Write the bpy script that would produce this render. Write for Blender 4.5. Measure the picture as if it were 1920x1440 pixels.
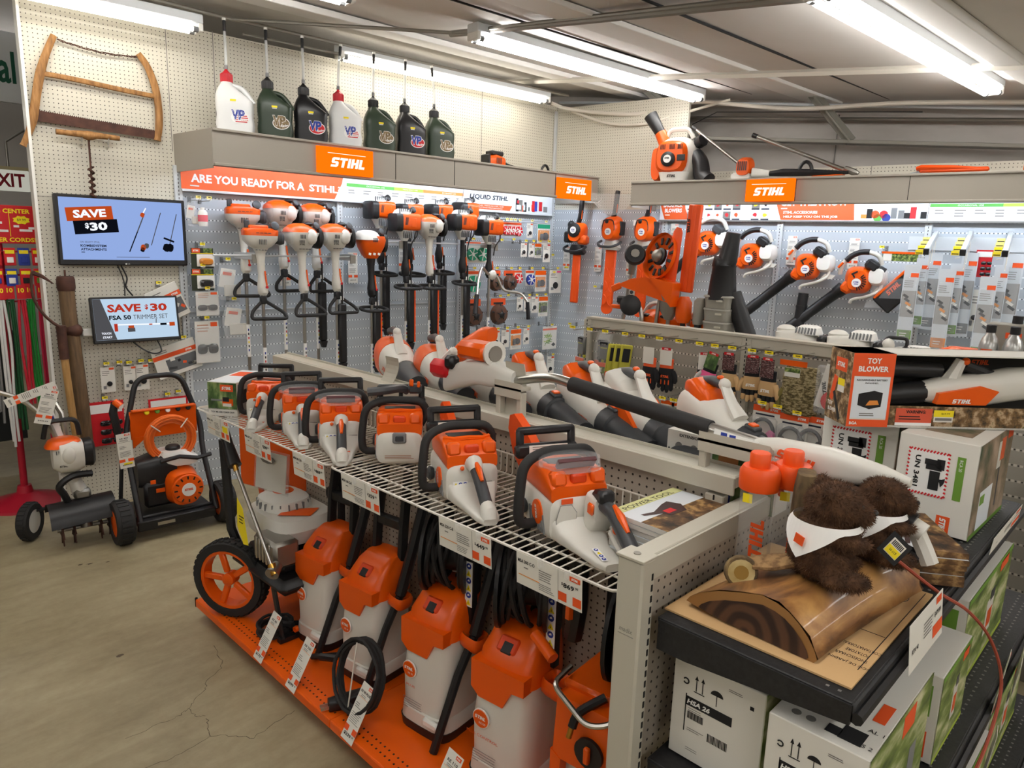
import bpy,bmesh,math,random
from math import sin,cos,pi,radians,sqrt
from mathutils import Vector,Matrix,Euler
random.seed(7)
for _o in list(bpy.data.objects):
    bpy.data.objects.remove(_o,do_unlink=True)
SC=bpy.context.scene
COL=SC.collection

# ------------------------------------------------------------------ camera, world, exposure
EYE=1.84
PITCH,ROLL,AZ=radians(11.145),radians(-1.726),radians(44.23)
cam_d=bpy.data.cameras.new('camera')
cam_d.sensor_fit='HORIZONTAL'
cam_d.sensor_width=36.0
cam_d.lens=36.0*1328.0/1920.0
cam_d.clip_start=0.05
cam_o=bpy.data.objects.new('camera',cam_d)
COL.objects.link(cam_o)
# +X runs along the end of the saw gondola, +Y along its length; the camera looks between the two
_f=Vector((sin(AZ)*0+1,0,0))
_xa=Vector((sin(AZ),cos(AZ),0));_ya=Vector((-cos(AZ),sin(AZ),0))
def _tow(v):
    v=Vector(v);return Vector((v.dot(_xa),v.dot(_ya),v.z))
_fw=Vector((0,cos(PITCH),-sin(PITCH)));_rt=Vector((1,0,0));_dn=_fw.cross(_rt)
_R=cos(ROLL)*_rt+sin(ROLL)*_dn
_D=-sin(ROLL)*_rt+cos(ROLL)*_dn
_R,_D,_fw=_tow(_R),_tow(_D),_tow(_fw)
_m=Matrix((_R,-_D,-_fw)).transposed().to_4x4()
_m.translation=Vector((0,0,EYE))
cam_o.matrix_world=_m
SC.camera=cam_o

SC.view_settings.view_transform='Standard'
SC.view_settings.look='None'
SC.view_settings.gamma=1.0
SC.view_settings.use_curve_mapping=False
SC.view_settings.exposure=0.28
SC.cycles.max_bounces=7
SC.cycles.diffuse_bounces=4
SC.cycles.glossy_bounces=3
SC.cycles.transmission_bounces=6
SC.cycles.transparent_max_bounces=12
SC.cycles.caustics_reflective=False
SC.cycles.caustics_refractive=False
SC.cycles.sample_clamp_indirect=6.0
TUBE_POWER=27.0       # emission of the fluorescent tubes
STRIP_POWER=50.0      # emission of the lamps behind the header fascias

world=bpy.data.worlds.new('world')
SC.world=world
world.use_nodes=True
world.node_tree.nodes['Background'].inputs[0].default_value=(0.62,0.68,0.78,1)
world.node_tree.nodes['Background'].inputs[1].default_value=0.12

# ------------------------------------------------------------------ materials
def lin(c):
    r=[]
    for v in c[:3]:
        v=v/255.0
        r.append(v/12.92 if v<=0.04045 else ((v+0.055)/1.055)**2.4)
    return (r[0],r[1],r[2],1.0)
MATS={}
def mat(name,rgb,rough=0.5,metal=0.0,spec=0.5,coat=0.0,alpha=1.0,trans=0.0,ior=1.45,emit=0.0):
    if name in MATS:
        return MATS[name]
    m=bpy.data.materials.new(name)
    m.use_nodes=True
    b=m.node_tree.nodes['Principled BSDF']
    c=lin(rgb)
    b.inputs['Base Color'].default_value=c
    b.inputs['Roughness'].default_value=rough
    b.inputs['Metallic'].default_value=metal
    b.inputs['Specular IOR Level'].default_value=spec
    b.inputs['Coat Weight'].default_value=coat
    b.inputs['Transmission Weight'].default_value=trans
    b.inputs['IOR'].default_value=ior
    b.inputs['Alpha'].default_value=alpha
    if emit:
        b.inputs['Emission Color'].default_value=c
        b.inputs['Emission Strength'].default_value=emit
    m.diffuse_color=c
    MATS[name]=m
    return m
class NT:
    """small helper for node trees"""
    def __init__(s,m):
        s.t=m.node_tree;s.n=s.t.nodes;s.b=s.n['Principled BSDF']
    def new(s,kind,**kw):
        n=s.n.new(kind)
        for k,v in kw.items():
            setattr(n,k,v)
        return n
    def link(s,a,b):
        s.t.links.new(a,b)
    def math(s,op,a,b=None,c=None):
        n=s.n.new('ShaderNodeMath');n.operation=op
        for i,v in enumerate((a,b,c)):
            if v is None:continue
            if isinstance(v,(int,float)):n.inputs[i].default_value=v
            else:s.link(v,n.inputs[i])
        return n.outputs[0]
    def mix(s,fac,a,b):
        n=s.n.new('ShaderNodeMix');n.data_type='RGBA'
        if isinstance(fac,(int,float)):n.inputs[0].default_value=fac
        else:s.link(fac,n.inputs[0])
        for i,v in ((6,a),(7,b)):
            if isinstance(v,tuple):n.inputs[i].default_value=v
            else:s.link(v,n.inputs[i])
        return n.outputs[2]
    def coords(s):
        return s.n.new('ShaderNodeTexCoord').outputs['Object']
    def noise(s,vec,scale,detail=3,rough=0.55,dist=0.0):
        n=s.n.new('ShaderNodeTexNoise')
        n.inputs['Scale'].default_value=scale;n.inputs['Detail'].default_value=detail
        n.inputs['Roughness'].default_value=rough;n.inputs['Distortion'].default_value=dist
        if vec is not None:s.link(vec,n.inputs['Vector'])
        return n.outputs['Fac']
    def ramp(s,fac,stops):
        n=s.n.new('ShaderNodeValToRGB')
        e=n.color_ramp.elements
        while len(e)>len(stops):e.remove(e[-1])
        while len(e)<len(stops):e.new(0.5)
        for el,(p,c) in zip(e,stops):
            el.position=p;el.color=lin(c)
        s.link(fac,n.inputs[0])
        return n.outputs[0]
    def scale(s,vec,xyz):
        n=s.n.new('ShaderNodeVectorMath');n.operation='MULTIPLY'
        s.link(vec,n.inputs[0]);n.inputs[1].default_value=xyz
        return n.outputs[0]
    def bump(s,h,strength=0.3,dist=0.01):
        n=s.n.new('ShaderNodeBump');n.inputs['Strength'].default_value=strength
        n.inputs['Distance'].default_value=dist
        s.link(h,n.inputs['Height']);s.link(n.outputs[0],s.b.inputs['Normal'])
def peg_mat(name,base,hole,pu=0.0254,pz=0.0254,r=0.0031,band=None,bandh=0.006,rough=0.5,axis='x'):
    m=mat(name,base,rough)
    t=NT(m)
    sep=t.new('ShaderNodeSeparateXYZ');t.link(t.coords(),sep.inputs[0])
    x=sep.outputs[0] if axis=='x' else sep.outputs[1];z=sep.outputs[2]
    fx=t.math('MULTIPLY',t.math('SUBTRACT',t.math('FRACT',t.math('DIVIDE',x,pu)),0.5),pu)
    fz=t.math('MULTIPLY',t.math('SUBTRACT',t.math('FRACT',t.math('DIVIDE',z,pz)),0.5),pz)
    d=t.math('SQRT',t.math('ADD',t.math('MULTIPLY',fx,fx),t.math('MULTIPLY',fz,fz)))
    hole_f=t.math('LESS_THAN',d,r)
    c=lin(base)
    if band:
        bf=t.math('LESS_THAN',t.math('ABSOLUTE',fz),bandh)
        xf=t.math('GREATER_THAN',t.math('ABSOLUTE',fx),pu*0.24)
        c=t.mix(t.math('MULTIPLY',bf,xf),c,lin(band))
    c=t.mix(hole_f,c,lin(hole))
    t.link(c,t.b.inputs['Base Color'])
    return m
def noise_mat(name,stops,scale=6,stretch=(1,1,1),rough=0.6,bump=0.0,detail=4,dist=0.0,metal=0.0,coat=0.0):
    m=mat(name,stops[0][1],rough,metal,coat=coat)
    t=NT(m)
    v=t.scale(t.coords(),stretch)
    f=t.noise(v,scale,detail,dist=dist)
    t.link(t.ramp(f,stops),t.b.inputs['Base Color'])
    if bump:t.bump(f,bump)
    return m
def emit_mat(name,rgb,strength):
    m=bpy.data.materials.new(name);m.use_nodes=True
    n=m.node_tree.nodes;n.clear()
    e=n.new('ShaderNodeEmission');o=n.new('ShaderNodeOutputMaterial')
    e.inputs[0].default_value=lin(rgb);e.inputs[1].default_value=strength
    m.node_tree.links.new(e.outputs[0],o.inputs[0])
    MATS[name]=m
    return m
ORANGE=mat('orange_plastic',(226,88,6),0.32)
ORANGE2=mat('orange_scabbard',(228,80,18),0.4)
WHITEP=mat('light_grey_plastic',(214,212,204),0.38)
WHITE2=mat('white_plastic',(235,235,230),0.35)
GREYP=mat('grey_plastic',(120,122,124),0.5)
DARKG=mat('dark_grey_plastic',(58,60,63),0.45)
BLACK=mat('black_plastic',(26,26,28),0.42)
RUBBER=mat('black_rubber',(34,33,33),0.72)
CHROME=mat('brushed_metal',(190,188,182),0.28,1.0)
STEEL=mat('cast_metal',(150,147,140),0.45,0.9)
BRASS=mat('brass',(196,150,70),0.3,1.0)
CARD=mat('white_card',(226,224,216),0.7)
INK=mat('black_print',(24,24,26),0.7)
INKG=mat('grey_print',(120,118,114),0.7)
PORANGE=mat('orange_print',(228,84,30),0.6)
PWHITE=mat('white_print',(242,242,240),0.6)
YELLOW=mat('yellow_tag',(246,224,30),0.6)
REDP=mat('red_print',(200,24,34),0.55)
BLUEP=mat('blue_print',(36,58,150),0.6)
GREENP=mat('green_print',(104,146,52),0.6)
PAINTW=mat('beige_painted_steel',(186,182,168),0.45)
PAINTG=mat('grey_painted_steel',(140,137,128),0.5)
PAINTB=mat('white_painted_steel',(205,210,214),0.42)
WIRE=mat('white_wire',(222,218,208),0.4)
CLEARBAG=mat('clear_bag',(236,240,244),0.18,alpha=0.16,spec=0.8)
CLEARP=mat('clear_plastic',(240,244,246),0.08,alpha=0.14,spec=0.9)
PINK=mat('pink_fabric',(236,96,150),0.85)
TUBE_ON=emit_mat('lit_tube',(255,251,246),TUBE_POWER)
TUBE_DIM=emit_mat('lit_dim_tube',(255,246,230),TUBE_POWER*0.5)  # wall tubes dimmed so the pegboard beside them does not overexpose
STRIP_ON=emit_mat('lit_strip',(232,242,255),STRIP_POWER)

# ------------------------------------------------------------------ mesh builder
def rmat(a=None,b=None):
    return Matrix.Identity(4)
def frame(origin,rz=0.0,rx=0.0,ry=0.0):
    return Matrix.Translation(Vector(origin))@Euler((rx,ry,rz),'XYZ').to_matrix().to_4x4()
_TXT={}
def text_geo(s,bold=0.0,shear=0.0,spacing=1.0):
    k=(s,bold,shear,spacing)
    if k in _TXT:return _TXT[k]
    cu=bpy.data.curves.new('t','FONT')
    cu.body=s;cu.size=1.0;cu.offset=bold;cu.shear=shear;cu.resolution_u=2
    cu.space_character=spacing;cu.space_line=1.0
    ob=bpy.data.objects.new('t',cu)
    me=bpy.data.meshes.new_from_object(ob)
    vs=[v.co.copy() for v in me.vertices];fs=[tuple(p.vertices) for p in me.polygons]
    bpy.data.objects.remove(ob);bpy.data.meshes.remove(me);bpy.data.curves.remove(cu)
    if vs:
        x0=min(v.x for v in vs);x1=max(v.x for v in vs)
        y0=min(v.y for v in vs);y1=max(v.y for v in vs)
        vs=[((v.x-x0),(v.y-y0)) for v in vs]
        _TXT[k]=(vs,fs,x1-x0,y1-y0)
    else:
        _TXT[k]=([],[],1,1)
    return _TXT[k]
_LG=[[(0,0),(56,0),(70,14),(70,48),(60,60),(26,60),(26,76),(72,76),(72,100),(14,100),(0,86),(0,50),(10,38),(44,38),(44,24),(0,24)],
       [(24,0),(50,0),(50,76),(74,76),(74,100),(0,100),(0,76),(24,76)],
       [(0,0),(26,0),(26,100),(0,100)],
       [(0,0),(26,0),(26,38),(46,38),(46,0),(72,0),(72,100),(46,100),(46,62),(26,62),(26,100),(0,100)],
       [(0,0),(60,0),(60,24),(26,24),(26,100),(0,100)]]
def logo_geo():
    vs,fs=[],[];x=0
    for g in _LG:
        b=len(vs)
        for px,py in g:vs.append(((x+px)/100+py/100*0.22,py/100))
        fs.append(tuple(range(b,len(vs))))
        x+=max(p[0] for p in g)+8
    return vs,fs,(x-8)/100+0.2,1.0
class MB:
    def __init__(s,T=None):
        s.v=[];s.f=[];s.mi=[];s.mats=[];s.T=T or Matrix.Identity(4)
    def _m(s,m):
        if m not in s.mats:s.mats.append(m)
        return s.mats.index(m)
    def add(s,vs,fs,m):
        b=len(s.v);T=s.T
        s.v.extend([T@Vector(v) for v in vs])
        k=s._m(m)
        for f in fs:
            s.f.append([b+i for i in f]);s.mi.append(k)
        return s
    def box(s,c,d,m,ch=0.0,R=None):
        hx,hy,hz=d[0]/2,d[1]/2,d[2]/2
        c=Vector(c)
        M=R if R is not None else Matrix.Identity(3)
        if ch<=0:
            vs=[c+M@Vector((x*hx,y*hy,z*hz)) for x in (-1,1) for y in (-1,1) for z in (-1,1)]
            fs=[(0,1,3,2),(4,6,7,5),(0,4,5,1),(2,3,7,6),(0,2,6,4),(1,5,7,3)]
            return s.add(vs,fs,m)
        ch=min(ch,hx*.98,hy*.98,hz*.98)
        h=(hx,hy,hz);vs=[];idx={}
        for x in (-1,1):
            for y in (-1,1):
                for z in (-1,1):
                    sg=(x,y,z)
                    for a in range(3):
                        p=[sg[i]*(h[i] if i==a else h[i]-ch) for i in range(3)]
                        idx[(sg,a)]=len(vs);vs.append(c+M@Vector(p))
        fs=[]
        for a in range(3):
            b,e=(a+1)%3,(a+2)%3
            for sa in (-1,1):
                q=[]
                for sb,se in ((-1,-1),(1,-1),(1,1),(-1,1)):
                    g=[0,0,0];g[a]=sa;g[b]=sb;g[e]=se
                    q.append(idx[(tuple(g),a)])
                fs.append(q)
            for sb in (-1,1):
                for se in (-1,1):
                    g0=[0,0,0];g1=[0,0,0]
                    g0[a]=-1;g1[a]=1
                    for g in (g0,g1):g[b]=sb;g[e]=se
                    g0,g1=tuple(g0),tuple(g1)
                    fs.append([idx[(g0,b)],idx[(g1,b)],idx[(g1,e)],idx[(g0,e)]])
        for x in (-1,1):
            for y in (-1,1):
                for z in (-1,1):
                    fs.append([idx[((x,y,z),a)] for a in range(3)])
        return s.add(vs,fs,m)
    def prism(s,poly,h,m,T=None,z0=0.0):
        """polygon in local XY extruded from z0 to z0+h"""
        T=T or Matrix.Identity(4);n=len(poly)
        vs=[T@Vector((p[0],p[1],z0)) for p in poly]+[T@Vector((p[0],p[1],z0+h)) for p in poly]
        fs=[tuple(range(n-1,-1,-1)),tuple(range(n,2*n))]+[(i,(i+1)%n,n+(i+1)%n,n+i) for i in range(n)]
        return s.add(vs,fs,m)
    def xz(s,poly,y0,y1,m):
        """polygon in XZ extruded along Y"""
        n=len(poly)
        vs=[(p[0],y0,p[1]) for p in poly]+[(p[0],y1,p[1]) for p in poly]
        fs=[tuple(range(n)),tuple(range(2*n-1,n-1,-1))]+[(i,n+i,n+(i+1)%n,(i+1)%n) for i in range(n)]
        return s.add(vs,fs,m)
    def yz(s,poly,x0,x1,m):
        n=len(poly)
        vs=[(x0,p[0],p[1]) for p in poly]+[(x1,p[0],p[1]) for p in poly]
        fs=[tuple(range(n)),tuple(range(2*n-1,n-1,-1))]+[(i,n+i,n+(i+1)%n,(i+1)%n) for i in range(n)]
        return s.add(vs,fs,m)
    def cyl(s,p0,p1,r0,m,r1=None,n=14,caps=True):
        return s.tube([p0,p1],r0,m,n,radii=[r0,r0 if r1 is None else r1],caps=caps)
    def tube(s,pts,r,m,n=8,closed=False,radii=None,caps=True,flat=1.0,up=None):
        P=[Vector(p) for p in pts];k=len(P);vs=[];fs=[]
        def tan(i):
            if closed:a,b=P[(i-1)%k],P[(i+1)%k]
            else:a,b=P[max(i-1,0)],P[min(i+1,k-1)]
            d=b-a
            return d.normalized() if d.length>1e-9 else Vector((0,0,1))
        t0=tan(0)
        u=Vector(up) if up else (Vector((0,0,1)) if abs(t0.z)<0.9 else Vector((1,0,0)))
        u=(u-t0*u.dot(t0)).normalized()
        for i in range(k):
            t=tan(i)
            u=u-t*u.dot(t)
            u=u.normalized() if u.length>1e-6 else t.orthogonal().normalized()
            w=t.cross(u);rr=radii[i] if radii else r
            for j in range(n):
                a=2*pi*j/n
                vs.append(P[i]+u*(cos(a)*rr*flat)+w*(sin(a)*rr))
        for i in range(k if closed else k-1):
            i2=(i+1)%k
            for j in range(n):
                j2=(j+1)%n
                fs.append((i*n+j,i*n+j2,i2*n+j2,i2*n+j))
        if not closed and caps:
            fs.append(tuple(range(n-1,-1,-1)));fs.append(tuple(range((k-1)*n,k*n)))
        return s.add(vs,fs,m)
    def lathe(s,prof,m,o=(0,0,0),ax=(0,0,1),n=20,caps=True,ref=None):
        """profile of (radius, height along ax)"""
        ax=Vector(ax).normalized();u=Vector(ref).normalized() if ref else ax.orthogonal().normalized();w=ax.cross(u);o=Vector(o)
        vs=[];fs=[]
        for r,h in prof:
            for j in range(n):
                a=2*pi*j/n
                vs.append(o+ax*h+(u*cos(a)+w*sin(a))*max(r,1e-4))
        for i in range(len(prof)-1):
            for j in range(n):
                j2=(j+1)%n
                fs.append((i*n+j,i*n+j2,(i+1)*n+j2,(i+1)*n+j))
        if caps:
            fs.append(tuple(range(n-1,-1,-1)));fs.append(tuple(range((len(prof)-1)*n,len(prof)*n)))
        return s.add(vs,fs,m)
    def loft(s,secs,m,n=20,axis='x',caps=True):
        """secs: (pos, cy, cz, wy, wz, k) superellipse sections along axis"""
        vs=[];fs=[]
        for q in secs:
            p,cy,cz,wy,wz=q[:5];k=q[5] if len(q)>5 else 4
            for j in range(n):
                a=2*pi*(j+0.5)/n;ca,sa=cos(a),sin(a)
                y=cy+wy/2*math.copysign(abs(ca)**(2.0/k),ca)
                z=cz+wz/2*math.copysign(abs(sa)**(2.0/k),sa)
                vs.append((p,y,z) if axis=='x' else ((y,p,z) if axis=='y' else (y,z,p)))
        for i in range(len(secs)-1):
            for j in range(n):
                j2=(j+1)%n
                fs.append((i*n+j,i*n+j2,(i+1)*n+j2,(i+1)*n+j))
        if caps:
            fs.append(tuple(range(n-1,-1,-1)));fs.append(tuple(range((len(secs)-1)*n,len(secs)*n)))
        return s.add(vs,fs,m)
    def ball(s,c,r,m,n=12,k=7):
        r=r if hasattr(r,'__len__') else (r,r,r)
        vs=[];fs=[]
        for i in range(k+1):
            t=pi*i/k
            for j in range(n):
                a=2*pi*j/n
                vs.append((c[0]+r[0]*max(sin(t),1e-3)*cos(a),c[1]+r[1]*max(sin(t),1e-3)*sin(a),c[2]+r[2]*cos(t)))
        for i in range(k):
            for j in range(n):
                j2=(j+1)%n
                fs.append((i*n+j,(i+1)*n+j,(i+1)*n+j2,i*n+j2))
        return s.add(vs,fs,m)
    def quad(s,a,b,c,d,m):
        return s.add([a,b,c,d],[(0,1,2,3)],m)
    def text(s,st,m,o,xd,yd,h=None,w=None,bold=0.0,shear=0.0,center=True,logo=False,sq=1.0,spacing=1.0):
        """flat lettering at o (centre) spanned by xd, yd"""
        vs,fs,tw,th=logo_geo() if logo else text_geo(st,bold,shear,spacing)
        xd=Vector(xd).normalized();yd=Vector(yd).normalized();o=Vector(o)
        if h is None:k=w/tw
        else:k=h/th
        kx=w/tw if w is not None else k*sq
        ox,oy=(tw/2,th/2) if center else (0,0)
        return s.add([o+xd*((x-ox)*kx)+yd*((y-oy)*k) for x,y in vs],fs,m)
    def lines(s,m,o,xd,yd,w,n,pitch,t=0.003,seed=0,ragged=0.35):
        """rows of unreadable small print"""
        rnd=random.Random(seed);xd=Vector(xd).normalized();yd=Vector(yd).normalized();o=Vector(o)
        for i in range(n):
            l=w*(1-ragged*rnd.random())
            a=o-yd*(i*pitch)
            s.quad(a,a+xd*l,a+xd*l-yd*t,a-yd*t,m)
        return s
    def build(s,name,parent=None,loc=None,rot=None,smooth=True,angle=38):
        me=bpy.data.meshes.new(name)
        me.from_pydata([tuple(v) for v in s.v],[],s.f)
        for m in s.mats:me.materials.append(m)
        if s.mi:me.polygons.foreach_set('material_index',s.mi)
        bm=bmesh.new();bm.from_mesh(me)
        bmesh.ops.recalc_face_normals(bm,faces=bm.faces)
        bm.to_mesh(me);bm.free()
        if smooth:
            me.shade_smooth();me.set_sharp_from_angle(angle=radians(angle))
        me.update()
        o=bpy.data.objects.new(name,me);COL.objects.link(o)
        if parent is not None:o.parent=parent
        if loc is not None:o.location=loc
        if rot is not None:o.rotation_euler=rot
        return o
LOGO=True
def tag(o,label,cat,group=None,kind=None):
    if label:o['label']=label
    if cat:o['category']=cat
    if group:o['group']=group
    if kind:o['kind']=kind
    return o
def struct(o,label=None):
    o['kind']='structure'
    if label:o['label']=label
    return o
def thing(name,label,cat,loc=(0,0,0),rz=0.0,group=None,rx=0.0,ry=0.0):
    o=bpy.data.objects.new(name,None);COL.objects.link(o)
    o.empty_display_size=0.05
    o.location=loc;o.rotation_euler=(rx,ry,rz)
    return tag(o,label,cat,group)
def dup(root,loc,rz=None,label=None,group=None,rot=None):
    r=root.copy();COL.objects.link(r);r.location=loc
    if rz is not None:r.rotation_euler=(root.rotation_euler[0],root.rotation_euler[1],rz)
    if rot is not None:r.rotation_euler=rot
    if label:r['label']=label
    if group:r['group']=group
    for ch in list(root.children):
        c=ch.copy();COL.objects.link(c);c.parent=r
        for g in list(ch.children):
            d=g.copy();COL.objects.link(d);d.parent=c
    return r
def arc(c,r,a0,a1,n,ax='z',r2=None):
    r2=r if r2 is None else r2;out=[]
    for i in range(n+1):
        a=radians(a0+(a1-a0)*i/n);x,y=r*cos(a),r2*sin(a)
        out.append((c[0]+x,c[1]+y,c[2]) if ax=='z' else ((c[0]+x,c[1],c[2]+y) if ax=='y' else (c[0],c[1]+x,c[2]+y)))
    return out
def round_path(pts,r,n=5):
    """round the corners of a polyline"""
    P=[Vector(p) for p in pts];out=[P[0]]
    for i in range(1,len(P)-1):
        a=(P[i-1]-P[i]);b=(P[i+1]-P[i])
        rr=min(r,a.length*.48,b.length*.48)
        p0=P[i]+a.normalized()*rr;p1=P[i]+b.normalized()*rr
        for k in range(n+1):
            t=k/n
            out.append(p0*(1-t)**2+P[i]*2*t*(1-t)+p1*t*t)
    out.append(P[-1]);return out
def round_loop(pts,r,n=5):
    P=[Vector(p) for p in pts];out=[];k=len(P)
    for i in range(k):
        a=P[i-1]-P[i];b=P[(i+1)%k]-P[i]
        rr=min(r,a.length*.48,b.length*.48)
        p0=P[i]+a.normalized()*rr;p1=P[i]+b.normalized()*rr
        for j in range(n+1):
            t=j/n
            out.append(p0*(1-t)**2+P[i]*2*t*(1-t)+p1*t*t)
    return out
def spline(pts,n=6):
    P=[Vector(p) for p in pts];P=[P[0]]+P+[P[-1]];out=[]
    for i in range(1,len(P)-2):
        p0,p1,p2,p3=P[i-1],P[i],P[i+1],P[i+2]
        for k in range(n):
            t=k/n
            out.append(0.5*((2*p1)+(p2-p0)*t+(2*p0-5*p1+4*p2-p3)*t*t+(3*p1-p0-3*p2+p3)*t**3))
    out.append(P[-2]);return out
def orient(d,up=(0,0,1)):
    """3x3 with local X along d"""
    x=Vector(d).normalized();u=Vector(up)
    y=u.cross(x)
    y=y.normalized() if y.length>1e-6 else Vector((0,1,0))
    return Matrix((x,y,x.cross(y))).transposed()
ORD=['first','second','third','fourth','fifth','sixth','seventh','eighth','ninth','tenth','eleventh','twelfth','thirteenth','fourteenth','fifteenth','sixteenth']

# ------------------------------------------------------------------ the two display walls
OA=Vector((1.137,5.218,0));DA=Vector((0.99817,-0.06049,0));NA=Vector((-0.06049,-0.99817,0));RA=math.atan2(DA.y,DA.x)
OB=Vector((5.604,4.947,0));UB=Vector((0.1414,-0.98995,0));NB=Vector((-0.98995,-0.1414,0));RB=math.atan2(UB.y,UB.x)
def WA(u,d,z):return OA+DA*u+NA*d+Vector((0,0,z))
def WB(u,d,z):return OB+UB*u+NB*d+Vector((0,0,z))

# ================================================================== THE ROOM
PEG=peg_mat('pegboard_cream',(206,202,188),(58,52,44),r=0.0032)
DISP=peg_mat('display_panel_white',(182,190,198),(48,52,58),pu=0.0254,pz=0.0762,r=0.0034,band=(232,238,242),bandh=0.0055)
GPEG=peg_mat('gondola_pegboard',(172,163,150),(40,36,32),r=0.0036,axis='y')
GPEGX=peg_mat('gondola_end_pegboard',(172,163,150),(40,36,32),r=0.0036,axis='x')
GDISP=peg_mat('gondola_display_panel',(160,156,146),(40,38,36),pu=0.0254,pz=0.0762,r=0.0036,band=(208,204,194),bandh=0.006,axis='y')
SLOT=mat('slot_shadow',(22,22,24),0.8)
HEADER=mat('taupe_header',(152,146,136),0.5)
WALLP=mat('grey_wall_paint',(176,172,166),0.7)
CEILM=noise_mat('ceiling_panels',[(0.3,(206,202,198)),(0.7,(222,219,216))],0.8,rough=0.75)
CEILW=mat('ceiling_white_board',(232,231,229),0.7)

def make_floor():
    m=mat('sealed_concrete',(160,150,128),0.42)
    t=NT(m);co=t.coords()
    a=t.noise(co,0.9,6,0.6,0.4)
    b=t.noise(t.scale(co,(1.0,3.2,1)),3.2,7,0.62,0.3)
    c=t.noise(co,26,5,0.7)
    f=t.math('ADD',t.math('ADD',t.math('MULTIPLY',a,0.5),t.math('MULTIPLY',b,0.34)),t.math('MULTIPLY',c,0.16))
    t.link(t.ramp(f,[(0.30,(112,100,76)),(0.44,(142,130,102)),(0.56,(160,149,120)),(0.70,(180,170,141))]),t.b.inputs['Base Color'])
    t.link(t.math('ADD',t.math('MULTIPLY',b,0.25),0.3),t.b.inputs['Roughness'])
    t.bump(c,0.05,0.004)
    crack=mat('crack_line',(84,74,60),0.9)
    mb=MB()
    mb.box((3,3,-0.05),(22,22,0.1),m)
    rnd=random.Random(3)
    lines=[[(1.184,3.001),(1.153,2.858),(1.129,2.811),(1.047,2.758),(1.018,2.709),(0.961,2.667),(0.924,2.633),(0.888,2.612),(0.808,2.611),(0.686,2.613)],
             [(0.924,2.633),(0.925,2.565),(0.952,2.541)],[(0.95,2.52),(0.93,2.46),(0.919,2.414)],
             [(0.62,2.41),(0.715,2.398),(0.805,2.395),(0.919,2.414),(0.984,2.354),(1.034,2.296),(1.127,2.322),(1.219,2.335)]]
    for L in lines:
        P=[]
        for i in range(len(L)-1):
            for k in range(5):
                q=k/5
                P.append((L[i][0]*(1-q)+L[i+1][0]*q+rnd.uniform(-.006,.006),L[i][1]*(1-q)+L[i+1][1]*q+rnd.uniform(-.006,.006)))
        P.append(L[-1])
        for i in range(len(P)-1):
            a,b=Vector((*P[i],0.0006)),Vector((*P[i+1],0.0006))
            n=Vector((-(b-a).y,(b-a).x,0)).normalized()*rnd.uniform(.0006,.0014)
            mb.quad(a-n,b-n,b+n,a+n,crack)
    for x,y,r in ((1.02,4.28,.02),(1.1,4.24,.012),(0.98,4.3,.015),(0.62,2.3,.012),(0.85,3.2,.02)):
        mb.prism([(x+r*cos(a)*rnd.uniform(.5,1.2),y+r*.5*sin(a)*rnd.uniform(.5,1.2)) for a in [i*pi/5 for i in range(10)]],0.0006,crack)
    struct(mb.build('floor',smooth=False))
make_floor()

def ceil_z(y):return 2.838+0.1066*y
def make_ceiling():
    mb=MB()
    prof=[(-9,2.55),(-2.5,2.571),(9.0,ceil_z(9.0)),(14,ceil_z(9.0))]
    for (a,za),(b,zb) in zip(prof,prof[1:]):
        mb.add([(-8,a,za),(14,a,za),(14,b,zb),(-8,b,zb)],[(0,1,2,3)],CEILM)
        mb.add([(-8,a,za+.1),(14,a,za+.1),(14,b,zb+.1),(-8,b,zb+.1)],[(0,1,2,3)],CEILM)
    struct(mb.build('ceiling',smooth=False))
    # long boards and seams running beside the left wall, cross struts under them
    tilt=math.atan(0.1066)
    n=1
    for y,w,t,m in ((2.2,.012,.012,SLOT),(2.74,.26,.03,CEILW),(4.36,.22,.04,CEILW),(1.05,.14,.05,CEILW),(3.2,.012,.01,SLOT),(0.35,.3,.03,CEILW)):
        b=MB(frame((4.2,y,ceil_z(y)-t/2-.002),RA,0,0)@Euler((tilt,0,0)).to_matrix().to_4x4())
        b.box((0,0,0),(5.2 if y>2.5 else 6.4,w,t),m,.004 if t>.02 else 0)
        struct(b.build('trim_%d'%n,smooth=False));n+=1
    for x,y0,y1 in ((4.95,0.2,5.15),(3.32,0.6,3.9)):
        b=MB()
        m=WIRE if x>4 else STEEL
        b.tube([(x,y0,ceil_z(y0)-.045),(x,y1,ceil_z(y1)-.045)],.022,m,4 if x>4 else 8)
        struct(b.build('trim_%d'%n));n+=1
make_ceiling()

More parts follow.
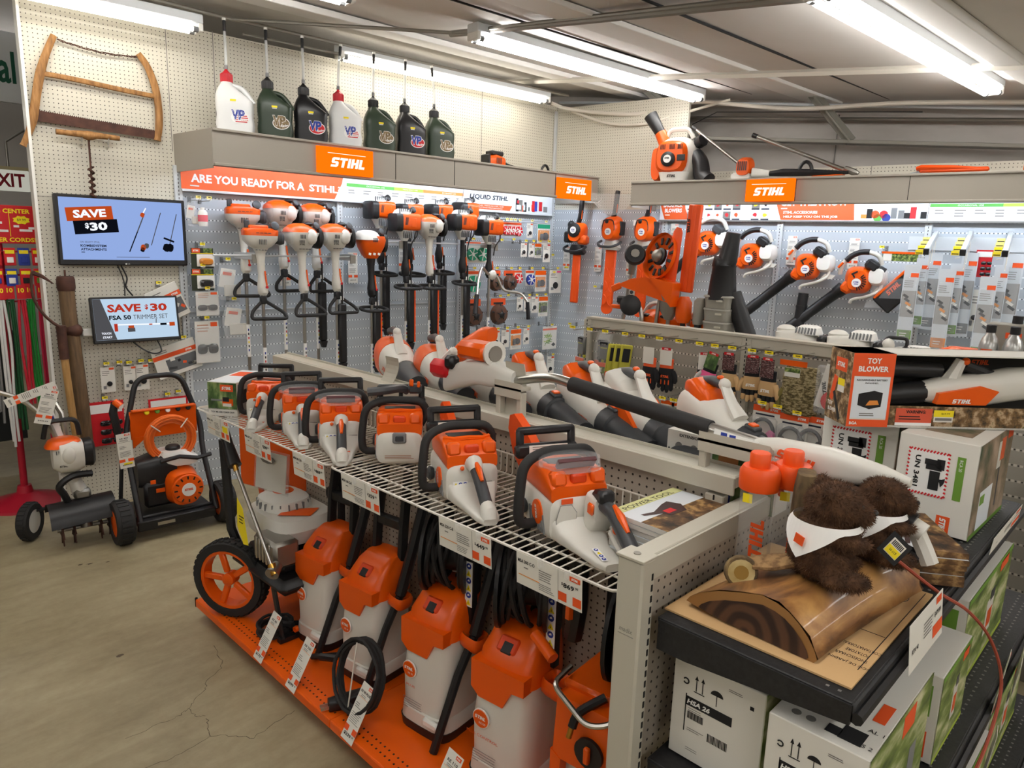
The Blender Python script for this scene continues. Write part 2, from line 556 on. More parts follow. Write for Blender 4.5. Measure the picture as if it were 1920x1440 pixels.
UPS=(0.827,2.047,3.266,4.47)
def make_left_wall():
    mb=MB()
    mb.box((0.405,0.02,1.62),(0.81,0.04,3.24),PEG)
    mb.box((2.643,0.02,2.72),(3.666,0.04,0.96),PEG)
    mb.box((2.643,0.02,1.12),(3.666,0.04,2.24),DISP)
    mb.box((-0.008,0.0,1.62),(0.016,0.1,3.24),WHITE2)
    for u in (0.81,1.115,3.51):
        mb.box((u,-0.0005,2.8),(0.004,0.002,0.82),INKG)
    mb.box((0.4,-0.0008,2.045),(0.8,0.002,0.003),INKG)
    for u0,u1 in ((0.86,2.02),(2.075,3.24),(3.3,4.45)):
        mb.box(((u0+u1)/2,-0.006,1.30),(u1-u0,0.012,0.008),PAINTB)
    o=mb.build('wall_left',loc=OA,rot=(0,0,RA),smooth=False)
    struct(o)
    for i,u in enumerate(UPS):
        b=MB()
        b.box((u,-0.012,1.15),(0.05,0.028,2.3),PAINTB,.004)
        for k in range(88):
            z=0.05+k*0.0254
            b.box((u,-0.0265,z),(0.0045,0.001,0.014),SLOT)
        struct(b.build('trim_%d'%(20+i),loc=OA,rot=(0,0,RA),smooth=False))
make_left_wall()
UBS=(1.255,2.297,3.385)
def make_back_wall():
    mb=MB()
    mb.box((0.70,0.02,2.69),(1.4,0.04,0.98),PEG)
    mb.box((3.4,0.02,2.36),(4.0,0.04,0.32),PEG)
    mb.box((2.7,0.02,1.1),(5.4,0.04,2.2),DISP)
    mb.box((2.94,-0.0005,2.4),(0.004,0.002,0.24),INKG)
    mb.box((0.01,-0.02,1.6),(0.02,0.03,3.1),PAINTB)
    struct(mb.build('wall_back',loc=OB,rot=(0,0,RB),smooth=False))
    for i,u in enumerate(UBS):
        b=MB()
        b.box((u,-0.012,1.15),(0.05,0.028,2.3),PAINTB,.004)
        for k in range(88):
            b.box((u,-0.0265,0.05+k*0.0254),(0.0045,0.001,0.014),SLOT)
        struct(b.build('trim_%d'%(30+i),loc=OB,rot=(0,0,RB),smooth=False))
    # building's end wall behind the display
    mb=MB()
    SH=noise_mat('end_wall_sheet',[(0.3,(176,170,164)),(0.7,(196,191,186))],1.6,(1,1,3),0.7)
    mb.box((3.0,0.5,1.7),(9.0,0.04,3.9),SH)
    for u in (0.9,2.55,4.2):
        mb.box((u,0.475,2.3),(0.006,0.01,1.4),INKG)
    struct(mb.build('wall_back',loc=OB,rot=(0,0,RB),smooth=False))
    # sloping girt, eave pipes, knee braces
    P=lambda u,z,b=.3:WB(u,-b,z)
    b=MB();R=orient(P(4.6,2.59)-P(-.2,2.985))
    b.box((P(4.6,2.586)+P(-.2,2.985))/2,(4.85,0.14,0.03),PAINTG,.004,R)
    struct(b.build('trim_40',smooth=False))
    for i,(u0,z0,u1,z1) in enumerate(((2.513,3.081,2.708,2.75),(1.02,3.25,1.37,2.88))):
        b=MB();a,c=P(u0-.12,z0+.06,.12),P(u1,z1,.28)
        b.box((a+c)/2,((a-c).length,.085,.02),PAINTG,.003,orient(c-a,NB))
        b.box((a+c)/2+NB*.03,((a-c).length,.012,.06),PAINTG,0,orient(c-a,NB))
        struct(b.build('trim_%d'%(41+i),smooth=False))
make_back_wall()
def far_walls():
    for nm,c,d in (('wall_far',(3,12.5,1.9),(22,.1,4.4)),('wall_side',(-6,2,1.6),(.1,22,4.6)),('wall_near',(3,-6,1.6),(22,.1,4.6)),('wall_right',(11.5,2,1.8),(.1,22,4.6))):
        b=MB();b.box(c,d,WALLP);struct(b.build(nm,smooth=False))
far_walls()

# ------------------------------------------------------------------ lamps
def fluorescent(label,p0,p1,wide=0.11,tube=None):
    """strip light with two lit tubes hanging from p0 to p1 (tube level)"""
    p0,p1=Vector(p0),Vector(p1);L=(p1-p0).length
    t=thing('fluorescent_light',label,'ceiling light',(p0+p1)/2,math.atan2((p1-p0).y,(p1-p0).x),'fluorescent strip lights')
    b=MB();b.box((0,0,.062),(L+.06,wide,.055),PAINTB,.006)
    b.build('housing',t,smooth=False)
    for s in (-1,1):
        b=MB();b.cyl((-L/2,s*wide*.32,0),(L/2,s*wide*.32,0),.016,tube or TUBE_ON,n=10)
        b.build('tube',t)
        b=MB();b.box((s*(L/2+.014),0,.014),(.03,wide,.05),WHITE2,.006)
        b.cyl((s*(L/2),-wide*.32,0),(s*(L/2-.03),-wide*.32,0),.018,GREYP,n=8)
        b.cyl((s*(L/2),wide*.32,0),(s*(L/2-.03),wide*.32,0),.018,GREYP,n=8)
        b.build('socket',t)
    return t
fluorescent('lit strip light on the left wall, the one behind the hanging row of fuel jugs',(3.06,4.83,3.15),(5.15,4.70,3.15),tube=TUBE_DIM)
fluorescent('lit strip light under the middle of the ceiling, ending above the back corner',(3.24,3.565,3.11),(5.70,3.415,3.10))
fluorescent('lit strip light nearest the camera at the top right of the ceiling',(3.15,1.36,2.885),(5.60,1.21,2.885))
fluorescent('lit strip light on the left wall above the old bow saw',(-0.42,4.93,3.09),(1.985,4.78,3.09),tube=TUBE_DIM)
fluorescent('lit strip light of which only the end shows at the top edge of the ceiling',(0.0,3.90,3.16),(2.42,3.75,3.16))
fluorescent('lit strip light far off in the next room behind the left wall',(0.4,9.6,3.2),(2.75,9.4,3.2))
fluorescent('added unseen strip light for fill, behind the camera',(-0.6,-1.2,2.62),(1.8,-1.35,2.62))  # this and the next two are out-of-view fixtures added for fill light
fluorescent('added unseen strip light for fill, right of the camera',(3.6,-1.4,2.6),(6.0,-1.55,2.6))
fluorescent('added unseen strip light for fill, far left of the camera',(-4.2,4.2,3.1),(-1.8,4.05,3.1))
for i,(x,y,z,w) in enumerate(((.6,.95,2.80,'above the camera'),(-3.2,-1.0,2.62,'behind the camera on its left'),(2.2,-3.2,2.42,'far behind the camera'),(5.6,-3.2,2.42,'far behind the camera on its right'),(-1.6,-3.4,2.42,'far behind the camera on its left'),(-3.0,2.9,3.0,'left of the camera'),(6.6,.2,2.75,'beyond the right border'))):  # more unseen fixtures, added to brighten and even out the room
    fluorescent('added unseen strip light for fill, '+w,(x-1.22,y,z),(x+1.22,y-.14,z))

def pipe(name,label,cat,pts,r,m,n=8,closed=False):
    b=MB();b.tube(pts,r,m,n,closed)
    return tag(b.build(name),label,cat)
pipe('conduit_pipe','steel conduit running along the left wall above the fuel jugs','pipe',[WA(-.2,.32,3.26),WA(1.1,.32,3.225),WA(4.3,.32,3.235)],.013,STEEL)
pipe('conduit_pipe','thin steel conduit below the other one over the fuel jugs','pipe',[WA(1.2,.3,3.155),WA(2.1,.3,3.165)],.010,STEEL)
pipe('conduit_pipe','steel conduit slanting from the left wall over to the middle ceiling light','pipe',[WA(1.12,.32,3.225),(3.3,3.86,3.205),(3.3,3.0,3.12),(3.28,0.8,2.89)],.012,STEEL)
pipe('conduit_pipe','pale conduit along the eave of the back wall','pipe',[WB(-.1,-.2,3.28),WB(1.5,-.2,3.14),WB(5.2,-.2,2.76)],.012,PAINTB)
pipe('conduit_pipe','twin steel pipe on the back wall under the eave','pipe',[WB(1.0,-.32,3.07),WB(5.2,-.32,2.73)],.014,STEEL)
WHC=mat('white_cable',(214,208,196),0.5)
pipe('cable_bundle','thick white cable bundle swagging below the eave','cable',spline([WA(4.2,.2,3.17),WB(.3,.15,3.12),WB(.9,.0,3.06),WB(1.4,-.05,3.13),WB(2.3,-.05,3.0),WB(3.2,-.05,2.97),WB(4.8,-.05,2.83)],6),.017,WHC)
pipe('cable_bundle','thinner white cable hanging in a lower loop by the corner','cable',spline([WB(.25,.12,3.12),WB(.62,.06,2.99),WB(1.0,.02,2.965),WB(1.3,-.02,3.03),WB(1.75,-.05,3.12)],6),.012,WHC)
pipe('cable','thin black cable stretched across the end wall','cable',[WB(1.2,-.28,2.93),WB(1.55,-.28,3.07),WB(3.2,-.28,2.94)],.004,BLACK,5)

# ================================================================== HEADERS AND SIGNS
XD,ZD=(1,0,0),(0,0,1)
def SA(label,cat,name,u,d,z,group=None,rz=0.0,rx=0.0,ry=0.0):
    return thing(name,label,cat,WA(u,d,z),RA+rz,group,rx,ry)
def SB(label,cat,name,u,d,z,group=None,rz=0.0,rx=0.0,ry=0.0):
    return thing(name,label,cat,WB(u,d,z),RB+rz,group,rx,ry)
LIT_O=emit_mat('lit_orange_sign',(255,104,8),1.25)
LIT_W=emit_mat('lit_white_letters',(255,240,225),1.3)
FO=mat('sign_orange',(226,92,34),0.5)
FWH=mat('sign_white',(226,232,238),0.5)
FGREEN=mat('sign_green',(86,170,70),0.5);FLIME=mat('sign_lime',(170,190,70),0.5);FOCH=mat('sign_ochre',(222,140,60),0.5)
NAVY=mat('sign_navy_text',(28,34,52),0.6)

def header(side,S,u0,u1,z0,z1,d,seams,endp):
    t=S('taupe header canopy projecting from the %s wall above the display'%side,'shop header','header_canopy',(u0+u1)/2,0,z0)
    L=u1-u0;h=z1-z0
    b=MB();b.box((0,-d,h/2),(L,.025,h),HEADER)
    b.box((0,-d-.008,h-.008),(L,.04,.016),HEADER,.003);b.box((0,-d-.012,.010),(L,.05,.02),HEADER,.004)
    for u in seams:b.box((u-(u0+u1)/2,-d-.014,h/2),(.003,.004,h-.03),SLOT)
    b.build('fascia',t,smooth=False)
    b=MB();b.box((0,-d/2,h-.012),(L,d,.012),HEADER);b.build('top_shelf',t,smooth=False)
    for k,e in enumerate(endp):
        x=-L/2 if e<0 else L/2
        b=MB();b.add([(x,-d,-.012),(x-.045*e*-1 if e<0 else x,-.0,-.012),(x-.045 if e<0 else x,0,h+.008),(x,-d,h)],[(0,1,2,3)],HEADER)
        b.add([(x+.006*-e,-d,-.012),(x-.039 if e<0 else x-.006,-.0,-.012),(x-.039 if e<0 else x-.006,0,h+.008),(x+.006*-e,-d,h)],[(0,1,2,3)],HEADER)
        b.build('end_panel',t,smooth=False)
    b=MB();b.box((0,-d+.07,h-.05),(L-.1,.05,.05),PAINTB);b.build('lamp_housing',t,smooth=False)
    b=MB();b.cyl((-L/2+.08,-d+.07,h-.09),(L/2-.08,-d+.07,h-.09),.013,STRIP_ON,n=8);b.build('lamp_tube',t)
header('left',SA,0.865,4.485,2.268,2.495,.58,(1.95,2.203,2.754,3.9),(-1,1))
header('back',SB,1.185,5.3,2.198,2.395,.58,(2.55,3.3),(-1,))
b=MB();b.prism([(-.2,.03),(-.2,-.02)]+[(-.2+.4*k/10,-.03-.13*sin(pi*k/10)) for k in range(11)]+[(.2,-.02),(.2,.03)],.006,CLEARP)
tag(b.build('corner_shield',loc=(WA(4.485,.56,2.29)+WB(1.185,.56,2.29))/2,rot=(pi/2-.0,0,(RA+RB)/2)),'clear rounded plastic shield bridging the gap between the two header canopies','shield')

def lit_sign(S,label,u,z,w,h):
    t=S(label,'illuminated sign','lit_sign',u,.6,z,'lit orange header signs')
    b=MB();n=8
    poly=[(-w/2,0),(w/2,0)]+[(w/2-w*k/n,.018+.03*sin(pi*(.5-.5*k/n)*1.0)) for k in range(n+1)]
    b.prism(poly,h,LIT_O,Matrix.Rotation(pi,4,'X')@Matrix.Translation((0,0,-h/2)) if False else Matrix(((1,0,0,0),(0,-1,0,0),(0,0,1,-h/2),(0,0,0,1))))
    b.build('sign_box',t,smooth=False)
    b=MB();b.text('',LIT_W,(.01,-.051,-.012),XD,ZD,h=h*.36,w=w*.66,logo=True)
    b.box((0,-.051,h*.26),(w*.7,.001,.003),LIT_W)
    b.build('lettering',t,smooth=False)
lit_sign(SA,'lit orange sign on the left wall header, under the fuel jugs',1.767,2.375,.42,.178)
lit_sign(SA,'lit orange sign at the corner end of the left wall header',4.115,2.357,.42,.182)
lit_sign(SB,'lit orange sign on the back wall header',2.365,2.302,.365,.162)

def banner_left():
    t=SA('long printed banner asking about being ready, under the left wall header','banner','banner',0.836,.055,2.142)
    b=MB();b.box((1.79,.004,.13),(3.575,.006,.262),FWH);b.box((1.79,-.002,-.004),(3.575,.016,.012),PAINTB);b.build('banner_board',t,smooth=False)
    y=-.0012
    b=MB()
    b.xz([(0,.006),(1.148,.006),(1.215,.13),(1.24,.25),(0,.25)],-.001,0,FO)
    b.text('ARE YOU READY FOR A',PWHITE,(.48,y,.081),XD,ZD,h=.058,w=.83,bold=.035)
    b.text('STIHL?',PWHITE,(1.07,y,.078),XD,ZD,h=.054,w=.27,bold=.035)
    b.box((.088,y,.03),(.06,.001,.009),PWHITE)
    n=24
    for k in range(n):
        f=k/(n-1)
        m=FGREEN if f<.36 else (FLIME if f<.62 else FOCH)
        b.quad((1.255+1.18*k/n,y,.112),(1.255+1.18*(k+1)/n,y,.112),(1.255+1.18*(k+1)/n,y,.138),(1.255+1.18*k/n,y,.138),m)
    b.text('OCCASIONAL USE',PWHITE,(1.52,y-.001,.125),XD,ZD,h=.011,w=.17)
    b.text('FREQUENT USE',PWHITE,(1.86,y-.001,.125),XD,ZD,h=.011,w=.15)
    b.text('EXTENDED USE',PWHITE,(2.27,y-.001,.125),XD,ZD,h=.011,w=.15)
    for k in range(9):
        b.lines(INKG,(1.27+.135*k,y,.088),XD,ZD,.075,2,.02,.006,k)
    b.xz([(2.45,.25),(2.456,.25),(2.40,.0),(2.394,.0)],-.0013,-.0012,INKG)
    b.text('LIQUID STIHL',NAVY,(2.74,y,.118),XD,ZD,h=.05,w=.47,bold=.03,shear=.12)
    b.box((2.53,y,.077),(.05,.001,.006),NAVY)
    b.xz([(2.45,.012),(3.0,.012),(3.03,.058),(2.47,.058)],-.0013,-.0005,FO)
    b.text('OIL, FUEL, PRESSURE FUEL AND',PWHITE,(2.74,y-.001,.044),XD,ZD,h=.011,w=.36);b.text('AT PUTTING PERFORMANCE',PWHITE,(2.74,y-.001,.026),XD,ZD,h=.011,w=.33)
    rnd=random.Random(5)
    for k in range(22):
        w=rnd.uniform(.025,.06);h=rnd.uniform(.03,.11);x=3.09+.4*rnd.random()
        b.box((x,y-.0002*k,.012+h/2+.02*rnd.random()),(w,.0003,h),rnd.choice([REDP,PORANGE,INK,GREYP,BLUEP,REDP,FWH,INKG]))
    b.build('print',t,smooth=False)
banner_left()
def banner_back():
    t=SB('long printed banner with accessories, under the back wall header','banner','banner',1.215,.055,2.1)
    b=MB();b.box((2.05,.004,.13),(4.1,.006,.26),FWH);b.box((2.05,-.002,-.004),(4.1,.018,.012),INKG);b.build('banner_board',t,smooth=False)
    y=-.0012;b=MB()
    b.xz([(0,.25),(.0,.14),(.05,.006),(.29,.006),(.245,.1),(.22,.25)],-.001,0,FO)
    b.text('BACKPACK',PWHITE,(.125,y,.132),XD,ZD,h=.036,w=.185,bold=.04)
    b.text('BLOWERS',PWHITE,(.13,y,.085),XD,ZD,h=.036,w=.165,bold=.04);b.box((.075,y,.045),(.045,.001,.008),PWHITE)
    rnd=random.Random(8)
    for r in range(2):
        for k in range(9):
            if k==6:continue
            x=.30+.082*k;z=.125-.085*r
            b.box((x,y,z),(.066,.0006,.07),FWH if rnd.random()<.5 else INKG);b.box((x,y-.0005,z-.03),(.066,.0006,.012),NAVY)
            b.prism([(.022*cos(a*1.05)*rnd.uniform(.4,1),.022*sin(a*1.05)*rnd.uniform(.4,1)) for a in range(6)],.0004,rnd.choice([INK,REDP,PORANGE,GREYP,YELLOW]),frame((x,y-.001,z+.006),0,pi/2))
    b.xz([(1.04,.25),(1.05,.12),(1.09,.006),(1.655,.006),(1.63,.25)],-.001,0,FO)
    b.text('GET THEM NOW',PWHITE,(1.34,y,.145),XD,ZD,h=.055,w=.52,bold=.04)
    b.box((1.11,y,.098),(.05,.001,.009),PWHITE)
    b.text('STIHL ACCESSORIES',PWHITE,(1.24,y,.067),XD,ZD,h=.022,w=.27,bold=.03)
    b.text('HELP KEEP YOU ON THE JOB',PWHITE,(1.32,y,.03),XD,ZD,h=.022,w=.42,bold=.03)
    for k,(x,m) in enumerate(((1.72,FOCH),(1.76,INK),(1.8,PORANGE),(1.86,REDP),(1.93,GREYP),(1.98,GREYP),(2.02,INK),(2.06,REDP),(2.10,FWH),(2.13,INK),(1.82,FGREEN),(1.88,BLUEP))):
        h=.03+.06*((k*37)%10)/10
        if k in (2,3,10,11):b.prism([(.03*cos(i*.5236),.03*sin(i*.5236)) for i in range(12)],.0005,m,frame((x,y,.05 if k<10 else .025),0,pi/2))
        else:b.box((x,y-.0003*k,.02+h/2),(.04,.0004,h),m)
    b.box((2.158,y,.12),(.003,.0005,.25),INKG)
    for k in range(20):
        f=k/19
        b.quad((2.165+.09*k,y,.103),(2.255+.09*k,y,.103),(2.255+.09*k,y,.127),(2.165+.09*k,y,.127),FGREEN if f<.25 else (FLIME if f<.45 else FOCH))
    b.text('OCCASIONAL USE',PWHITE,(2.42,y-.001,.115),XD,ZD,h=.011,w=.16);b.text('FREQUENT USE',PWHITE,(2.83,y-.001,.115),XD,ZD,h=.011,w=.14)
    for k in range(8):b.lines(INKG,(2.2+.125*k,y,.082),XD,ZD,.075,3 if k%2 else 2,.02,.006,k+20)
    b.build('print',t,smooth=False)
banner_back()

# ------------------------------------------------------------------ screens
SCR=emit_mat('lit_screen_blue',(150,176,232),0.78)
SCR2=emit_mat('lit_screen_pale',(190,214,236),0.8)
def epr(n,c,k=.62):return emit_mat('screen_'+n,c,k)
S_OR,S_BK,S_WH,S_DG,S_RD=epr('orange',(214,84,34)),epr('black',(16,18,26)),epr('white',(236,240,250),.95),epr('grey',(92,92,96),.6),epr('red',(206,60,40))
def tv():
    t=SA('large wall television showing a price offer above the small screen','television','television',.462,.07,1.848)
    w,h=.765,.437
    b=MB();b.box((0,.02,0),(w,.045,h),BLACK,.006);b.box((0,.05,0),(w*.6,.04,h*.6),BLACK,.01);b.build('housing',t)
    b=MB();b.box((0,-.0035,.008),(w-.045,.001,h-.055),SCR);b.build('screen',t,smooth=False)
    y=-.0048;b=MB()
    a=radians(5);xd=(cos(a),0,sin(a));zd=(-sin(a),0,cos(a))
    def plate(x,z,pw,ph,m,yy):b.box((x,yy,z),(pw,.0006,ph),m,0,Euler((0,-a,0)).to_matrix())
    plate(-.195,.105,.262,.083,S_OR,y);plate(-.163,.025,.25,.083,S_BK,y-.0006)
    b.text('SAVE',S_WH,(-.195,y-.0015,.105),xd,zd,h=.05,w=.185,bold=.04)
    b.text('$',S_WH,(-.215,y-.0015,.027),xd,zd,h=.038,bold=.03);b.text('30',S_WH,(-.15,y-.0015,.027),xd,zd,h=.052,w=.1,bold=.04)
    b.text('ON SELECT STIHL',S_DG,(-.205,y,-.072),XD,ZD,h=.011,w=.11)
    b.text('KOMBISYSTEM',S_BK,(-.187,y,-.095),XD,ZD,h=.015,w=.145,bold=.03);b.text('ATTACHMENTS',S_BK,(-.187,y,-.118),XD,ZD,h=.015,w=.145,bold=.03)
    b.box((-.248,y,-.136),(.02,.0005,.004),S_BK)
    for x0,z0,x1,z1,m,r in ((.075,.0,.125,.12,S_DG,.004),(.02,-.13,.075,.0,S_BK,.004),(.105,.1,.135,.155,S_WH,.004),(.155,-.085,.225,.13,S_DG,.003),(.265,-.1,.325,.125,S_DG,.003),(.235,-.035,.3,-.06,S_BK,.007)):
        b.tube([(x0,y,z0),(x1,y,z1)],r,m,6,flat=.08,up=(0,1,0))
    for x,z,r,m in ((.112,.11,.016,S_OR),(.105,-.1,.02,S_OR),(.125,-.09,.018,S_DG),(.1,-.115,.016,S_BK),(.25,-.1,.028,S_BK),(.272,-.1,.028,S_BK)):
        b.prism([(r*cos(i*.7)*(1 if i%2 else .8),r*sin(i*.7)) for i in range(9)],.0005,m,frame((x,y-.0004,z),0,pi/2))
    b.box((.04,y,-.165),(.2,.0005,.003),S_DG)
    b.build('screen_print',t,smooth=False)
    b=MB();b.text('LG',PWHITE,(.01,-.003,-.21),XD,ZD,h=.008);b.prism([(.005*cos(i*.63),.005*sin(i*.63)) for i in range(10)],.0006,PWHITE,frame((-.006,-.003,-.21),0,pi/2));b.build('maker_mark',t,smooth=False)
    b=MB();b.tube(spline([(-.03,.03,-.22),(.0,.03,-.3),(-.01,.03,-.36),(.03,.04,-.42)],5),.005,BLACK,6);b.tube(spline([(-.05,.03,-.22),(-.02,.03,-.32),(-.02,.03,-.42)],5),.004,BLACK,6)
    b.build('power_cable',t)
tv()
def small_screen():
    t=SA('small touch screen tilted back below the large television','screen','touch_screen',.482,.13,1.28,rx=radians(-8))
    w,h=.53,.30
    b=MB();b.box((0,.018,0),(w,.036,h),BLACK,.006);b.box((0,.07,0),(.12,.09,.12),BLACK,.006);b.build('housing',t)
    b=MB();b.box((0,-.0015,.004),(w-.03,.001,h-.035),SCR2);b.build('screen',t,smooth=False)
    y=-.0026;b=MB()
    b.xz([(-.25,.136),(-.205,.136),(-.13,-.128),(-.25,-.128)],y-.0004,y,S_DG)
    b.text('SAVE',S_RD,(-.07,y,.075),XD,ZD,h=.052,w=.2,bold=.04);b.text('$',S_RD,(.065,y,.077),XD,ZD,h=.036,bold=.03);b.text('30',S_RD,(.14,y,.075),XD,ZD,h=.052,w=.105,bold=.04)
    b.text('FSA 50',S_BK,(-.1,y,.014),XD,ZD,h=.03,w=.13,bold=.035);b.text('TRIMMER SET',S_DG,(.085,y,.014),XD,ZD,h=.03,w=.215)
    b.text('TOUCH',S_WH,(-.19,y-.001,-.085),XD,ZD,h=.014,w=.055,bold=.03);b.text('START',S_WH,(-.185,y-.001,-.11),XD,ZD,h=.014,w=.055,bold=.03)
    b.tube([(-.12,y,-.032),(.2,y,-.04)],.005,S_WH,6,flat=.08,up=(0,1,0));b.tube([(.115,y,-.03),(.118,y,.0)],.003,S_DG,6,flat=.1,up=(0,1,0))
    for x,z,w2,h2,m in ((-.13,-.05,.02,.05,S_RD),(-.04,-.05,.034,.02,S_OR),(-.04,-.068,.044,.026,S_DG),(.16,-.04,.04,.014,S_BK),(.215,-.042,.035,.026,S_OR),(.08,-.038,.02,.008,S_OR)):
        b.box((x,y-.0005,z),(w2,.0005,h2),m)
    b.build('screen_print',t,smooth=False)
    b=MB();b.tube(spline([(-.03,.03,-.15),(.02,.02,-.2),(.08,0,-.235),(.13,.0,-.22),(.12,.03,-.15)],6),.005,BLACK,6);b.build('power_cable',t)
    b=MB();b.box((-.28,.1,-.07),(.06,.05,.05),WHITE2,.006);b.build('power_adapter',t)
small_screen()

# ------------------------------------------------------------------ antique tools
OLDW=noise_mat('old_wood',[(0.25,(104,70,36)),(0.5,(150,106,58)),(0.75,(178,132,80))],9,(6,6,1),0.65,0.25)
OLDG=noise_mat('grey_old_wood',[(0.25,(74,58,42)),(0.6,(112,88,62)),(0.8,(134,108,78))],8,(6,6,.7),0.75,0.3)
PALEW=noise_mat('pale_handle_wood',[(0.3,(150,112,62)),(0.7,(186,146,92))],8,(6,6,.6),0.5,0.15)
RUST=noise_mat('rusty_steel',[(0.3,(62,40,34)),(0.6,(86,56,46)),(0.8,(104,72,58))],14,rough=0.7,bump=0.15,metal=0.3)
def bow_saw():
    t=SA('old wooden bow saw with a rusty blade hanging on the cream pegboard','bow saw','bow_saw',0,.035,0)
    def arm(pts,ws):
        b=MB();P=spline(pts,5);n=len(P)
        rr=[ws[min(int(i/(n-1)*(len(ws)-1)),len(ws)-2)]*(1-(i/(n-1)*(len(ws)-1)%1))+ws[min(int(i/(n-1)*(len(ws)-1))+1,len(ws)-1)]*(i/(n-1)*(len(ws)-1)%1) for i in range(n)]
        b.tube(P,.02,OLDW,10,radii=rr,flat=.6,up=(0,1,0));b.build('arm',t)
    arm([(.165,0,2.985),(.115,0,2.87),(.075,0,2.75),(.045,0,2.62),(.02,0,2.5),(-.005,0,2.42),(-.045,0,2.33)],[.018,.021,.026,.024,.026,.02,.016])
    arm([(.625,0,2.968),(.675,0,2.9),(.715,0,2.78),(.728,0,2.66),(.725,0,2.55),(.708,0,2.445)],[.02,.022,.024,.023,.024,.02])
    b=MB();b.tube(spline([(.085,0,2.757),(.25,0,2.752),(.5,0,2.733),(.71,0,2.722)],4),.016,OLDW,8,radii=None,flat=.6,up=(0,1,0));b.build('stretcher',t)
    b=MB();b.add([(.02,0,2.545),(.715,0,2.506),(.715,0,2.452),(.02,0,2.483),(.02,.003,2.545),(.715,.003,2.506),(.715,.003,2.452),(.02,.003,2.483)],[(0,1,2,3),(4,7,6,5),(0,4,5,1),(3,2,6,7),(0,3,7,4),(1,5,6,2)],RUST)
    for k in range(60):
        x=.03+k*.0113;z=2.545-(x-.02)*.056
        b.add([(x,0,z),(x+.009,0,z-.0005),(x+.004,0,z+.007)],[(0,1,2)],RUST)
    b.build('blade',t,smooth=False)
    b=MB()
    for s in (0,1.6,3.1):
        b.tube([(.18+.44*k/24,.006*cos(k*1.3+s),2.965-.018*k/24-.02*sin(pi*k/24)+.005*sin(k*1.3+s)) for k in range(25)],.0025,RUST,5)
    b.build('twisted_wire',t)
bow_saw()
def auger():
    t=SA('old hand auger with a wooden cross handle resting on two wire hooks','auger','hand_auger',.297,.07,0)
    b=MB();b.tube([(-.172,0,2.428),(-.1,0,2.428),(-.04,0,2.43),(0,0,2.424),(.04,0,2.43),(.1,0,2.43),(.175,0,2.428)],.02,OLDW,10,radii=[.016,.017,.021,.029,.021,.017,.015]);b.build('handle',t)
    b=MB();b.cyl((0,0,2.41),(-.002,0,2.05),.006,RUST,n=8)
    P=[(.015*cos(k*.75),.015*sin(k*.75),2.24-k*.0045) for k in range(44)]
    b.tube(P,.006,RUST,6);b.build('twisted_bit',t)
auger()
for i,u in enumerate((.262,.408)):
    b=MB();b.tube([(0,.0,.0),(0,-.03,0),(-.004,-.07,-.02),(0,-.075,.02)],.004,CHROME,6);b.tube([(0,0,-.03),(0,-.02,-.045),(0,-.06,-.03)],.004,CHROME,6)
    tag(b.build('wire_hook',loc=WA(u,.004,2.402),rot=(0,0,RA)),('left' if i==0 else 'right')+' one of two wire pegs carrying the old hand auger','peg hook')
def poles():
    t=SA('thick grey wooden pole with an iron collar leaning by the pegboard','pole','old_pole',.11,.07,0)
    b=MB();b.tube(spline([(-.005,0,1.545),(-.005,0,1.35),(.005,0,1.1),(.02,0,.75),(.03,.02,.46)],5),.045,OLDG,12,radii=None);b.build('shaft',t)
    b=MB();b.lathe([(.047,-.02),(.052,0),(.052,.05),(.046,.07)],RUST,(-.006,0,1.49),n=12);b.cyl((-.006,0,1.55),(-.006,0,1.6),.006,RUST,n=6);b.build('iron_collar',t)
    b=MB();b.ball((.01,-.01,1.22),(.055,.05,.05),RUST,10,6);b.build('iron_socket',t)
    t=SA('old log turning pole with a pale handle and a curved iron hook','cant hook','cant_hook',.03,.14,0)
    b=MB();b.tube(spline([(.015,.0,1.24),(.02,0,1.0),(.03,0,.75),(.045,0,.5)],5),.022,PALEW,10);b.build('handle',t)
    b=MB();b.tube([(.014,0,1.26),(.018,0,1.05)],.028,RUST,10);b.build('ferrule',t)
    b=MB();P=spline([(.012,-.01,1.25),(-.03,-.01,1.285),(-.08,-.01,1.35),(-.118,-.01,1.45),(-.115,-.01,1.57),(-.10,-.01,1.60)],5)
    b.tube(P,.014,RUST,8,radii=[.016-.004*i/(len(P)-1) for i in range(len(P))],flat=.6)
    b.tube([(-.11,-.01,1.59),(-.06,-.01,1.565),(-.005,-.01,1.52)],.01,RUST,6,radii=[.014,.011,.003]);b.build('iron_hook',t)
poles()

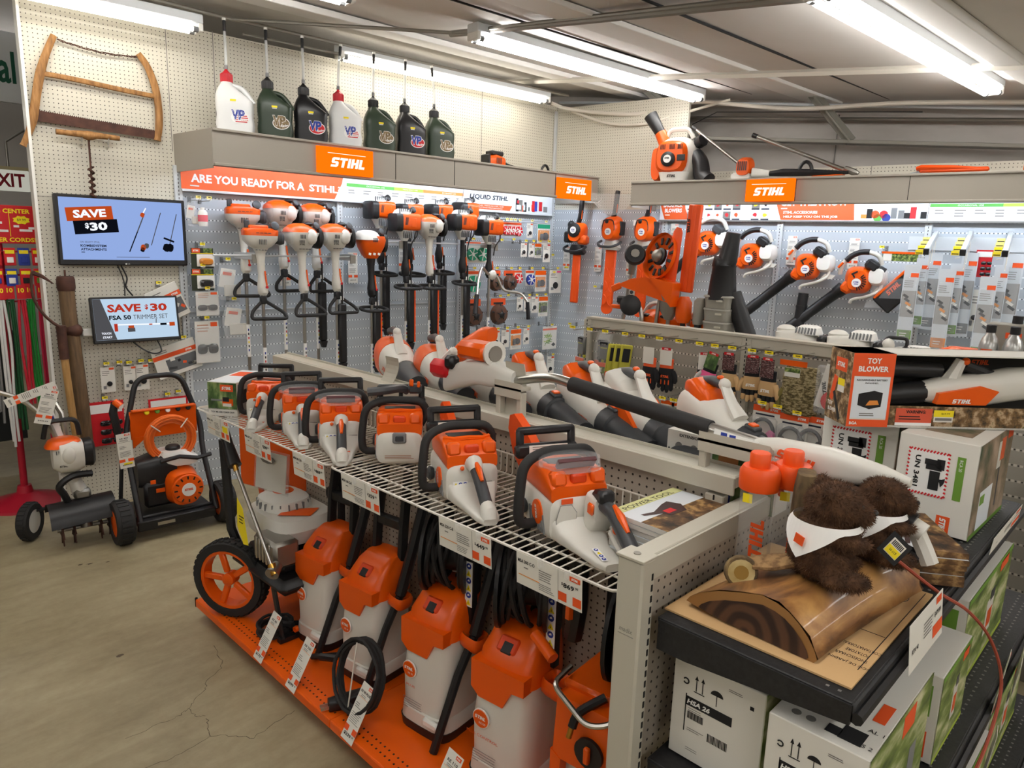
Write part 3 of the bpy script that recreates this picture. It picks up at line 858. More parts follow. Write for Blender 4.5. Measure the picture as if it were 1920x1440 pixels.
# ------------------------------------------------------------------ fuel jugs on the header
JW=mat('jug_white',(226,228,228),0.35);JG=mat('jug_green',(44,58,44),0.35);JB=mat('jug_black',(24,24,27),0.32);JR=mat('cap_red',(196,26,40),0.4)
HOSE=mat('clear_hose',(225,230,232),0.15,alpha=.45)
CAMO=noise_mat('camo_print',[(0.35,(70,54,34)),(0.5,(150,130,96)),(0.62,(96,78,50))],60)
STARS=noise_mat('stars_print',[(0.55,(40,60,150)),(0.62,(230,232,240))],160)
def jug(i,u,body,cap,logo,label,rz,hose_dx):
    t=SA(label,'fuel jug','fuel_jug',u,.38,2.496,'fuel jugs on the left header',rz)
    b=MB()
    w,d,h=.235,.165,.285
    secs=[(0,0,0,w*.86,d*.9,6),(.01,0,0,w*.94,d,6),(.06,0,0,w*1.0,d,6),(.12,0,0,w*.93,d*.97,6),(.17,0,0,w*.97,d,6),(.21,0,0,w*.98,d,5),(.245,-.022,0,w*.78,d*.96,4),(.285,-.04,0,w*.50,d*.8,3),(.31,-.045,0,w*.34,d*.56,2.2),(.325,-.045,0,w*.3,d*.46,2)]
    b.loft(secs,body,24,'z')
    b.build('body',t)
    b=MB();b.tube(round_path([(-.01,0,.305),(.045,0,.295),(.085,0,.25),(.115,0,.2)],.03),.017,body,10);b.build('handle',t)
    b=MB();b.lathe([(.035,.322),(.037,.326),(.037,.375),(.024,.385),(.010,.40),(.008,.41)],cap,(-.045,0,0),n=22)
    for k in range(22):
        a=k*2*pi/22;b.box((-.045+.037*cos(a),.037*sin(a),.35),(.004,.004,.044),cap)
    b.build('cap',t)
    b=MB();b.tube(spline([(-.045,0,.405),(-.043,0,.5),(-.045+hose_dx,0,.62),(-.045+hose_dx*1.4,.0,.66)],5),.009,HOSE,8)
    b.build('hose',t)
    b=MB();b.cyl((-.045+hose_dx*1.3,0,.635),(-.045+hose_dx*1.8,0,.70),.0105,BLACK,n=8);b.cyl((-.045+hose_dx*1.8,0,.70),(-.045+hose_dx*2,0,.715),.012,WHITE2,n=8);b.cyl((-.045,0,.405),(-.044,0,.43),.0115,GREYP,n=8);b.build('hose_end',t)
    b=MB();y=-d/2-.001
    cx,cz=.04,.10
    ell=lambda rx,rz,yy,m:b.prism([(rx*cos(k*pi/12),rz*sin(k*pi/12)) for k in range(24)],.0006,m,frame((cx,yy,cz),0,pi/2))
    vp,ov=(BLUEP,REDP) if logo=='red' else ((STARS,REDP) if logo=='flag' else (CAMO,CAMO))
    ell(.056,.040,y,PWHITE);ell(.051,.035,y-.0008,ov if logo != 'flag' else PWHITE)
    if logo=='flag':
        for k in range(4):b.box((cx+.006,y-.0016,cz-.026+k*.012),(.09-.012*abs(k-1.5),.0004,.006),REDP)
    b.text('V',PWHITE,(cx-.03,y-.002,cz+.016),XD,ZD,h=.07,w=.052,bold=.07);b.text('V',vp,(cx-.03,y-.0026,cz+.016),XD,ZD,h=.064,w=.046,bold=.05)
    b.text('P',PWHITE,(cx+.010,y-.002,cz+.016),XD,ZD,h=.07,w=.046,bold=.07);b.text('P',vp,(cx+.010,y-.0026,cz+.016),XD,ZD,h=.064,w=.040,bold=.05)
    b.text('Racing',PWHITE,(cx+.022,y-.0034,cz-.016),(1,0,.12),ZD,h=.024,w=.05,bold=.03,shear=.3)
    b.build('emblem',t,smooth=False)
    b=MB();b.box((-.0,y-.0005,.205),(.036,.001,.012),YELLOW);b.box((0,y-.0005,.1945),(.03,.001,.006),CARD);b.build('price_sticker',t,smooth=False)
for i,(u,bd,cp,lg,lab,hd) in enumerate(((1.10,JW,JR,'flag','white fuel jug with a red cap at the left end of the row',.0),(1.375,JG,BLACK,'camo','dark green fuel jug with a black cap next to the first white jug',.0),(1.635,JB,BLACK,'red','black fuel jug with a red and blue emblem left of the second white jug',.0),(1.905,JW,JR,'flag','white fuel jug with a red cap above the lit sign',.012),(2.195,JG,BLACK,'camo','dark green fuel jug right beside the second white jug',.004),(2.475,JB,BLACK,'red','black fuel jug second from the right end of the row',.004),(2.755,JG,BLACK,'camo','dark green fuel jug at the right end of the row',-.012))):
    jug(i,u,bd,cp,lg,lab,-.5+.03*i,hd)

# ================================================================== TOOLS ON THE LEFT WALL
def vents(b,x,y,z,n,dx,w,h,m,tilt=0.0):
    for k in range(n):b.box((x+dx*k,y,z),(w,.004,h),m,0,Euler((0,tilt,0)).to_matrix())
def trimmer(kind,label,u,d,z,loop=True,harness=0,shaft=1.35,rz=0.0,bike=False):
    t=SA(label,'string trimmer','string_trimmer',u,d,z,'string trimmers hanging on the left wall',rz)
    top,low,cap=(ORANGE,WHITEP,DARKG)
    if kind=='A':
        b=MB();b.loft([(-.075,0,0,.10,.10,3),(-.06,.0,0,.15,.13,3.5),(-.02,0,0,.225,.17,4),(.012,0,0,.235,.175,4)],WHITEP,22,'z');b.loft([(-.10,0,0,.075,.08,3),(-.075,0,0,.10,.10,3)],WHITEP,16,'z')
        vents(b,-.02,-.088,-.03,5,.011,.004,.035,DARKG);vents(b,-.035,-.055,-.085,4,.02,.014,.005,DARKG);b.build('engine_housing',t)
        b=MB();b.loft([(.012,0,0,.235,.175,4),(.045,0,0,.235,.175,5),(.062,0,0,.21,.16,4)],ORANGE,22,'z');b.box((-.015,0,.068),(.13,.11,.03),ORANGE,.008)
        for k in range(4):b.box((-.03+.026*k,-.0885,.03),(.02,.003,.004),DARKG)
        b.build('top_cover',t)
        b=MB();b.box((-.085,-.01,.085),(.035,.03,.06),DARKG,.006);b.build('carburettor_knob',t)
        b=MB();b.lathe([(.02,0),(.03,.004),(.03,.022),(.02,.026)],DARKG,(.085,-.05,.075),(.3,-1,.4),14);b.build('fuel_cap',t)
        b=MB();b.loft([(.11,0,0,.12,.085,3),(.135,0,0,.13,.10,3),(.155,0,-.005,.10,.08,3)],DARKG,18,'x');b.build('muffler_cover',t)
    elif kind=='B':
        b=MB();b.loft([(-.10,0,0,.085,.085,2.5),(-.075,0,0,.12,.12,3),(-.02,-.01,0,.21,.18,3),(.02,-.005,0,.235,.2,3.2),(.035,0,0,.24,.2,3.2)],WHITEP,22,'z')
        b.ball((.035,-.085,.005),(.042,.03,.055),WHITEP,14,8);vents(b,-.055,-.098,.005,4,.011,.004,.028,DARKG);vents(b,-.06,-.09,-.03,4,.011,.004,.02,DARKG)
        vents(b,-.04,-.058,-.082,4,.024,.018,.005,DARKG);b.text('STIHL',INK,(-.045,-.095,-.048),XD,ZD,h=.012,w=.045,logo=True);b.build('engine_housing',t)
        b=MB();b.loft([(.035,-.01,0,.235,.19,3),(.06,-.015,0,.215,.17,2.6),(.085,-.02,0,.14,.12,2.4),(.098,-.02,0,.07,.07,2)],ORANGE,22,'z');b.build('top_cover',t)
        b=MB();b.loft([(.105,0,0,.15,.15,3),(.125,0,0,.165,.16,3),(.145,0,-.005,.12,.12,2.6)],BLACK,18,'x');b.build('filter_cover',t)
        b=MB();b.lathe([(.018,0),(.026,.004),(.026,.02),(.016,.025)],DARKG,(.085,-.045,.08),(.2,-1,.5),14);b.ball((.045,-.02,.095),(.034,.03,.018),BLACK,12,6);b.build('fuel_cap',t)
        b=MB();b.loft([(-.128,0,0,.15,.12,2.5),(-.115,-.0,0,.17,.14,3),(-.1,0,0,.14,.13,3)],CLEARP,16,'x');b.build('side_shield',t)
    elif kind=='C':
        b=MB();b.loft([(-.14,0,0,.09,.09,3),(-.11,0,0,.14,.12,3),(-.05,0,0,.2,.17,3),(.0,0,0,.225,.19,3),(.03,.0,0,.2,.18,3)],ORANGE,22,'z');vents(b,-.03,-.098,.0,4,.011,.004,.03,DARKG);vents(b,-.05,-.072,-.105,3,.04,.02,.018,PWHITE,.2);b.build('engine_housing',t)
        b=MB();b.loft([(.0,-.03,0,.19,.2,3),(.04,-.035,0,.17,.18,3),(.065,-.035,0,.13,.13,2.5),(.075,-.03,0,.06,.06,2)],WHITEP,20,'z');b.build('top_cover',t)
        b=MB();b.loft([(.09,0,-.02,.13,.15,3),(.115,0,-.02,.13,.15,3),(.13,0,-.02,.09,.11,3)],BLACK,18,'x');b.build('filter_cover',t)
        b=MB();b.lathe([(.018,0),(.026,.004),(.026,.02),(.016,.025)],DARKG,(.07,-.03,.06),(.2,-1,.5),14);b.build('fuel_cap',t)
    else:
        b=MB();b.loft([(-.065,0,-.005,.14,.13,5),(.0,0,-.005,.15,.14,5),(.10,0,-.005,.145,.135,5)],ORANGE,20,'x');vents(b,-.04,-.0735,.0,3,.009,.004,.06,DARKG,.15);b.box((.035,-.073,-.01),(.05,.006,.07),ORANGE,.003);b.build('engine_housing',t)
        b=MB();b.loft([(-.135,0,-.012,.10,.10,4),(-.12,0,-.012,.145,.14,5),(-.065,0,-.01,.15,.145,5)],BLACK,20,'x');b.build('filter_cover',t)
        b=MB();b.box((.105,0,-.01),(.02,.12,.1),BLACK,.008);b.build('end_cover',t)
        b=MB();b.loft([(.055,-.03,0,.15,.13,3),(.085,-.03,0,.11,.1,3),(.095,-.03,0,.07,.07,3)],WHITE2,18,'z')
        for k in range(7):b.box((-.085+.018*k,-.052,.075),(.005,.012,.038),GREYP)
        b.build('cylinder_shroud',t)
        b=MB();b.lathe([(.018,0),(.026,.004),(.026,.02),(.016,.025)],BLACK,(.045,-.03,.085),(.2,-1,.5),14);b.ball((.03,.0,.085),(.03,.03,.02),BLACK,10,6);b.build('fuel_cap',t)
        b=MB();b.loft([(-.155,-.01,0,.045,.045,3),(-.10,-.01,0,.1,.09,3),(-.07,-.01,0,.15,.11,3)],WHITE2,16,'z')
        for k in range(5):b.box((-.045+.018*k,-.05,-.105),(.005,.02,.055),GREYP)
        b.build('clutch_cone',t)
        b=MB();b.tube(spline([(.09,-.04,-.06),(.08,-.05,-.11),(.03,-.05,-.17),(.02,-.04,-.25)],5),.006,BLACK,6);b.build('throttle_cable',t)
    gm=WHITEP if kind in 'AB' else BLACK
    b=MB();z0=-.1 if kind != 'C' else -.14
    if kind=='D':
        b.tube([(0,0,-.15),(0,0,-.3),(0,0,-.36),(0,0,-.42),(0,0,-.45)],.02,BLACK,10,radii=[.022,.022,.038,.034,.018],flat=.85)
    else:
        b.tube([(0,0,z0),(.0,0,z0-.06),(.003,0,z0-.16),(.006,0,z0-.23),(.008,-.004,z0-.28),(.008,0,z0-.31)],.03,gm,12,radii=[.036,.028,.025,.036,.036,.016])
    b.build('grip',t)
    zt=-.36 if kind=='D' else z0-.19
    b=MB();b.tube([(.022,-.022,zt+.06),(.026,-.026,zt),(.03,-.03,zt-.04)],.006,ORANGE,6)
    if kind != 'D':b.lathe([(.010,0),(.010,.006)],REDP,(.028,-.036,zt-.05),(.3,-1,0),12)
    b.build('trigger',t)
    b=MB();zs=-.42 if kind=='D' else z0-.29
    b.cyl((.006,0,zs),(.006,.0,-shaft),.0125,CHROME,n=10)
    b.cyl((.006,0,zs-.38),(.006,0,zs-.62),.0130,PWHITE,n=10)
    for k in range(6):b.box((.006,-.0128,zs-.42-.03*k),(.008,.002,.016),(BLUEP,INK,REDP,YELLOW,INK,BLUEP)[k])
    b.build('shaft',t)
    if loop:
        zl=zs-.1
        P=[(.006,-.012,zl+.06),(-.075,-.03,zl-.02),(-.085,-.05,zl-.07),(.16,-.06,zl-.07),(.14,-.04,zl-.03),(.02,-.012,zl+.05)] if kind != 'D' and harness<2 else [(-.115,-.03,zl),(-.09,-.12,zl-.01),(.09,-.12,zl-.01),(.115,-.03,zl),(.08,.03,zl+.01),(-.08,.03,zl+.01)]
        b=MB();b.tube(round_loop(P,.05,4),.0125,RUBBER,8,True);b.box((.006,-.008,zl+.06),(.045,.045,.06),BLACK,.008);b.build('loop_handle',t)
    if harness:
        b=MB();b.box((.03,-.035,zs-.03),(.012,.012,.16),BLACK);b.box((.03,-.036,zs-.06),(.03,.006,.03),WHITE2,.002)
        b.box((.035,-.03,zs-.33),(.065,.035,.46),BLACK,.012);b.prism([(-.03,0),(.03,0),(.015,-.05),(-.012,-.05)],.03,BLACK,frame((.035,-.015,zs-.56),0,pi/2))
        if harness>1:b.box((.062,-.048,zs-.33),(.012,.006,.44),ORANGE2)
        b.build('blade_scabbard',t)
    if bike:
        zl=-.44
        b=MB();b.tube(round_path([(-.26,-.16,zl-.14),(-.20,-.10,zl-.02),(-.12,-.05,zl+.10),(-.03,-.03,zl+.02),(.07,-.03,zl+.02),(.12,-.06,zl-.12),(.28,-.14,zl-.14),(.33,-.17,zl-.22)],.05),.0125,CHROME,8);b.ball((.02,-.03,zl+.02),(.045,.03,.045),WHITEP,10,6);b.build('handlebar',t)
        b=MB();b.tube([(-.26,-.16,zl-.14),(-.3,-.19,zl-.3)],.02,BLACK,8);b.build('left_grip',t)
        b=MB();b.tube([(.33,-.17,zl-.22),(.34,-.18,zl-.38)],.018,BLACK,8);b.build('right_grip',t)
    return t
_TR=[('A',1.21,.15,1.98,0,'flat topped orange and white trimmer, rear one at the left end of the rack'),
       ('A',1.233,.38,1.836,0,'flat topped orange and white trimmer, front one at the left end of the rack'),
       ('B',1.497,.15,2.01,0,'orange domed white trimmer, second of the rear row from the left'),
       ('B',1.54,.38,1.845,0,'orange domed white trimmer, second of the front row from the left'),
       ('B',1.763,.15,2.0,1,'orange domed white trimmer, third of the rear row, black scabbard on its shaft'),
       ('B',1.807,.38,1.853,1,'orange domed white trimmer, third of the front row, nearest the orange bodied one'),
       ('C',2.111,.38,1.841,2,'orange bodied trimmer with a white cap and black handle in the front row'),
       ('D',2.341,.15,2.09,1,'black and orange trimmer at the rear, above the white capped one'),
       ('D',2.43,.38,1.996,2,'black and orange trimmer in the front row, right of the white capped one'),
       ('D',2.62,.15,2.085,0,'black and orange trimmer at the rear, behind the orange domed one in the middle'),
       ('B',2.665,.38,1.963,2,'orange domed white trimmer among the black and orange ones, under the banner text'),
       ('D',2.93,.15,2.10,1,'black and orange trimmer at the rear, third of its kind from the left'),
       ('D',3.014,.38,2.02,1,'black and orange trimmer in the front row, left of the one with handlebars'),
       ('D',3.25,.12,2.135,0,'black and orange trimmer at the rear, right end of the rack'),
       ('D',3.313,.38,1.988,0,'black and orange brush cutter with silver handlebars at the right end of the rack')]
for i,(k,u,d,z,hs,lab) in enumerate(_TR):
    trimmer(k,lab,u,d,z,harness=hs,loop=i not in (13,14),rz=(-.25,-.2,.1,.05,.1,.05,0,.1,0,.1,0,.1,0,.25,0)[i],bike=(i==14),shaft=1.5 if i != 5 else 1.4)
for i,(u0,u1,z) in enumerate(((.92,1.98,1.71),(2.12,3.42,1.83))):
    t=SA('white steel tool rail carrying the %s trimmers of the front row'%('left' if i==0 else 'right'),'tool rail','tool_rail',(u0+u1)/2,0,z)
    L=u1-u0
    b=MB();b.cyl((-L/2,-.35,0),(L/2,-.35,0),.007,PAINTB,n=8);b.build('bar',t)
    for x in (-L/2+.28,L/2-.02):
        b=MB();b.box((x,-.19,-.005),(.03,.36,.05),PAINTB,.004);b.box((x,-.37,-.02),(.045,.012,.06),PAINTG,.002);b.build('bracket',t)

# ------------------------------------------------------------------ tall price cards, hooks, packets
def price_card(S,label,u,d,z,w=.075,h=.21,seed=0,rz=0.0,rx=0.0,price=None,title=None,group='tall price cards on the display walls',yellow=False):
    t=S(label,'price card','price_card',u,d,z,group,rz,rx)
    b=MB();b.box((0,0,0),(w,.0012,h),CARD);b.build('card',t,smooth=False)
    y=-.0014;b=MB()
    b.box((w*.24,y,h*.45),(w*.36,.0006,h*.05),PORANGE)
    b.text('STIHL',PWHITE,(w*.24,y-.0006,h*.45),XD,ZD,h=h*.028,logo=True)
    if title:b.text(title,INK,(0,y,h*.36),XD,ZD,h=h*.032,w=min(w*.8,w*.1*len(title)),bold=.03)
    b.lines(INKG,(-w*.32,y,h*.32),XD,ZD,w*.64,2,h*.03,h*.012,seed,.2)
    b.box((0,y,h*.25),(w*.85,.0005,h*.008),INKG)
    b.lines(INKG,(-w*.38,y,h*.14),XD,ZD,w*.5,3,h*.035,h*.013,seed+1);b.lines(INKG,(-w*.4,y,-.02*h),XD,ZD,w*.8,5,h*.034,h*.012,seed+2)
    b.box((-w*.3,y,-h*.28),(w*.4,.0006,h*.085),PORANGE);b.box((w*.3,y,-h*.28),(w*.4,.0006,h*.085),PORANGE)
    if yellow:b.box((w*.08,y-.0004,-h*.38),(w*.6,.0006,h*.06),YELLOW)
    b.text(price or '$229.99',INK,(0,y-.001,-h*.41),XD,ZD,h=h*.04,w=w*.62,bold=.02)
    b.build('print',t,smooth=False)
    return t
def card_small(S,label,u,d,z,w=.072,h=.2,seed=0,**k):return price_card(S,label,u,d,z,w,h,seed,**k)
for i,(u,z,lab,pr) in enumerate(((1.555,1.60,'between the second and third front trimmers','$259.99'),(2.135,1.615,'behind the grip of the white capped trimmer','$359.99'),(2.62,1.71,'behind the front trimmers right of the white capped one','$389.99'))):
    price_card(SA,'tall white price card '+lab,u,.06,z,.085,.245,i,price=pr)
def hook_geo(L,m=CHROME):
    b=MB();b.tube([(0,0,0),(0,-L,0),(0,-L-.008,.012)],.0028,m,6);b.tube([(0,0,.02),(0,-L-.002,.022)],.002,m,5);b.box((0,-.004,.008),(.02,.008,.04),GREYP)
    return b
def hook(S,label,u,z,L=.2,group=None,tagz=.012,tagged=True,tm=None,name='peg_hook',tag_w=.034):
    t=S(label,'peg hook',name,u,.002,z,group)
    hook_geo(L).build('wire',t)
    if tagged:
        b=MB();b.box((-.006,-L-.006,tagz+.008),(tag_w,.001,.017),tm or YELLOW);b.box((-.006,-L-.006,tagz-.004),(tag_w*.94,.001,.008),CARD);b.box((-.004,-L-.0068,tagz+.009),(tag_w*.5,.0006,.004),INK);b.build('price_tag',t,smooth=False)
    return t
LEAF=noise_mat('leafy_print',[(0.35,(36,52,24)),(0.5,(92,116,50)),(0.65,(160,170,96)),(0.75,(70,56,30))],55)
FOLIAGE=noise_mat('foliage_photo',[(0.3,(30,44,26)),(0.48,(70,100,52)),(0.62,(130,150,92)),(0.78,(188,196,160))],22,(1,1,.5))
AMBER=mat('amber_lens',(196,120,40),.12,coat=.6);SMOKE=mat('smoked_lens',(34,33,36),.12,coat=.6)
TEALP=mat('teal_spool',(30,150,110),.45)
def lens_pair(b,x,y,z,w,h,m):
    for s in (-1,1):b.loft([(0,x+s*w*.27,z,w*.42,h,3),(.012,x+s*w*.27,z,w*.36,h*.8,3)],m,16,'y') if False else b.add(*_lens(x+s*w*.27,y,z,w*.25,h*.5),m)
    b.box((x,y,z+h*.3),(w*.16,.008,h*.2),m)
def _lens(cx,y,cz,rx,rz):
    vs=[(cx,y-.014,cz)];n=14
    for k in range(n):vs.append((cx+rx*math.copysign(abs(cos(2*pi*k/n))**.7,cos(2*pi*k/n)),y,cz+rz*math.copysign(abs(sin(2*pi*k/n))**.7,sin(2*pi*k/n))))
    return vs,[(0,1+(k+1)%n,1+k) for k in range(n)]
def packet(S,kind,label,u,d,z,w,h,group=None,col=None,rz=0.0,ry=0.0,cat='packet',name='hang_packet'):
    """merchandise hanging on a hook; z is its top"""
    t=S(label,cat,name,u,d,z,group,rz,0,ry)
    c=col or ORANGE
    rnd=random.Random(len(label)*7+int(u*1000))
    if kind=='goggles':
        b=MB();b.box((0,0,-h/2),(w,.004,h),mat('black_green_card',(38,46,28),.5));b.box((-w*.28,-.003,-h*.12),(w*.36,.001,h*.2),PORANGE);b.box((0,-.003,-h*.26),(w,.001,h*.03),YELLOW);b.box((w*.25,-.003,-h*.12),(w*.4,.001,h*.22),LEAF);b.text('',PWHITE,(-w*.28,-.004,-h*.12),XD,ZD,h=h*.08,logo=True);b.build('card',t,smooth=False)
        b=MB();b.box((.02,-.006,-h*.6),(w*.8,.004,h*.6),WHITE2,.002);b.build('insert',t,smooth=False)
        b=MB();b.loft([(0,0,0,w*.6,h*.36,3.5),(.02,0,0,w*.58,h*.34,3.5),(.032,0,0,w*.4,h*.24,3)],c,18,'z');o=b.build('lens',t,loc=(.02,-.01,-h*.66),rot=(pi/2,0,0))
    elif kind=='glasses':
        b=MB();b.box((0,0,-h/2),(w,.002,h),CARD);b.box((w*.3,-.002,-h*.08),(w*.28,.001,h*.1),PORANGE);b.lines(mat('pale_print',(200,160,140)),(-w*.4,-.0016,-h*.08),XD,ZD,w*.5,3,h*.07,h*.03,4);b.build('card',t,smooth=False)
        b=MB();lens_pair(b,0,-.008,-h*.66,w*.85,h*.24,SMOKE);b.build('lenses',t)
        b=MB();b.box((0,-.012,-h*.55),(w*1.02,.02,h*.85),CLEARBAG,.006);b.build('bag',t)
    elif kind=='bag':
        b=MB();b.add([(-w*.3,-.0,0),(w*.2,0,0),(w*.5,-.01,-h*.6),(w*.42,-.02,-h),(-w*.4,-.02,-h*.96),(-w*.5,-.01,-h*.5),(0,-.05,-h*.55)],[(0,1,6),(1,2,6),(2,3,6),(3,4,6),(4,5,6),(5,0,6)],CLEARBAG)
        b.add([(-w*.3,-.0,0),(w*.2,0,0),(w*.5,-.01,-h*.6),(w*.42,-.02,-h),(-w*.4,-.02,-h*.96),(-w*.5,-.01,-h*.5),(0,.02,-h*.55)],[(0,6,1),(1,6,2),(2,6,3),(3,6,4),(4,6,5),(5,6,0)],CLEARBAG);b.build('bag',t)
        b=MB();b.box((-.01,-.012,-h*.4),(w*.62,.002,h*.5),WHITE2,0,Euler((.1,.15,0)).to_matrix());b.box((-.01,-.02,-h*.28),(w*.36,.001,h*.08),mat('pale_red_print',(224,120,100),.6),0,Euler((.1,.15,0)).to_matrix());b.box((.02,-.024,-h*.72),(w*.7,.01,h*.3),WHITEP,.004);b.build('leaflet',t,smooth=False)
    elif kind=='spool':
        b=MB();b.box((0,0,-h/2),(w,.002,h),CARD);b.box((0,-.002,-h*.1),(w,.001,h*.14),PORANGE);b.build('card',t,smooth=False)
        b=MB();b.lathe([(w*.12,-.012),(w*.47,-.012),(w*.47,.012),(w*.12,.012)],c,(0,-.016,-h*.6),(0,1,0),18)
        for k in range(6):
            a=k*pi/3+.3;b.box((w*.28*cos(a),-.03,-h*.6+w*.28*sin(a)),(w*.34,.003,w*.07),WHITE2,0,Euler((0,-a,0)).to_matrix())
        b.lathe([(w*.13,0),(w*.13,.004)],WHITE2,(0,-.03,-h*.6),(0,-1,0),12);b.build('spool',t)
    elif kind=='card':
        b=MB();b.box((0,0,-h/2),(w,.003,h),CARD,0);b.box((w*.28,-.002,-h*.07),(w*.34,.001,h*.08),c);b.lines(INKG,(-w*.4,-.0018,-h*.16),XD,ZD,w*.55,3,h*.07,h*.025,rnd.randint(0,99));b.build('card',t,smooth=False)
        b=MB();q=rnd.uniform(.16,.26)*w;b.lathe([(q,-.003),(q,-.010),(q*.5,-.014)],rnd.choice([INK,DARKG,INK,SMOKE]),(rnd.uniform(-.1,.1)*w,0,-h*.66),(0,1,0),10);b.box((-.25*w,-.004,-h*.8),(w*.2,.003,h*.12),GREYP);b.build('product',t)
    elif kind=='blister':
        b=MB();b.box((0,0,-h/2),(w,.002,h),CARD);b.box((0,-.002,-h*.12),(w*.98,.001,h*.2),c);b.box((0,-.002,-h*.55),(w*.9,.001,h*.5),LEAF if rnd.random()<.5 else FOCH);b.build('card',t,smooth=False)
        b=MB();b.box((0,-.016,-h*.58),(w*.86,.028,h*.66),CLEARP,.008);b.build('blister',t)
        b=MB();q=w*.22;b.lathe([(q,-.004),(q,-.018),(q*.6,-.022)],INK,(w*.1,0,-h*.6),(0,1,0),12);b.box((-w*.2,-.012,-h*.62),(w*.25,.012,h*.3),DARKG,.004);b.build('product',t)
    elif kind=='guard':
        b=MB();b.box((0,0,-h*.14),(w*.9,.003,h*.26),PORANGE);b.box((0,-.002,-h*.2),(w*.6,.001,h*.08),INK);b.build('card',t,smooth=False)
        b=MB();b.lathe([(w*.5,.0),(w*.5,-.02),(w*.4,-.05),(w*.15,-.06)],mat('brown_translucent',(92,66,54),.25),(0,0,-h*.62),(0,1,0),18);b.build('visor',t)
        b=MB()
        for k in range(5):
            a=k*1.256+.3;b.tube([(w*.1*cos(a),-.062,-h*.62+w*.1*sin(a)),(w*.5*cos(a),-.03,-h*.62+w*.5*sin(a))],.008,BLACK,6)
        b.ball((0,-.06,-h*.62),(w*.16,.015,w*.16),BLACK,10,5);b.build('frame',t)
    elif kind=='clam':
        b=MB();b.box((0,-.004,-h/2),(w,.004,h),c);b.box((0,-.007,-h*.16),(w*.9,.001,h*.2),PWHITE if c is REDP else c);b.lines(PWHITE,(-w*.42,-.0078,-h*.08),XD,ZD,w*.5,2,h*.06,h*.025,3);b.build('card',t,smooth=False)
        for k in range(3):
            b=MB();lens_pair(b,.02,-.03,-h*(.48+.2*k),w*.62,h*.13,SMOKE);b.build('lens_pair',t)
    elif kind=='long':
        b=MB();b.box((0,0,-h/2),(w,.003,h),mat('pale_grey_card',(206,212,218),.5));b.box((w*.2,-.002,-h*.13),(w*.5,.001,h*.055),PORANGE);b.lines(INKG,(-w*.4,-.002,-h*.2),XD,ZD,w*.7,4,h*.025,h*.009,rnd.randint(0,50))
        b.box((0,-.002,-h*.5),(w*.9,.0008,h*.34),mat('grey_photo',(150,148,146),.5));b.box((0,-.0026,-h*.9),(w*.9,.0008,h*.12),c);b.lines(CARD,(-w*.3,-.0034,-h*.88),XD,ZD,w*.5,2,h*.03,h*.01,3)
        for k in range(5):b.box(((-.2+.1*k)*w,-.003-.0002*k,-h*(.4+.05*k)),(w*.4,.0008,h*.03),(INK,DARKG,FOCH,CARD,INK)[k],0,Euler((0,.6,0)).to_matrix())
        b.build('card',t,smooth=False)
        b=MB();b.box((0,-.014,-h*.55),(w*.8,.022,h*.8),CLEARP,.004);b.build('blister',t)
    elif kind=='grass':
        b=MB();b.box((0,0,-h/2),(w,.002,h),CARD);b.box((0,-.002,-h*.12),(w,.001,h*.08),PORANGE)
        for k in range(22):
            a=rnd.uniform(-.4,1.2);b.box((rnd.uniform(-.3,.05)*w,-.0022-.0001*k,-h*rnd.uniform(.35,.75)),(w*.3,.0006,h*.025),rnd.choice([GREENP,FLIME,GREENP]),0,Euler((0,-a,0)).to_matrix())
        b.prism([(.022*w/.15*cos(k*pi/2),.022*w/.15*sin(k*pi/2)*.7) for k in range(4)],.002,INK,frame((w*.28,-.003,-h*.8),0,pi/2));b.build('card',t,smooth=False)
        b=MB();b.box((0,-.006,-h*.5),(w*1.02,.012,h*.98),CLEARBAG,.004);b.build('bag',t)
    return t
def hooked(S,side,kind,label,hl,u,z,w,h,L=.16,d=None,col=None,group=None,n=1,tagged=True,tm=None,cat='packet',name='hang_packet',ry=0.0,hgroup=None):
    hook(S,hl,u,z,L,hgroup,tagged=tagged,tm=tm)
    packet(S,kind,label,u,(d or L*.8),z-.004,w,h,group,col,0,ry,cat,name)
GA,HG='packets on the left wall','wire peg hooks on the left wall'
_L=[('goggles',.93,1.755,.15,.14,.14,AMBER,'goggle packet with an amber lens beside the large television','safety goggles'),
      ('goggles',.925,1.612,.15,.15,.14,SMOKE,'goggle packet with a dark lens under the amber one','safety goggles'),
      ('glasses',.945,1.455,.155,.17,.15,None,'sunglasses packet on a white card below the goggle packets','sunglasses'),
      ('glasses',.94,1.245,.165,.30,.12,None,'tall clear packet with two dark glasses beside the small screen','sunglasses'),
      ('bag',1.10,1.655,.17,.27,.14,None,'crinkled clear bag with a leaflet, upper of two by the left trimmers','parts bag'),
      ('bag',1.13,1.375,.18,.27,.14,None,'crinkled clear bag with a leaflet, lower of two by the left trimmers','parts bag'),
      ('card',.30,.965,.085,.17,.06,PORANGE,'small dark glasses packet left of three under the small screen','sunglasses'),
      ('card',.435,.96,.08,.165,.06,PORANGE,'small dark glasses packet middle of three under the small screen','sunglasses'),
      ('card',.51,.965,.085,.175,.06,PORANGE,'small dark glasses packet right of three under the small screen','sunglasses'),
      ('clam',.27,.74,.21,.30,.08,REDP,'large red packet with three dark lenses behind the red card of glasses','safety glasses'),
      ('clam',.665,.715,.26,.22,.06,REDP,'red packet behind the top bar of the orange pressure washer frame','safety glasses')]
for kd,u,z,w,h,L,c,lab,ct in _L:
    packet(SA,kd,lab,u,L*.8,z-.004,w,h,GA,c,cat=ct,name='glasses_packet' if 'glass' in ct or 'gogg' in ct else 'parts_bag')
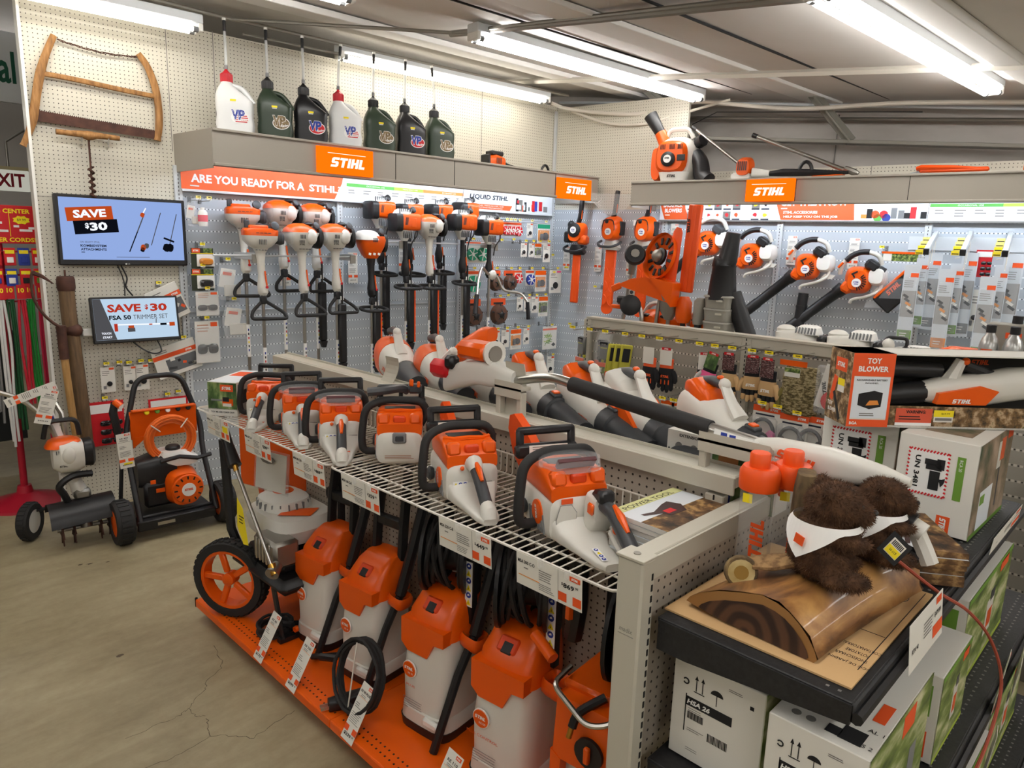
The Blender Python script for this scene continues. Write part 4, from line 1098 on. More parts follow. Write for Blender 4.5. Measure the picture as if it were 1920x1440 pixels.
for i,(u,z,L) in enumerate(((.93,1.76,.14),(.925,1.617,.14),(.945,1.46,.15),(.94,1.25,.12),(1.10,1.66,.14),(1.13,1.38,.14),(.30,.97,.06),(.435,.965,.06),(.51,.97,.06),(.27,.745,.08),(.665,.72,.06),(.38,.97,.05),(.575,.965,.05),(.74,.73,.05))):
    hook(SA,'tagged hook of the '+_L[i][7].replace('packet','pack').replace(' with a leaflet','').replace(' with two dark glasses','').replace(' with three dark lenses','').replace(' of the orange pressure washer frame',' of the washer frame') if i<11 else ('empty yellow tagged wire hook '+('between the small glasses packets','right of the three small glasses packets','behind the right corner of the pressure washer frame')[i-11]),u,z,L,HG)
def shop_card(label,u,z,w,h,ang,seed):
    t=SA(label,'accessory card','accessory_card',u,.06,z,None,0,0,ang)
    b=MB();b.box((0,0,0),(w,.012,h),CARD,.002);b.build('box',t,smooth=False)
    b=MB();y=-.0068;b.box((0,y,h*.18),(w,.0006,h*.14),PORANGE);b.text('',PWHITE,(w*.32,y-.0006,h*.18),XD,ZD,h=h*.06,logo=True)
    b.box((w*.1,y,-h*.16),(w*.7,.0006,h*.42),mat('dim_photo',(96,98,100),.5));rnd=random.Random(seed)
    for k in range(7):b.box((w*rnd.uniform(-.25,.4),y-.0004,-h*rnd.uniform(-.02,.32)),(w*rnd.uniform(.06,.2),.0005,h*.08),rnd.choice([INK,CARD,DARKG,PORANGE]),0,Euler((0,rnd.uniform(-1,1),0)).to_matrix())
    b.lines(INKG,(-w*.42,y,h*.38),XD,ZD,w*.4,2,h*.06,h*.025,seed);b.build('print',t,smooth=False)
shop_card('tilted orange striped accessory card behind the top right of the small screen',.70,1.37,.22,.24,-.42,1)
shop_card('tilted orange striped accessory card hanging below the small screen',.735,.985,.30,.22,-.27,2)
hook(SA,'tagged wire hook of the tilted card behind the small screen',.655,1.495,.06,HG);hook(SA,'tagged wire hook of the tilted card below the small screen',.795,1.115,.06,HG)
t=SA('white bottle with pink bands hanging beside the television','bottle','hanging_bottle',.932,.16,1.90)
b=MB();b.lathe([(.03,0),(.032,.01),(.032,.09),(.022,.105),(.014,.11),(.014,.125)],WHITE2,n=14);b.build('body',t)
b=MB();b.lathe([(.0325,.03),(.0325,.075)],mat('pink_label',(226,110,120),.5),n=14,caps=False);b.build('label_band',t)
packet(SA,'bag','clear packet beside the pink banded bottle',.872,.12,2.06,.08,.17,GA,cat='parts bag',name='parts_bag')
for i,u in enumerate((.90,.97)):hook(SA,'pale tagged long hook, %s of two under the start of the banner'%('left','right')[i],u,2.07,.2,HG,tm=mat('faded_yellow_tag',(240,226,130),.6))
FY=mat('faded_yellow_tag',(240,226,130))
# third section: spools, blades and trimmer line
rows=[('top',2.05,[(3.47,'spool',.09,.12,ORANGE,'orange spool packet'),(3.57,'spool',.085,.12,BLUEP,'blue spool packet'),(3.68,'spool',.085,.13,REDP,'red spool packet, leftmost of four'),(3.73,'spool',.085,.13,REDP,'red spool packet, second of four'),(3.78,'spool',.085,.13,REDP,'red spool packet, third of four'),(3.84,'spool',.095,.135,REDP,'red spool packet, rightmost of four'),(4.0,'card',.08,.14,PORANGE,'pale blue clear packet'),(4.19,'blister',.17,.2,TEALP,'large clear packet with a green base')]),
        ('second',1.86,[(3.28,'spool',.12,.19,TEALP,'green spool packet, left of the pair'),(3.40,'spool',.13,.19,TEALP,'green spool packet, right of the pair'),(3.93,'card',.08,.13,PORANGE,'small white card with an angled cap'),(4.03,'card',.07,.13,PORANGE,'small white card next to the orange cap'),(4.12,'blister',.09,.14,ORANGE,'clear packet with an orange cap'),(4.24,'card',.1,.18,REDP,'clear card packet with red tip')]),
        ('middle',1.60,[(3.30,'spool',.16,.2,TEALP,'big green spool packet behind the handlebar'),(3.57,'guard',.15,.19,None,'brown visor packet, left of two'),(3.75,'guard',.15,.19,None,'brown visor packet, right of two'),(3.86,'spool',.1,.13,REDP,'red line spool beside the brown visors'),(4.02,'spool',.11,.15,BLUEP,'blue line spool'),(4.17,'blister',.15,.21,ORANGE,'orange topped packet of coloured plugs'),(4.38,'card',.17,.23,PINK,'pink topped white card with a round black head')]),
        ('fourth',1.34,[(3.31,'guard',.2,.25,None,'brown and black visor, left of two'),(3.62,'guard',.2,.25,None,'brown and black visor, right of two'),(3.9,'card',.08,.13,PORANGE,'small white plug card under the silver handlebar'),(4.0,'card',.09,.14,PORANGE,'small white plug card'),(4.1,'card',.09,.16,PORANGE,'small white plug card left of the green plugs'),(4.22,'blister',.13,.2,ORANGE,'orange topped packet with green plugs')]),
        ('fifth',1.03,[(3.50,'card',.1,.16,PORANGE,'white blade card, first'),(3.60,'card',.1,.17,PORANGE,'white blade card, second'),(3.72,'card',.1,.17,PORANGE,'white blade card, third'),(3.86,'blister',.14,.2,ORANGE,'leafy blade packet'),(4.0,'card',.08,.16,PORANGE,'white blade card right of the leafy one'),(4.33,'grass',.20,.235,None,'clear packet printed with a sprig of grass')]),
        ('lowest',.72,[(3.95,'card',.11,.17,PORANGE,'white card with a small star blade'),(4.15,'card',.12,.2,PORANGE,'white card with a heart shaped blade'),(4.36,'card',.1,.2,PORANGE,'white card nearest the corner')])]
for rn,z,items in rows:
    for i,(u,kd,w,h,c,lab) in enumerate(items):
        hook(SA,'tagged hook of the '+lab+', '+rn+' corner row',u,z,.2,HG,tm=FY if rn=='top' else None)
        packet(SA,kd,lab+', '+rn+' corner row',u,.17,z-.004,w,h,GA,c)
for i,(u,z) in enumerate(((3.62,1.86),(3.77,1.87),(4.3,1.73),(3.72,1.345),(4.33,1.56))):
    hook(SA,'empty tagged wire hook '+('left of centre in the second row','right of centre in the second row','above the corner end of the middle row','between the two brown visors of the fourth row','below the pink topped card')[i]+' of the corner',u,z,.2,HG)

# ================================================================== THE BACK WALL
def hedge_trimmer(kind,label,u,z,L,rz=0.0):
    t=SB(label,'hedge trimmer','hedge_trimmer',u,.14,z,'hedge trimmers on the back wall',rz,0,.03)
    if kind==0:
        b=MB();b.loft([(-.09,0,.0,.13,.15,3),(-.04,0,.01,.18,.18,3),(.02,0,.01,.18,.19,3),(.05,0,0,.14,.14,3)],ORANGE,20,'y');b.box((.07,-.02,-.06),(.1,.1,.09),ORANGE,.02);b.build('engine_housing',t)
        b=MB();b.lathe([(.07,0),(.07,.012),(.045,.02)],BLACK,(0,-.085,.03),(0,-1,0),18);b.build('starter_grille',t)
        b=MB();b.ball((-.09,0,.08),(.035,.04,.04),BLACK,10,6);b.box((-.11,0,-.04),(.07,.1,.11),BLACK,.015);b.build('tank',t)
    else:
        b=MB();b.loft([(-.1,0,-.02,.12,.17,2.6),(-.05,0,-.01,.2,.22,2.6),(.01,0,0,.21,.23,2.6),(.05,0,.01,.16,.17,2.6)],ORANGE,22,'y');b.build('engine_housing',t)
        b=MB();b.tube(round_loop([(-.055,-.095,.075),(.045,-.095,.075),(.065,-.095,-.01),(.03,-.095,-.09),(-.035,-.095,-.09),(-.07,-.095,-.01)],.03,4),.005,BLACK,6,True);b.lathe([(.052,0),(.052,.006)],DARKG,(0,-.09,-.03),(0,-1,0),18);b.ball((-.02,-.1,.06),(.02,.012,.022),BLACK,8,5);b.box((-.08,-.085,.045),(.025,.004,.05),PWHITE);b.build('starter_grille',t)
        b=MB();b.box((.095,0,.0),(.02,.1,.13),BLACK,.008);b.build('side_cover',t)
    b=MB();b.lathe([(.033,0),(.033,.005)],PWHITE,(0,-.106 if kind==0 else -.097,.03 if kind==0 else -.035),(0,-1,0),18);b.text('STIHL',BLUEP,(0,(-.113 if kind==0 else -.104),(.035 if kind==0 else -.03)),XD,ZD,h=.011,w=.04,logo=True);b.box((0,(-.112 if kind==0 else -.1032),(.02 if kind==0 else -.046)),(.03,.0005,.005),BLUEP);b.build('badge',t,smooth=False)
    b=MB();b.tube(round_path([(-.01,0,.09),(.015,-.01,.16),(.02,-.01,.30),(.02,.0,.34)],.04),.024,BLACK,10,radii=None,flat=1.0);b.tube([(.036,-.022,.14),(.037,-.022,.22)],.004,ORANGE,5);b.build('rear_handle',t)
    b=MB();m=BLACK if kind==0 else DARKG
    b.tube(round_path([(-.105,-.02,-.125),(-.11,-.09,-.15),(-.06,-.13,-.175),(.06,-.13,-.175),(.11,-.09,-.15),(.105,-.02,-.125)],.04),.013,m,8);b.build('front_handle',t)
    b=MB();b.loft([(-.205,0,0,.15,.07,3),(-.18,0,0,.19,.09,3),(-.15,0,0,.15,.11,3),(-.11,0,0,.12,.1,3)],BLACK if kind==0 else WHITEP,16,'z');b.build('gear_guard',t)
    b=MB();w=.045 if kind==0 else .058
    b.box((0,-.0,-.2-L/2),(w*2,.028,L),ORANGE2,.01)
    if kind:b.lathe([(w,-.014),(w,.014)],ORANGE2,(0,0,-.2-L),(0,1,0),18)
    if kind:
        for k in range(3):
            for s in (-1,1):b.tube(arc((s*w*1.15,-.012,-.42-.13*k),.06,120 if s>0 else -60,240 if s>0 else 60,8,'y'),.007,ORANGE2,5,flat=.5)
    else:b.box((0,-.014,-.2-L/2),(w*.5,.006,L*.95),ORANGE2,.002)
    b.build('blade_scabbard',t)
hedge_trimmer(0,'small orange hedge trimmer with a black front handle, leftmost of three on the back wall',.405,1.965,.48)
hedge_trimmer(1,'large orange hedge trimmer in the middle of three on the back wall',.785,2.02,.56)
hedge_trimmer(1,'large orange hedge trimmer nearest the corner upright, rightmost of the three',1.13,2.02,.56)
for i,(u,z,lab) in enumerate(((.21,1.72,'left of the first hedge trimmer'),(.575,1.72,'between the first and second hedge trimmer'),(.93,1.70,'between the second and third hedge trimmer'),(2.413,1.86,'above the third wall blower'),(2.89,1.85,'above the rightmost wall blower'),(1.36,1.95,'behind the tall orange saw guard'))):
    price_card(SB,'tall white price card '+lab,u,.03,z,.075,.24,40+i,price=('$339.99','$499.99','$549.99','$199.99','$239.99','$299.99')[i],yellow=i<1,rx=0)
def wall_blower(label,u,z,white=False,tube_l=.56,ang=.74):
    t=SB(label,'leaf blower','leaf_blower',u,.15,z,'leaf blowers on the back wall',0,0,-ang+.74)
    b=MB();b.loft([(-.08,0,0,.13,.15,3),(-.03,0,0,.19,.21,3),(.03,0,0,.19,.2,3),(.08,0,0,.15,.16,3)],ORANGE,22,'y')
    b.box((-.07,-.01,-.06),(.09,.12,.09),ORANGE,.02,Euler((0,.5,0)).to_matrix());b.build('engine_housing',t)
    b=MB()
    for k in range(9):
        a=-1.4+k*.28;b.box((.055*cos(a),-.083,-.01+.055*sin(a)),(.03,.005,.008),BLACK,0,Euler((0,-a,0)).to_matrix())
    b.box((-.02,-.084,.055),(.05,.006,.012),BLACK,.002,Euler((0,-.5,0)).to_matrix());b.box((-.025,-.085,.035),(.012,.006,.04),BLACK,.002,Euler((0,-.5,0)).to_matrix());b.build('starter_grille',t)
    b=MB();b.lathe([(.033,0),(.033,.008)],PWHITE,(-.0,-.082,-.02),(0,-1,0),18);b.text('STIHL',BLUEP,(0,-.0915,-.014),XD,ZD,h=.011,w=.04,logo=True);b.box((0,-.091,-.03),(.03,.0006,.005),BLUEP);b.build('badge',t,smooth=False)
    b=MB();b.loft([(-.06,.125,.035,.10,.11,3),(-.02,.135,.03,.12,.14,3),(.05,.135,.03,.12,.14,3)],WHITE2,18,'y');b.build('fuel_tank',t)
    b=MB();b.box((.09,-.01,.115),(.1,.12,.075),BLACK if not white else DARKG,.016,Euler((0,.55,0)).to_matrix());b.build('filter_cover',t)
    b=MB();b.tube(spline([(.15,0,.12),(.12,-.02,.19),(.02,-.03,.215),(-.08,-.03,.17),(-.13,-.02,.10),(-.14,0,.04)],5),.018,WHITEP,10,radii=None);b.build('handle_frame',t)
    if not white:
        b=MB();b.tube(spline([(.06,-.03,.215),(-.0,-.03,.212),(-.06,-.03,.185),(-.1,-.028,.145)],4),.022,BLACK,10);b.build('grip',t)
        b=MB();b.tube([(-.118,-.045,.13),(-.15,-.045,.09)],.009,ORANGE,6);b.build('trigger',t)
    b=MB();b.tube(spline([(.165,0,.01),(.16,-.03,-.07),(.08,-.04,-.12),(-.02,-.04,-.15),(-.04,-.03,-.18)],5),.012,WHITEP,8);b.prism([(.1,-.1),(.2,-.085),(.22,-.06),(.14,-.05)],.03,WHITEP,frame((0,0,0),0,pi/2));b.build('lower_guard',t)
    if tube_l:
        d=Vector((-cos(ang),0,-sin(ang)));a=d*.10+Vector((-.03,0,0))
        b=MB();b.tube([a,a+d*.06,a+d*.07,a+d*tube_l*.55,a+d*(tube_l*.56),a+d*tube_l],.04,BLACK,14,radii=[.055,.05,.043,.04,.044,.042])
        b.build('blower_tube',t)
    return t
wall_blower('orange blower with an all white handle behind the tall orange saw guard',1.74,1.90,True,.50)
wall_blower('orange blower partly hidden behind the upright black nozzle',2.127,1.804,False,0)
wall_blower('orange blower with a long black tube, second from the right on the back wall',2.587,1.734,False,.66)
wall_blower('orange blower with a long black tube, rightmost on the back wall',2.974,1.648,False,.62)
b=MB();b.tube([(0,0,0),(0,0,-.28)],.04,BLACK,14,radii=[.04,.044]);b.tube([(0,0,-.1),(0,0,-.12)],.045,BLACK,14)
tag(b.build('vacuum_tube',loc=WB(2.575,.15,1.52),rot=(0,.05,RB)),'short black tube hanging straight down below the second blower from the right','blower tube')

# long chain and bar packets on white display arms
for i,u in enumerate((3.47,3.689,3.928)):
    t=SB(('left','middle','right')[i]+' of three white display arms reaching out from the back wall','display arm','display_arm',u,0,2.018)
    b=MB();R=Euler((radians(17),0,0)).to_matrix();b.box((-.03,-.22,-.07),(.03,.46,.045),PAINTB,.003,R);b.build('arm',t,smooth=False)
    b=MB();b.box((-.03,-.45,-.142),(.036,.012,.045),BLACK,.003,R);b.build('end_cap',t,smooth=False)
    for k in range(4):
        b=MB();y=-.12-.1*k;z=-.04-.032*k
        b.tube([(-.045,y,z-.04),(-.07,y-.01,z-.045)],.003,WIRE,5);b.box((-.075,y-.012,z-.01),(.048,.002,.03),YELLOW if k>1 else FY);b.box((-.075,y-.0135,z-.016),(.04,.001,.006),INK);b.build('price_tag',t,smooth=False)
    for k in range(3):
        b=MB();y=-.08-.12*k;z=-.06-.036*k
        b.tube([(-.02,y,z),(-.02,y,z-.12)],.003,WIRE,5);b.tube([(-.02,y,z-.12),(-.02,y-.05,z-.125)],.003,WIRE,5);b.build('peg',t)
b=MB();b.box((.35,-.006,-.06),(.95,.012,.1),PAINTB);o=b.build('mounting_plate',loc=WB(3.39,0,2.0),rot=(0,0,RB),smooth=False);tag(o,'white mounting plate behind the three display arms','mounting plate')
CG='long chain packets on the back wall'
_LG2=[(3.36,.36,1.78,.10,.56,GREENP,'long grey saw bar packet with a green foot, leftmost below the left display arm'),(3.41,.26,1.83,.085,.5,GREENP,'long saw bar packet behind the leftmost one'),(3.47,.18,1.87,.10,.56,GREYP,'long saw bar packet near the wall under the left display arm'),
        (3.58,.36,1.76,.10,.58,FOCH,'long packet printed with a chain, leftmost below the middle display arm'),(3.63,.26,1.80,.09,.52,GREENP,'long packet second below the middle display arm'),(3.69,.18,1.88,.10,.6,GREYP,'long packet near the wall under the middle display arm'),
        (3.83,.36,1.72,.10,.58,GREENP,'long packet with a red square, leftmost below the right display arm'),(3.89,.26,1.80,.08,.55,GREYP,'long packet second below the right display arm'),(3.95,.2,1.88,.12,.62,GREYP,'long silver packet by the right edge of the back wall')]
for u,d,z,w,h,c,lab in _LG2:packet(SB,'long',lab,u,d,z,w,h,CG,c,cat='chain packet',name='chain_packet')
packet(SB,'clam','red packet with a small saw between the middle and right display arms',3.77,.15,1.90,.10,.19,CG,REDP,cat='packet')
packet(SB,'card','pale tool card under the red packet between the display arms',3.77,.15,1.62,.09,.3,CG,PORANGE,cat='packet')
def wallet():
    hook(SB,'yellow tagged hook holding the clear bag with the black and orange pouch',3.12,1.885,.18,'hooks on the back wall')
    t=SB('clear bag with a black and orange felling pouch hanging on the back wall','tool pouch','tool_pouch',3.24,.16,1.87)
    b=MB();b.box((0,0,-.035),(.24,.004,.07),LEAF);b.box((0,-.003,-.006),(.25,.006,.016),ORANGE);b.box((-.085,-.003,-.04),(.06,.001,.055),CARD);b.build('header_card',t,smooth=False)
    R=Euler((0,-.85,0)).to_matrix()
    b=MB();b.box((.01,-.03,-.3),(.3,.03,.16),BLACK,.01,R);b.box((-.035,-.032,-.24),(.3,.034,.02),ORANGE,.004,R);b.text('STIHL',PORANGE,(-.01,-.048,-.27),R@Vector((1,0,0)),R@Vector((0,0,1)),h=.035,w=.12,logo=True);b.build('pouch',t)
    b=MB();b.add([(-.12,0,-.06),(.13,0,-.06),(.2,-.02,-.42),(-.2,-.02,-.43),(0,-.07,-.27),(0,.01,-.27)],[(0,1,4),(1,2,4),(2,3,4),(3,0,4),(0,5,1),(1,5,2),(2,5,3),(3,5,0)],CLEARBAG);b.box((-.12,-.03,-.17),(.05,.01,.12),DARKG,.004,Euler((0,.5,0)).to_matrix());b.build('bag',t)
wallet()
for i,(u,z) in enumerate(((.62,1.44),(.74,.98),(.35,1.05),(1.0,.95))):
    hook(SB,'small tagged hook '+('beside the middle hedge trimmer blade','low under the middle hedge trimmer','low under the first hedge trimmer','low under the third hedge trimmer')[i],u,z,.12,'hooks on the back wall')
packet(SB,'card','small white and orange box behind the line trimmer head',1.0,.1,1.56,.11,.2,None,PORANGE)

# ------------------------------------------------------------------ on top of the headers
def backpack_blower(label,u,z):
    t=SB(label,'backpack blower','backpack_blower',u,.3,z,None,.1)
    b=MB();b.loft([(-.1,0,.17,.26,.3,2.6),(-.05,0,.18,.34,.38,2.6),(.05,.01,.18,.36,.4,2.6),(.11,.02,.18,.3,.34,2.4)],WHITEP,24,'y');b.build('fan_housing',t)
    b=MB();b.loft([(-.16,-.02,.20,.22,.22,3),(-.12,-.02,.2,.27,.27,3),(-.06,-.02,.2,.28,.28,3)],ORANGE,22,'y');b.loft([(-.10,-.16,.15,.08,.26,3),(.0,-.16,.15,.1,.3,3)],ORANGE,16,'y')
    for s in (-.08,.0,.07):vents(b,s-.02,-.165,.28,4,.012,.005,.04,BLACK)
    b.build('engine_cover',t)
    b=MB();b.lathe([(.06,0),(.06,.02),(.045,.028)],BLACK,(-.03,-.16,.18),(0,-1,0),20);b.box((.08,-.163,.19),(.07,.006,.05),BLACK,.004);b.build('starter',t)
    b=MB();b.lathe([(.033,0),(.033,.004)],PWHITE,(-.03,-.188,.18),(0,-1,0),18);b.text('STIHL',INK,(-.03,-.1935,.186),XD,ZD,h=.012,w=.044,logo=True);b.build('badge',t,smooth=False)
    b=MB();b.loft([(0,0,-.03,.22,.2,4),(.08,0,-.03,.27,.22,4)],WHITE2,18,'z');b.text('STIHL',INK,(0,-.144,.045),XD,ZD,h=.022,w=.08,logo=True);b.build('fuel_tank',t)
    b=MB();b.tube(round_path([(-.11,0,.36),(-.08,0,.44),(.08,0,.44),(.13,0,.36)],.04),.02,WHITEP,8);b.build('carry_handle',t)
    b=MB();b.cyl((-.12,0,.33),(-.17,0,.42),.055,ORANGE,.05,16);b.build('elbow',t)
    b=MB();b.cyl((-.165,0,.41),(-.27,0,.57),.045,BLACK,.06,16);b.build('upper_nozzle',t)
    b=MB();b.tube(spline([(.15,0,.22),(.21,-.03,.15),(.24,-.05,.05),(.3,-.08,.0)],6),.07,BLACK,14,radii=None)
    b.tube(spline([(.17,0,.32),(.22,-.03,.34)],3),.05,BLACK,10);b.build('hose',t)
backpack_blower('orange and white backpack blower standing at the left end of the back header',1.46,2.405)
def pole_saw():
    t=SB('long pole tool with an orange engine lying on the back header beside the backpack blower','pole pruner','pole_pruner',2.07,.35,2.41)
    b=MB();b.loft([(-.07,0,.09,.1,.12,3),(.0,0,.1,.14,.15,3),(.05,0,.1,.12,.12,3)],ORANGE,18,'y');vents(b,-.035,-.072,.1,5,.016,.007,.07,DARKG);b.build('engine_housing',t)
    b=MB();b.loft([(-.05,-.02,.025,.15,.06,3),(.05,0,.025,.15,.06,3)],WHITE2,16,'y');b.loft([(.07,0,.05,.1,.08,3),(.2,0,.04,.05,.05,3)],WHITE2,16,'x');b.build('tank',t)
    b=MB();b.cyl((-.46,.05,.42),(-.02,.02,.1),.013,CHROME);b.cyl((-.5,.052,.445),(-.46,.05,.42),.016,BLACK);b.build('pole',t)
    b=MB();b.tube([(.2,0,.04),(.3,0,.045),(.48,0,.04),(.78,0,.03)],.02,BLACK,8,radii=[.02,.03,.028,.012]);b.tube(arc((.47,0,.03),.05,0,180,10,'y',.09),.014,BLACK,8);b.build('grip',t)
pole_saw()
def shaft_tool():
    t=SB('silver shaft with an orange guard lying on the back header right of the lit sign','shaft attachment','shaft_attachment',2.48,.3,2.405)
    b=MB();b.cyl((-.36,.03,.345),(.33,0,.06),.016,CHROME);b.cyl((-.40,.032,.36),(-.36,.03,.345),.019,BLACK);b.build('shaft',t)
    b=MB();b.tube([(.33,0,.07),(.40,0,.04),(.43,0,.03)],.022,STEEL,8,radii=[.022,.026,.014]);b.build('gear_head',t)
    b=MB();b.add([(.07,-.06,.0),(.33,-.06,.02),(.35,-.05,.05),(.2,-.05,.05),(.07,.02,.0),(.33,.02,.02),(.35,.02,.055),(.2,.02,.055)],[(0,1,2,3),(4,7,6,5),(3,2,6,7),(0,4,5,1),(0,3,7,4),(1,5,6,2)],ORANGE);b.build('guard',t)
shaft_tool()
b=MB();b.tube([(0,0,.03),(-.2,0,.045),(-.4,.0,.05),(-.43,0,.045)],.05,ORANGE2,8,radii=[.02,.035,.045,.03],flat=.5);b.box((-.2,0,.03),(.42,.05,.03),ORANGE2,.01)
tag(b.build('saw_guard',loc=WB(3.72,.3,2.41),rot=(0,0,RB)),'long red orange blade guard lying on the right part of the back header','blade guard')
b=MB();b.loft([(-.07,0,.02,.06,.03,3),(0,0,.025,.09,.05,3),(.08,0,.02,.06,.03,3)],mat('pale_cloth',(190,208,212),.8),12,'x')
tag(b.build('folded_cloth',loc=WB(3.32,.25,2.398),rot=(0,0,RB)),'small pale blue bundle lying beside the long red blade guard','cloth')
t=SB('orange machine with a black wheel just showing at the right end of the back header','machine','tiller_head',4.02,.3,2.405)
b=MB();b.loft([(-.1,0,.06,.1,.1,3),(0,0,.08,.16,.15,3),(.1,0,.06,.1,.1,3)],ORANGE,16,'x');b.build('body',t)
b=MB();b.lathe([(.05,-.03),(.08,-.02),(.08,.02),(.05,.03)],BLACK,(0,0,.2),(0,1,0),18);b.build('wheel',t)
t=SA('orange engine of a tool lying on top of the left header near the corner','engine','trimmer_engine',3.45,.3,2.497)
b=MB();b.loft([(-.12,0,.05,.11,.1,3),(-.05,0,.06,.14,.12,3),(.05,0,.05,.12,.1,3)],ORANGE,16,'x');vents(b,-.06,-.072,.06,4,.016,.006,.05,DARKG);b.build('housing',t)
b=MB();b.box((-.03,0,.125),(.14,.1,.04),BLACK,.01);b.box((-.13,0,.06),(.03,.11,.1),BLACK,.008);b.box((-.02,-.03,.015),(.2,.06,.03),WHITEP,.006);b.build('covers',t)
b=MB();b.tube(spline([(.05,0,.06),(.2,0,.03),(.45,0,.02),(.6,0,.015)],4),.014,BLACK,8);b.build('shaft',t)
b=MB();b.tube(arc((.6,0,.0),.05,0,180,10,'y',.085),.012,BLACK,8);b.build('loop_handle',t)

# ================================================================== THE GLOVE GONDOLA
G2X=4.0
def SG(label,cat,name,y,d,z,group=None,rz=0.0,rx=0.0,ry=0.0):
    return thing(name,label,cat,(G2X-d,y,z),-pi/2+rz,group,rx,ry)
def glove_gondola():
    t=thing('gondola_shelving','beige steel gondola whose panel carries the gloves','shelving',(G2X,1.33,0))
    b=MB()
    b.box((.03,0,.68),(.03,3.68,1.24),GDISP);b.build('back_panel',t,smooth=False)
    b=MB();b.box((.02,0,1.315),(.07,3.64,.075),PAINTW,.004);b.box((-.018,0,1.345),(.012,3.64,.014),PAINTW);b.build('top_rail',t,smooth=False)
    for y in (1.815,.605,-.61,-1.82):
        b=MB();b.box((-.0,y,.67),(.04,.062,1.33),PAINTW,.004)
        for k in range(50):b.box((-.0205,y,.08+k*.0254),(.001,.006,.015),SLOT)
        b.build('upright',t,smooth=False)
    b=MB();b.box((.45,0,1.2),(.8,3.66,.03),PAINTW);b.build('top_deck',t,smooth=False)
    b=MB();b.box((.85,0,.6),(.03,3.66,1.2),PAINTW);b.box((.3,0,.07),(1.3,3.66,.14),PAINTG);b.build('base',t,smooth=False)
glove_gondola()
SKIN_T=mat('tan_leather',(196,160,112),.8);GBLK=mat('black_cloth',(28,28,31),.9);GGRY=mat('grey_cloth',(92,94,90),.9);GYEL=mat('yellow_green_cloth',(176,170,60),.85);GCAM=noise_mat('camo_cloth',[(0.3,(52,44,28)),(0.46,(104,92,58)),(0.6,(168,154,118)),(0.72,(74,62,40))],48,(1,1,2.2),.9);GORG=mat('orange_cloth',(230,92,44),.85);GWHT=mat('grey_white_cloth',(196,194,190),.85)
GCARD=noise_mat('dark_red_card_print',[(0.4,(40,28,28)),(0.55,(96,50,52)),(0.68,(180,170,164))],90,(1,1,3))
def glove_parts(t,T,cuff,palm,fing,tip,logo=None,flip=1,lc=PWHITE):
    """one glove, fingers hanging down, in frame T"""
    b=MB(T);b.loft([(.0,0,0,.085,.034,3),(-.045,0,0,.082,.036,3),(-.06,0,0,.086,.036,3)],cuff,18,'z');b.build('cuff',t)
    b=MB(T);b.loft([(-.055,0,0,.088,.038,3),(-.085,0,0,.098,.042,3),(-.12,0,0,.102,.040,3),(-.132,0,0,.098,.034,3)],palm,18,'z');b.build('palm',t)
    b=MB(T)
    if logo:b.text('STIHL',lc,(0,-.0225,-.105),XD,ZD,h=.016,w=.056,logo=True)
    else:b.box((0,-.0225,-.1),(.05,.001,.006),fing)
    b.build('backhand_print',t,smooth=False)
    for k,(x,l) in enumerate(((-.037,.058),(-.0125,.078),(.0125,.082),(.037,.07))):
        b=MB(T);x *= flip
        b.tube([(x,0,-.122),(x,-.002,-.122-l*.5),(x*1.05,-.006,-.122-l*.82),(x*1.06,-.008,-.122-l)],.013,fing,10,radii=[.0135,.0135,.0125,.006])
        b.tube([(x,-.003,-.122-l*.55),(x*1.05,-.008,-.122-l*.84),(x*1.06,-.010,-.122-l*1.02)],.013,tip,10,radii=[.0138,.0132,.006]);b.build('finger',t)
    b=MB(T);s=flip
    b.tube([(.04*s,.0,-.075),(.058*s,-.005,-.10),(.064*s,-.01,-.128),(.062*s,-.012,-.145)],.014,tip,10,radii=[.017,.0155,.0135,.006]);b.build('thumb',t)
def glove(label,y,d,z,cuff,palm,fing,tip,card=GCARD,logo=True,rz=0.0,flip=1,lc=PWHITE,s=1.0,tilt=0.0,redtop=True):
    t=SG(label,'glove','work_glove',y,d,z,'gloves hanging on the glove gondola',rz,0,tilt)
    T=Matrix.Translation((0,0,-.075*s))@Matrix.Scale(s,4)
    glove_parts(t,T,cuff,palm,fing,tip,logo,flip,lc)
    b=MB();b.box((0,-.022*s,-.06*s),(.075*s,.003,.10*s),card,0)
    if redtop:b.box((0,-.0245*s,-.012),(.06,.001,.016),REDP);b.text('',PWHITE,(0,-.0252*s,-.012),XD,ZD,h=.008,logo=True)
    b.build('card',t,smooth=False)
    return t
def glove_pack(label,y,d,z,rz=0.0):
    t=SG(label,'glove packet','glove_packet',y,d,z,'dark glove packets at the left of the glove gondola',rz)
    b=MB();b.box((0,-.016,-.12),(.085,.03,.13),GGRY,.012);b.box((0,-.033,-.1),(.05,.002,.006),GYEL);b.box((0,-.034,-.075),(.06,.002,.03),GBLK);b.text('Gripp',GWHT,(0,-.0355,-.075),XD,ZD,h=.012,w=.035);b.build('glove_back',t)
    b=MB()
    for k in range(4):b.box((-.033+.022*k,-.016,-.19),(.018,.02,.022),GYEL if k%2 else GBLK,.004)
    b.build('glove_fingers',t)
    b=MB();b.box((0,-.034,-.215),(.1,.004,.026),PORANGE);b.box((0,-.034,-.25),(.1,.003,.045),LEAF);b.box((-.025,-.036,-.25),(.035,.001,.03),CARD);b.build('card_band',t,smooth=False)
    b=MB();b.add([(-.055,0,-.0),(.055,0,0),(.06,-.04,-.28),(-.06,-.04,-.28),(-.055,-.045,-.1),(.055,-.045,-.1)],[(0,1,5,4),(4,5,2,3)],CLEARBAG);b.build('bag',t)
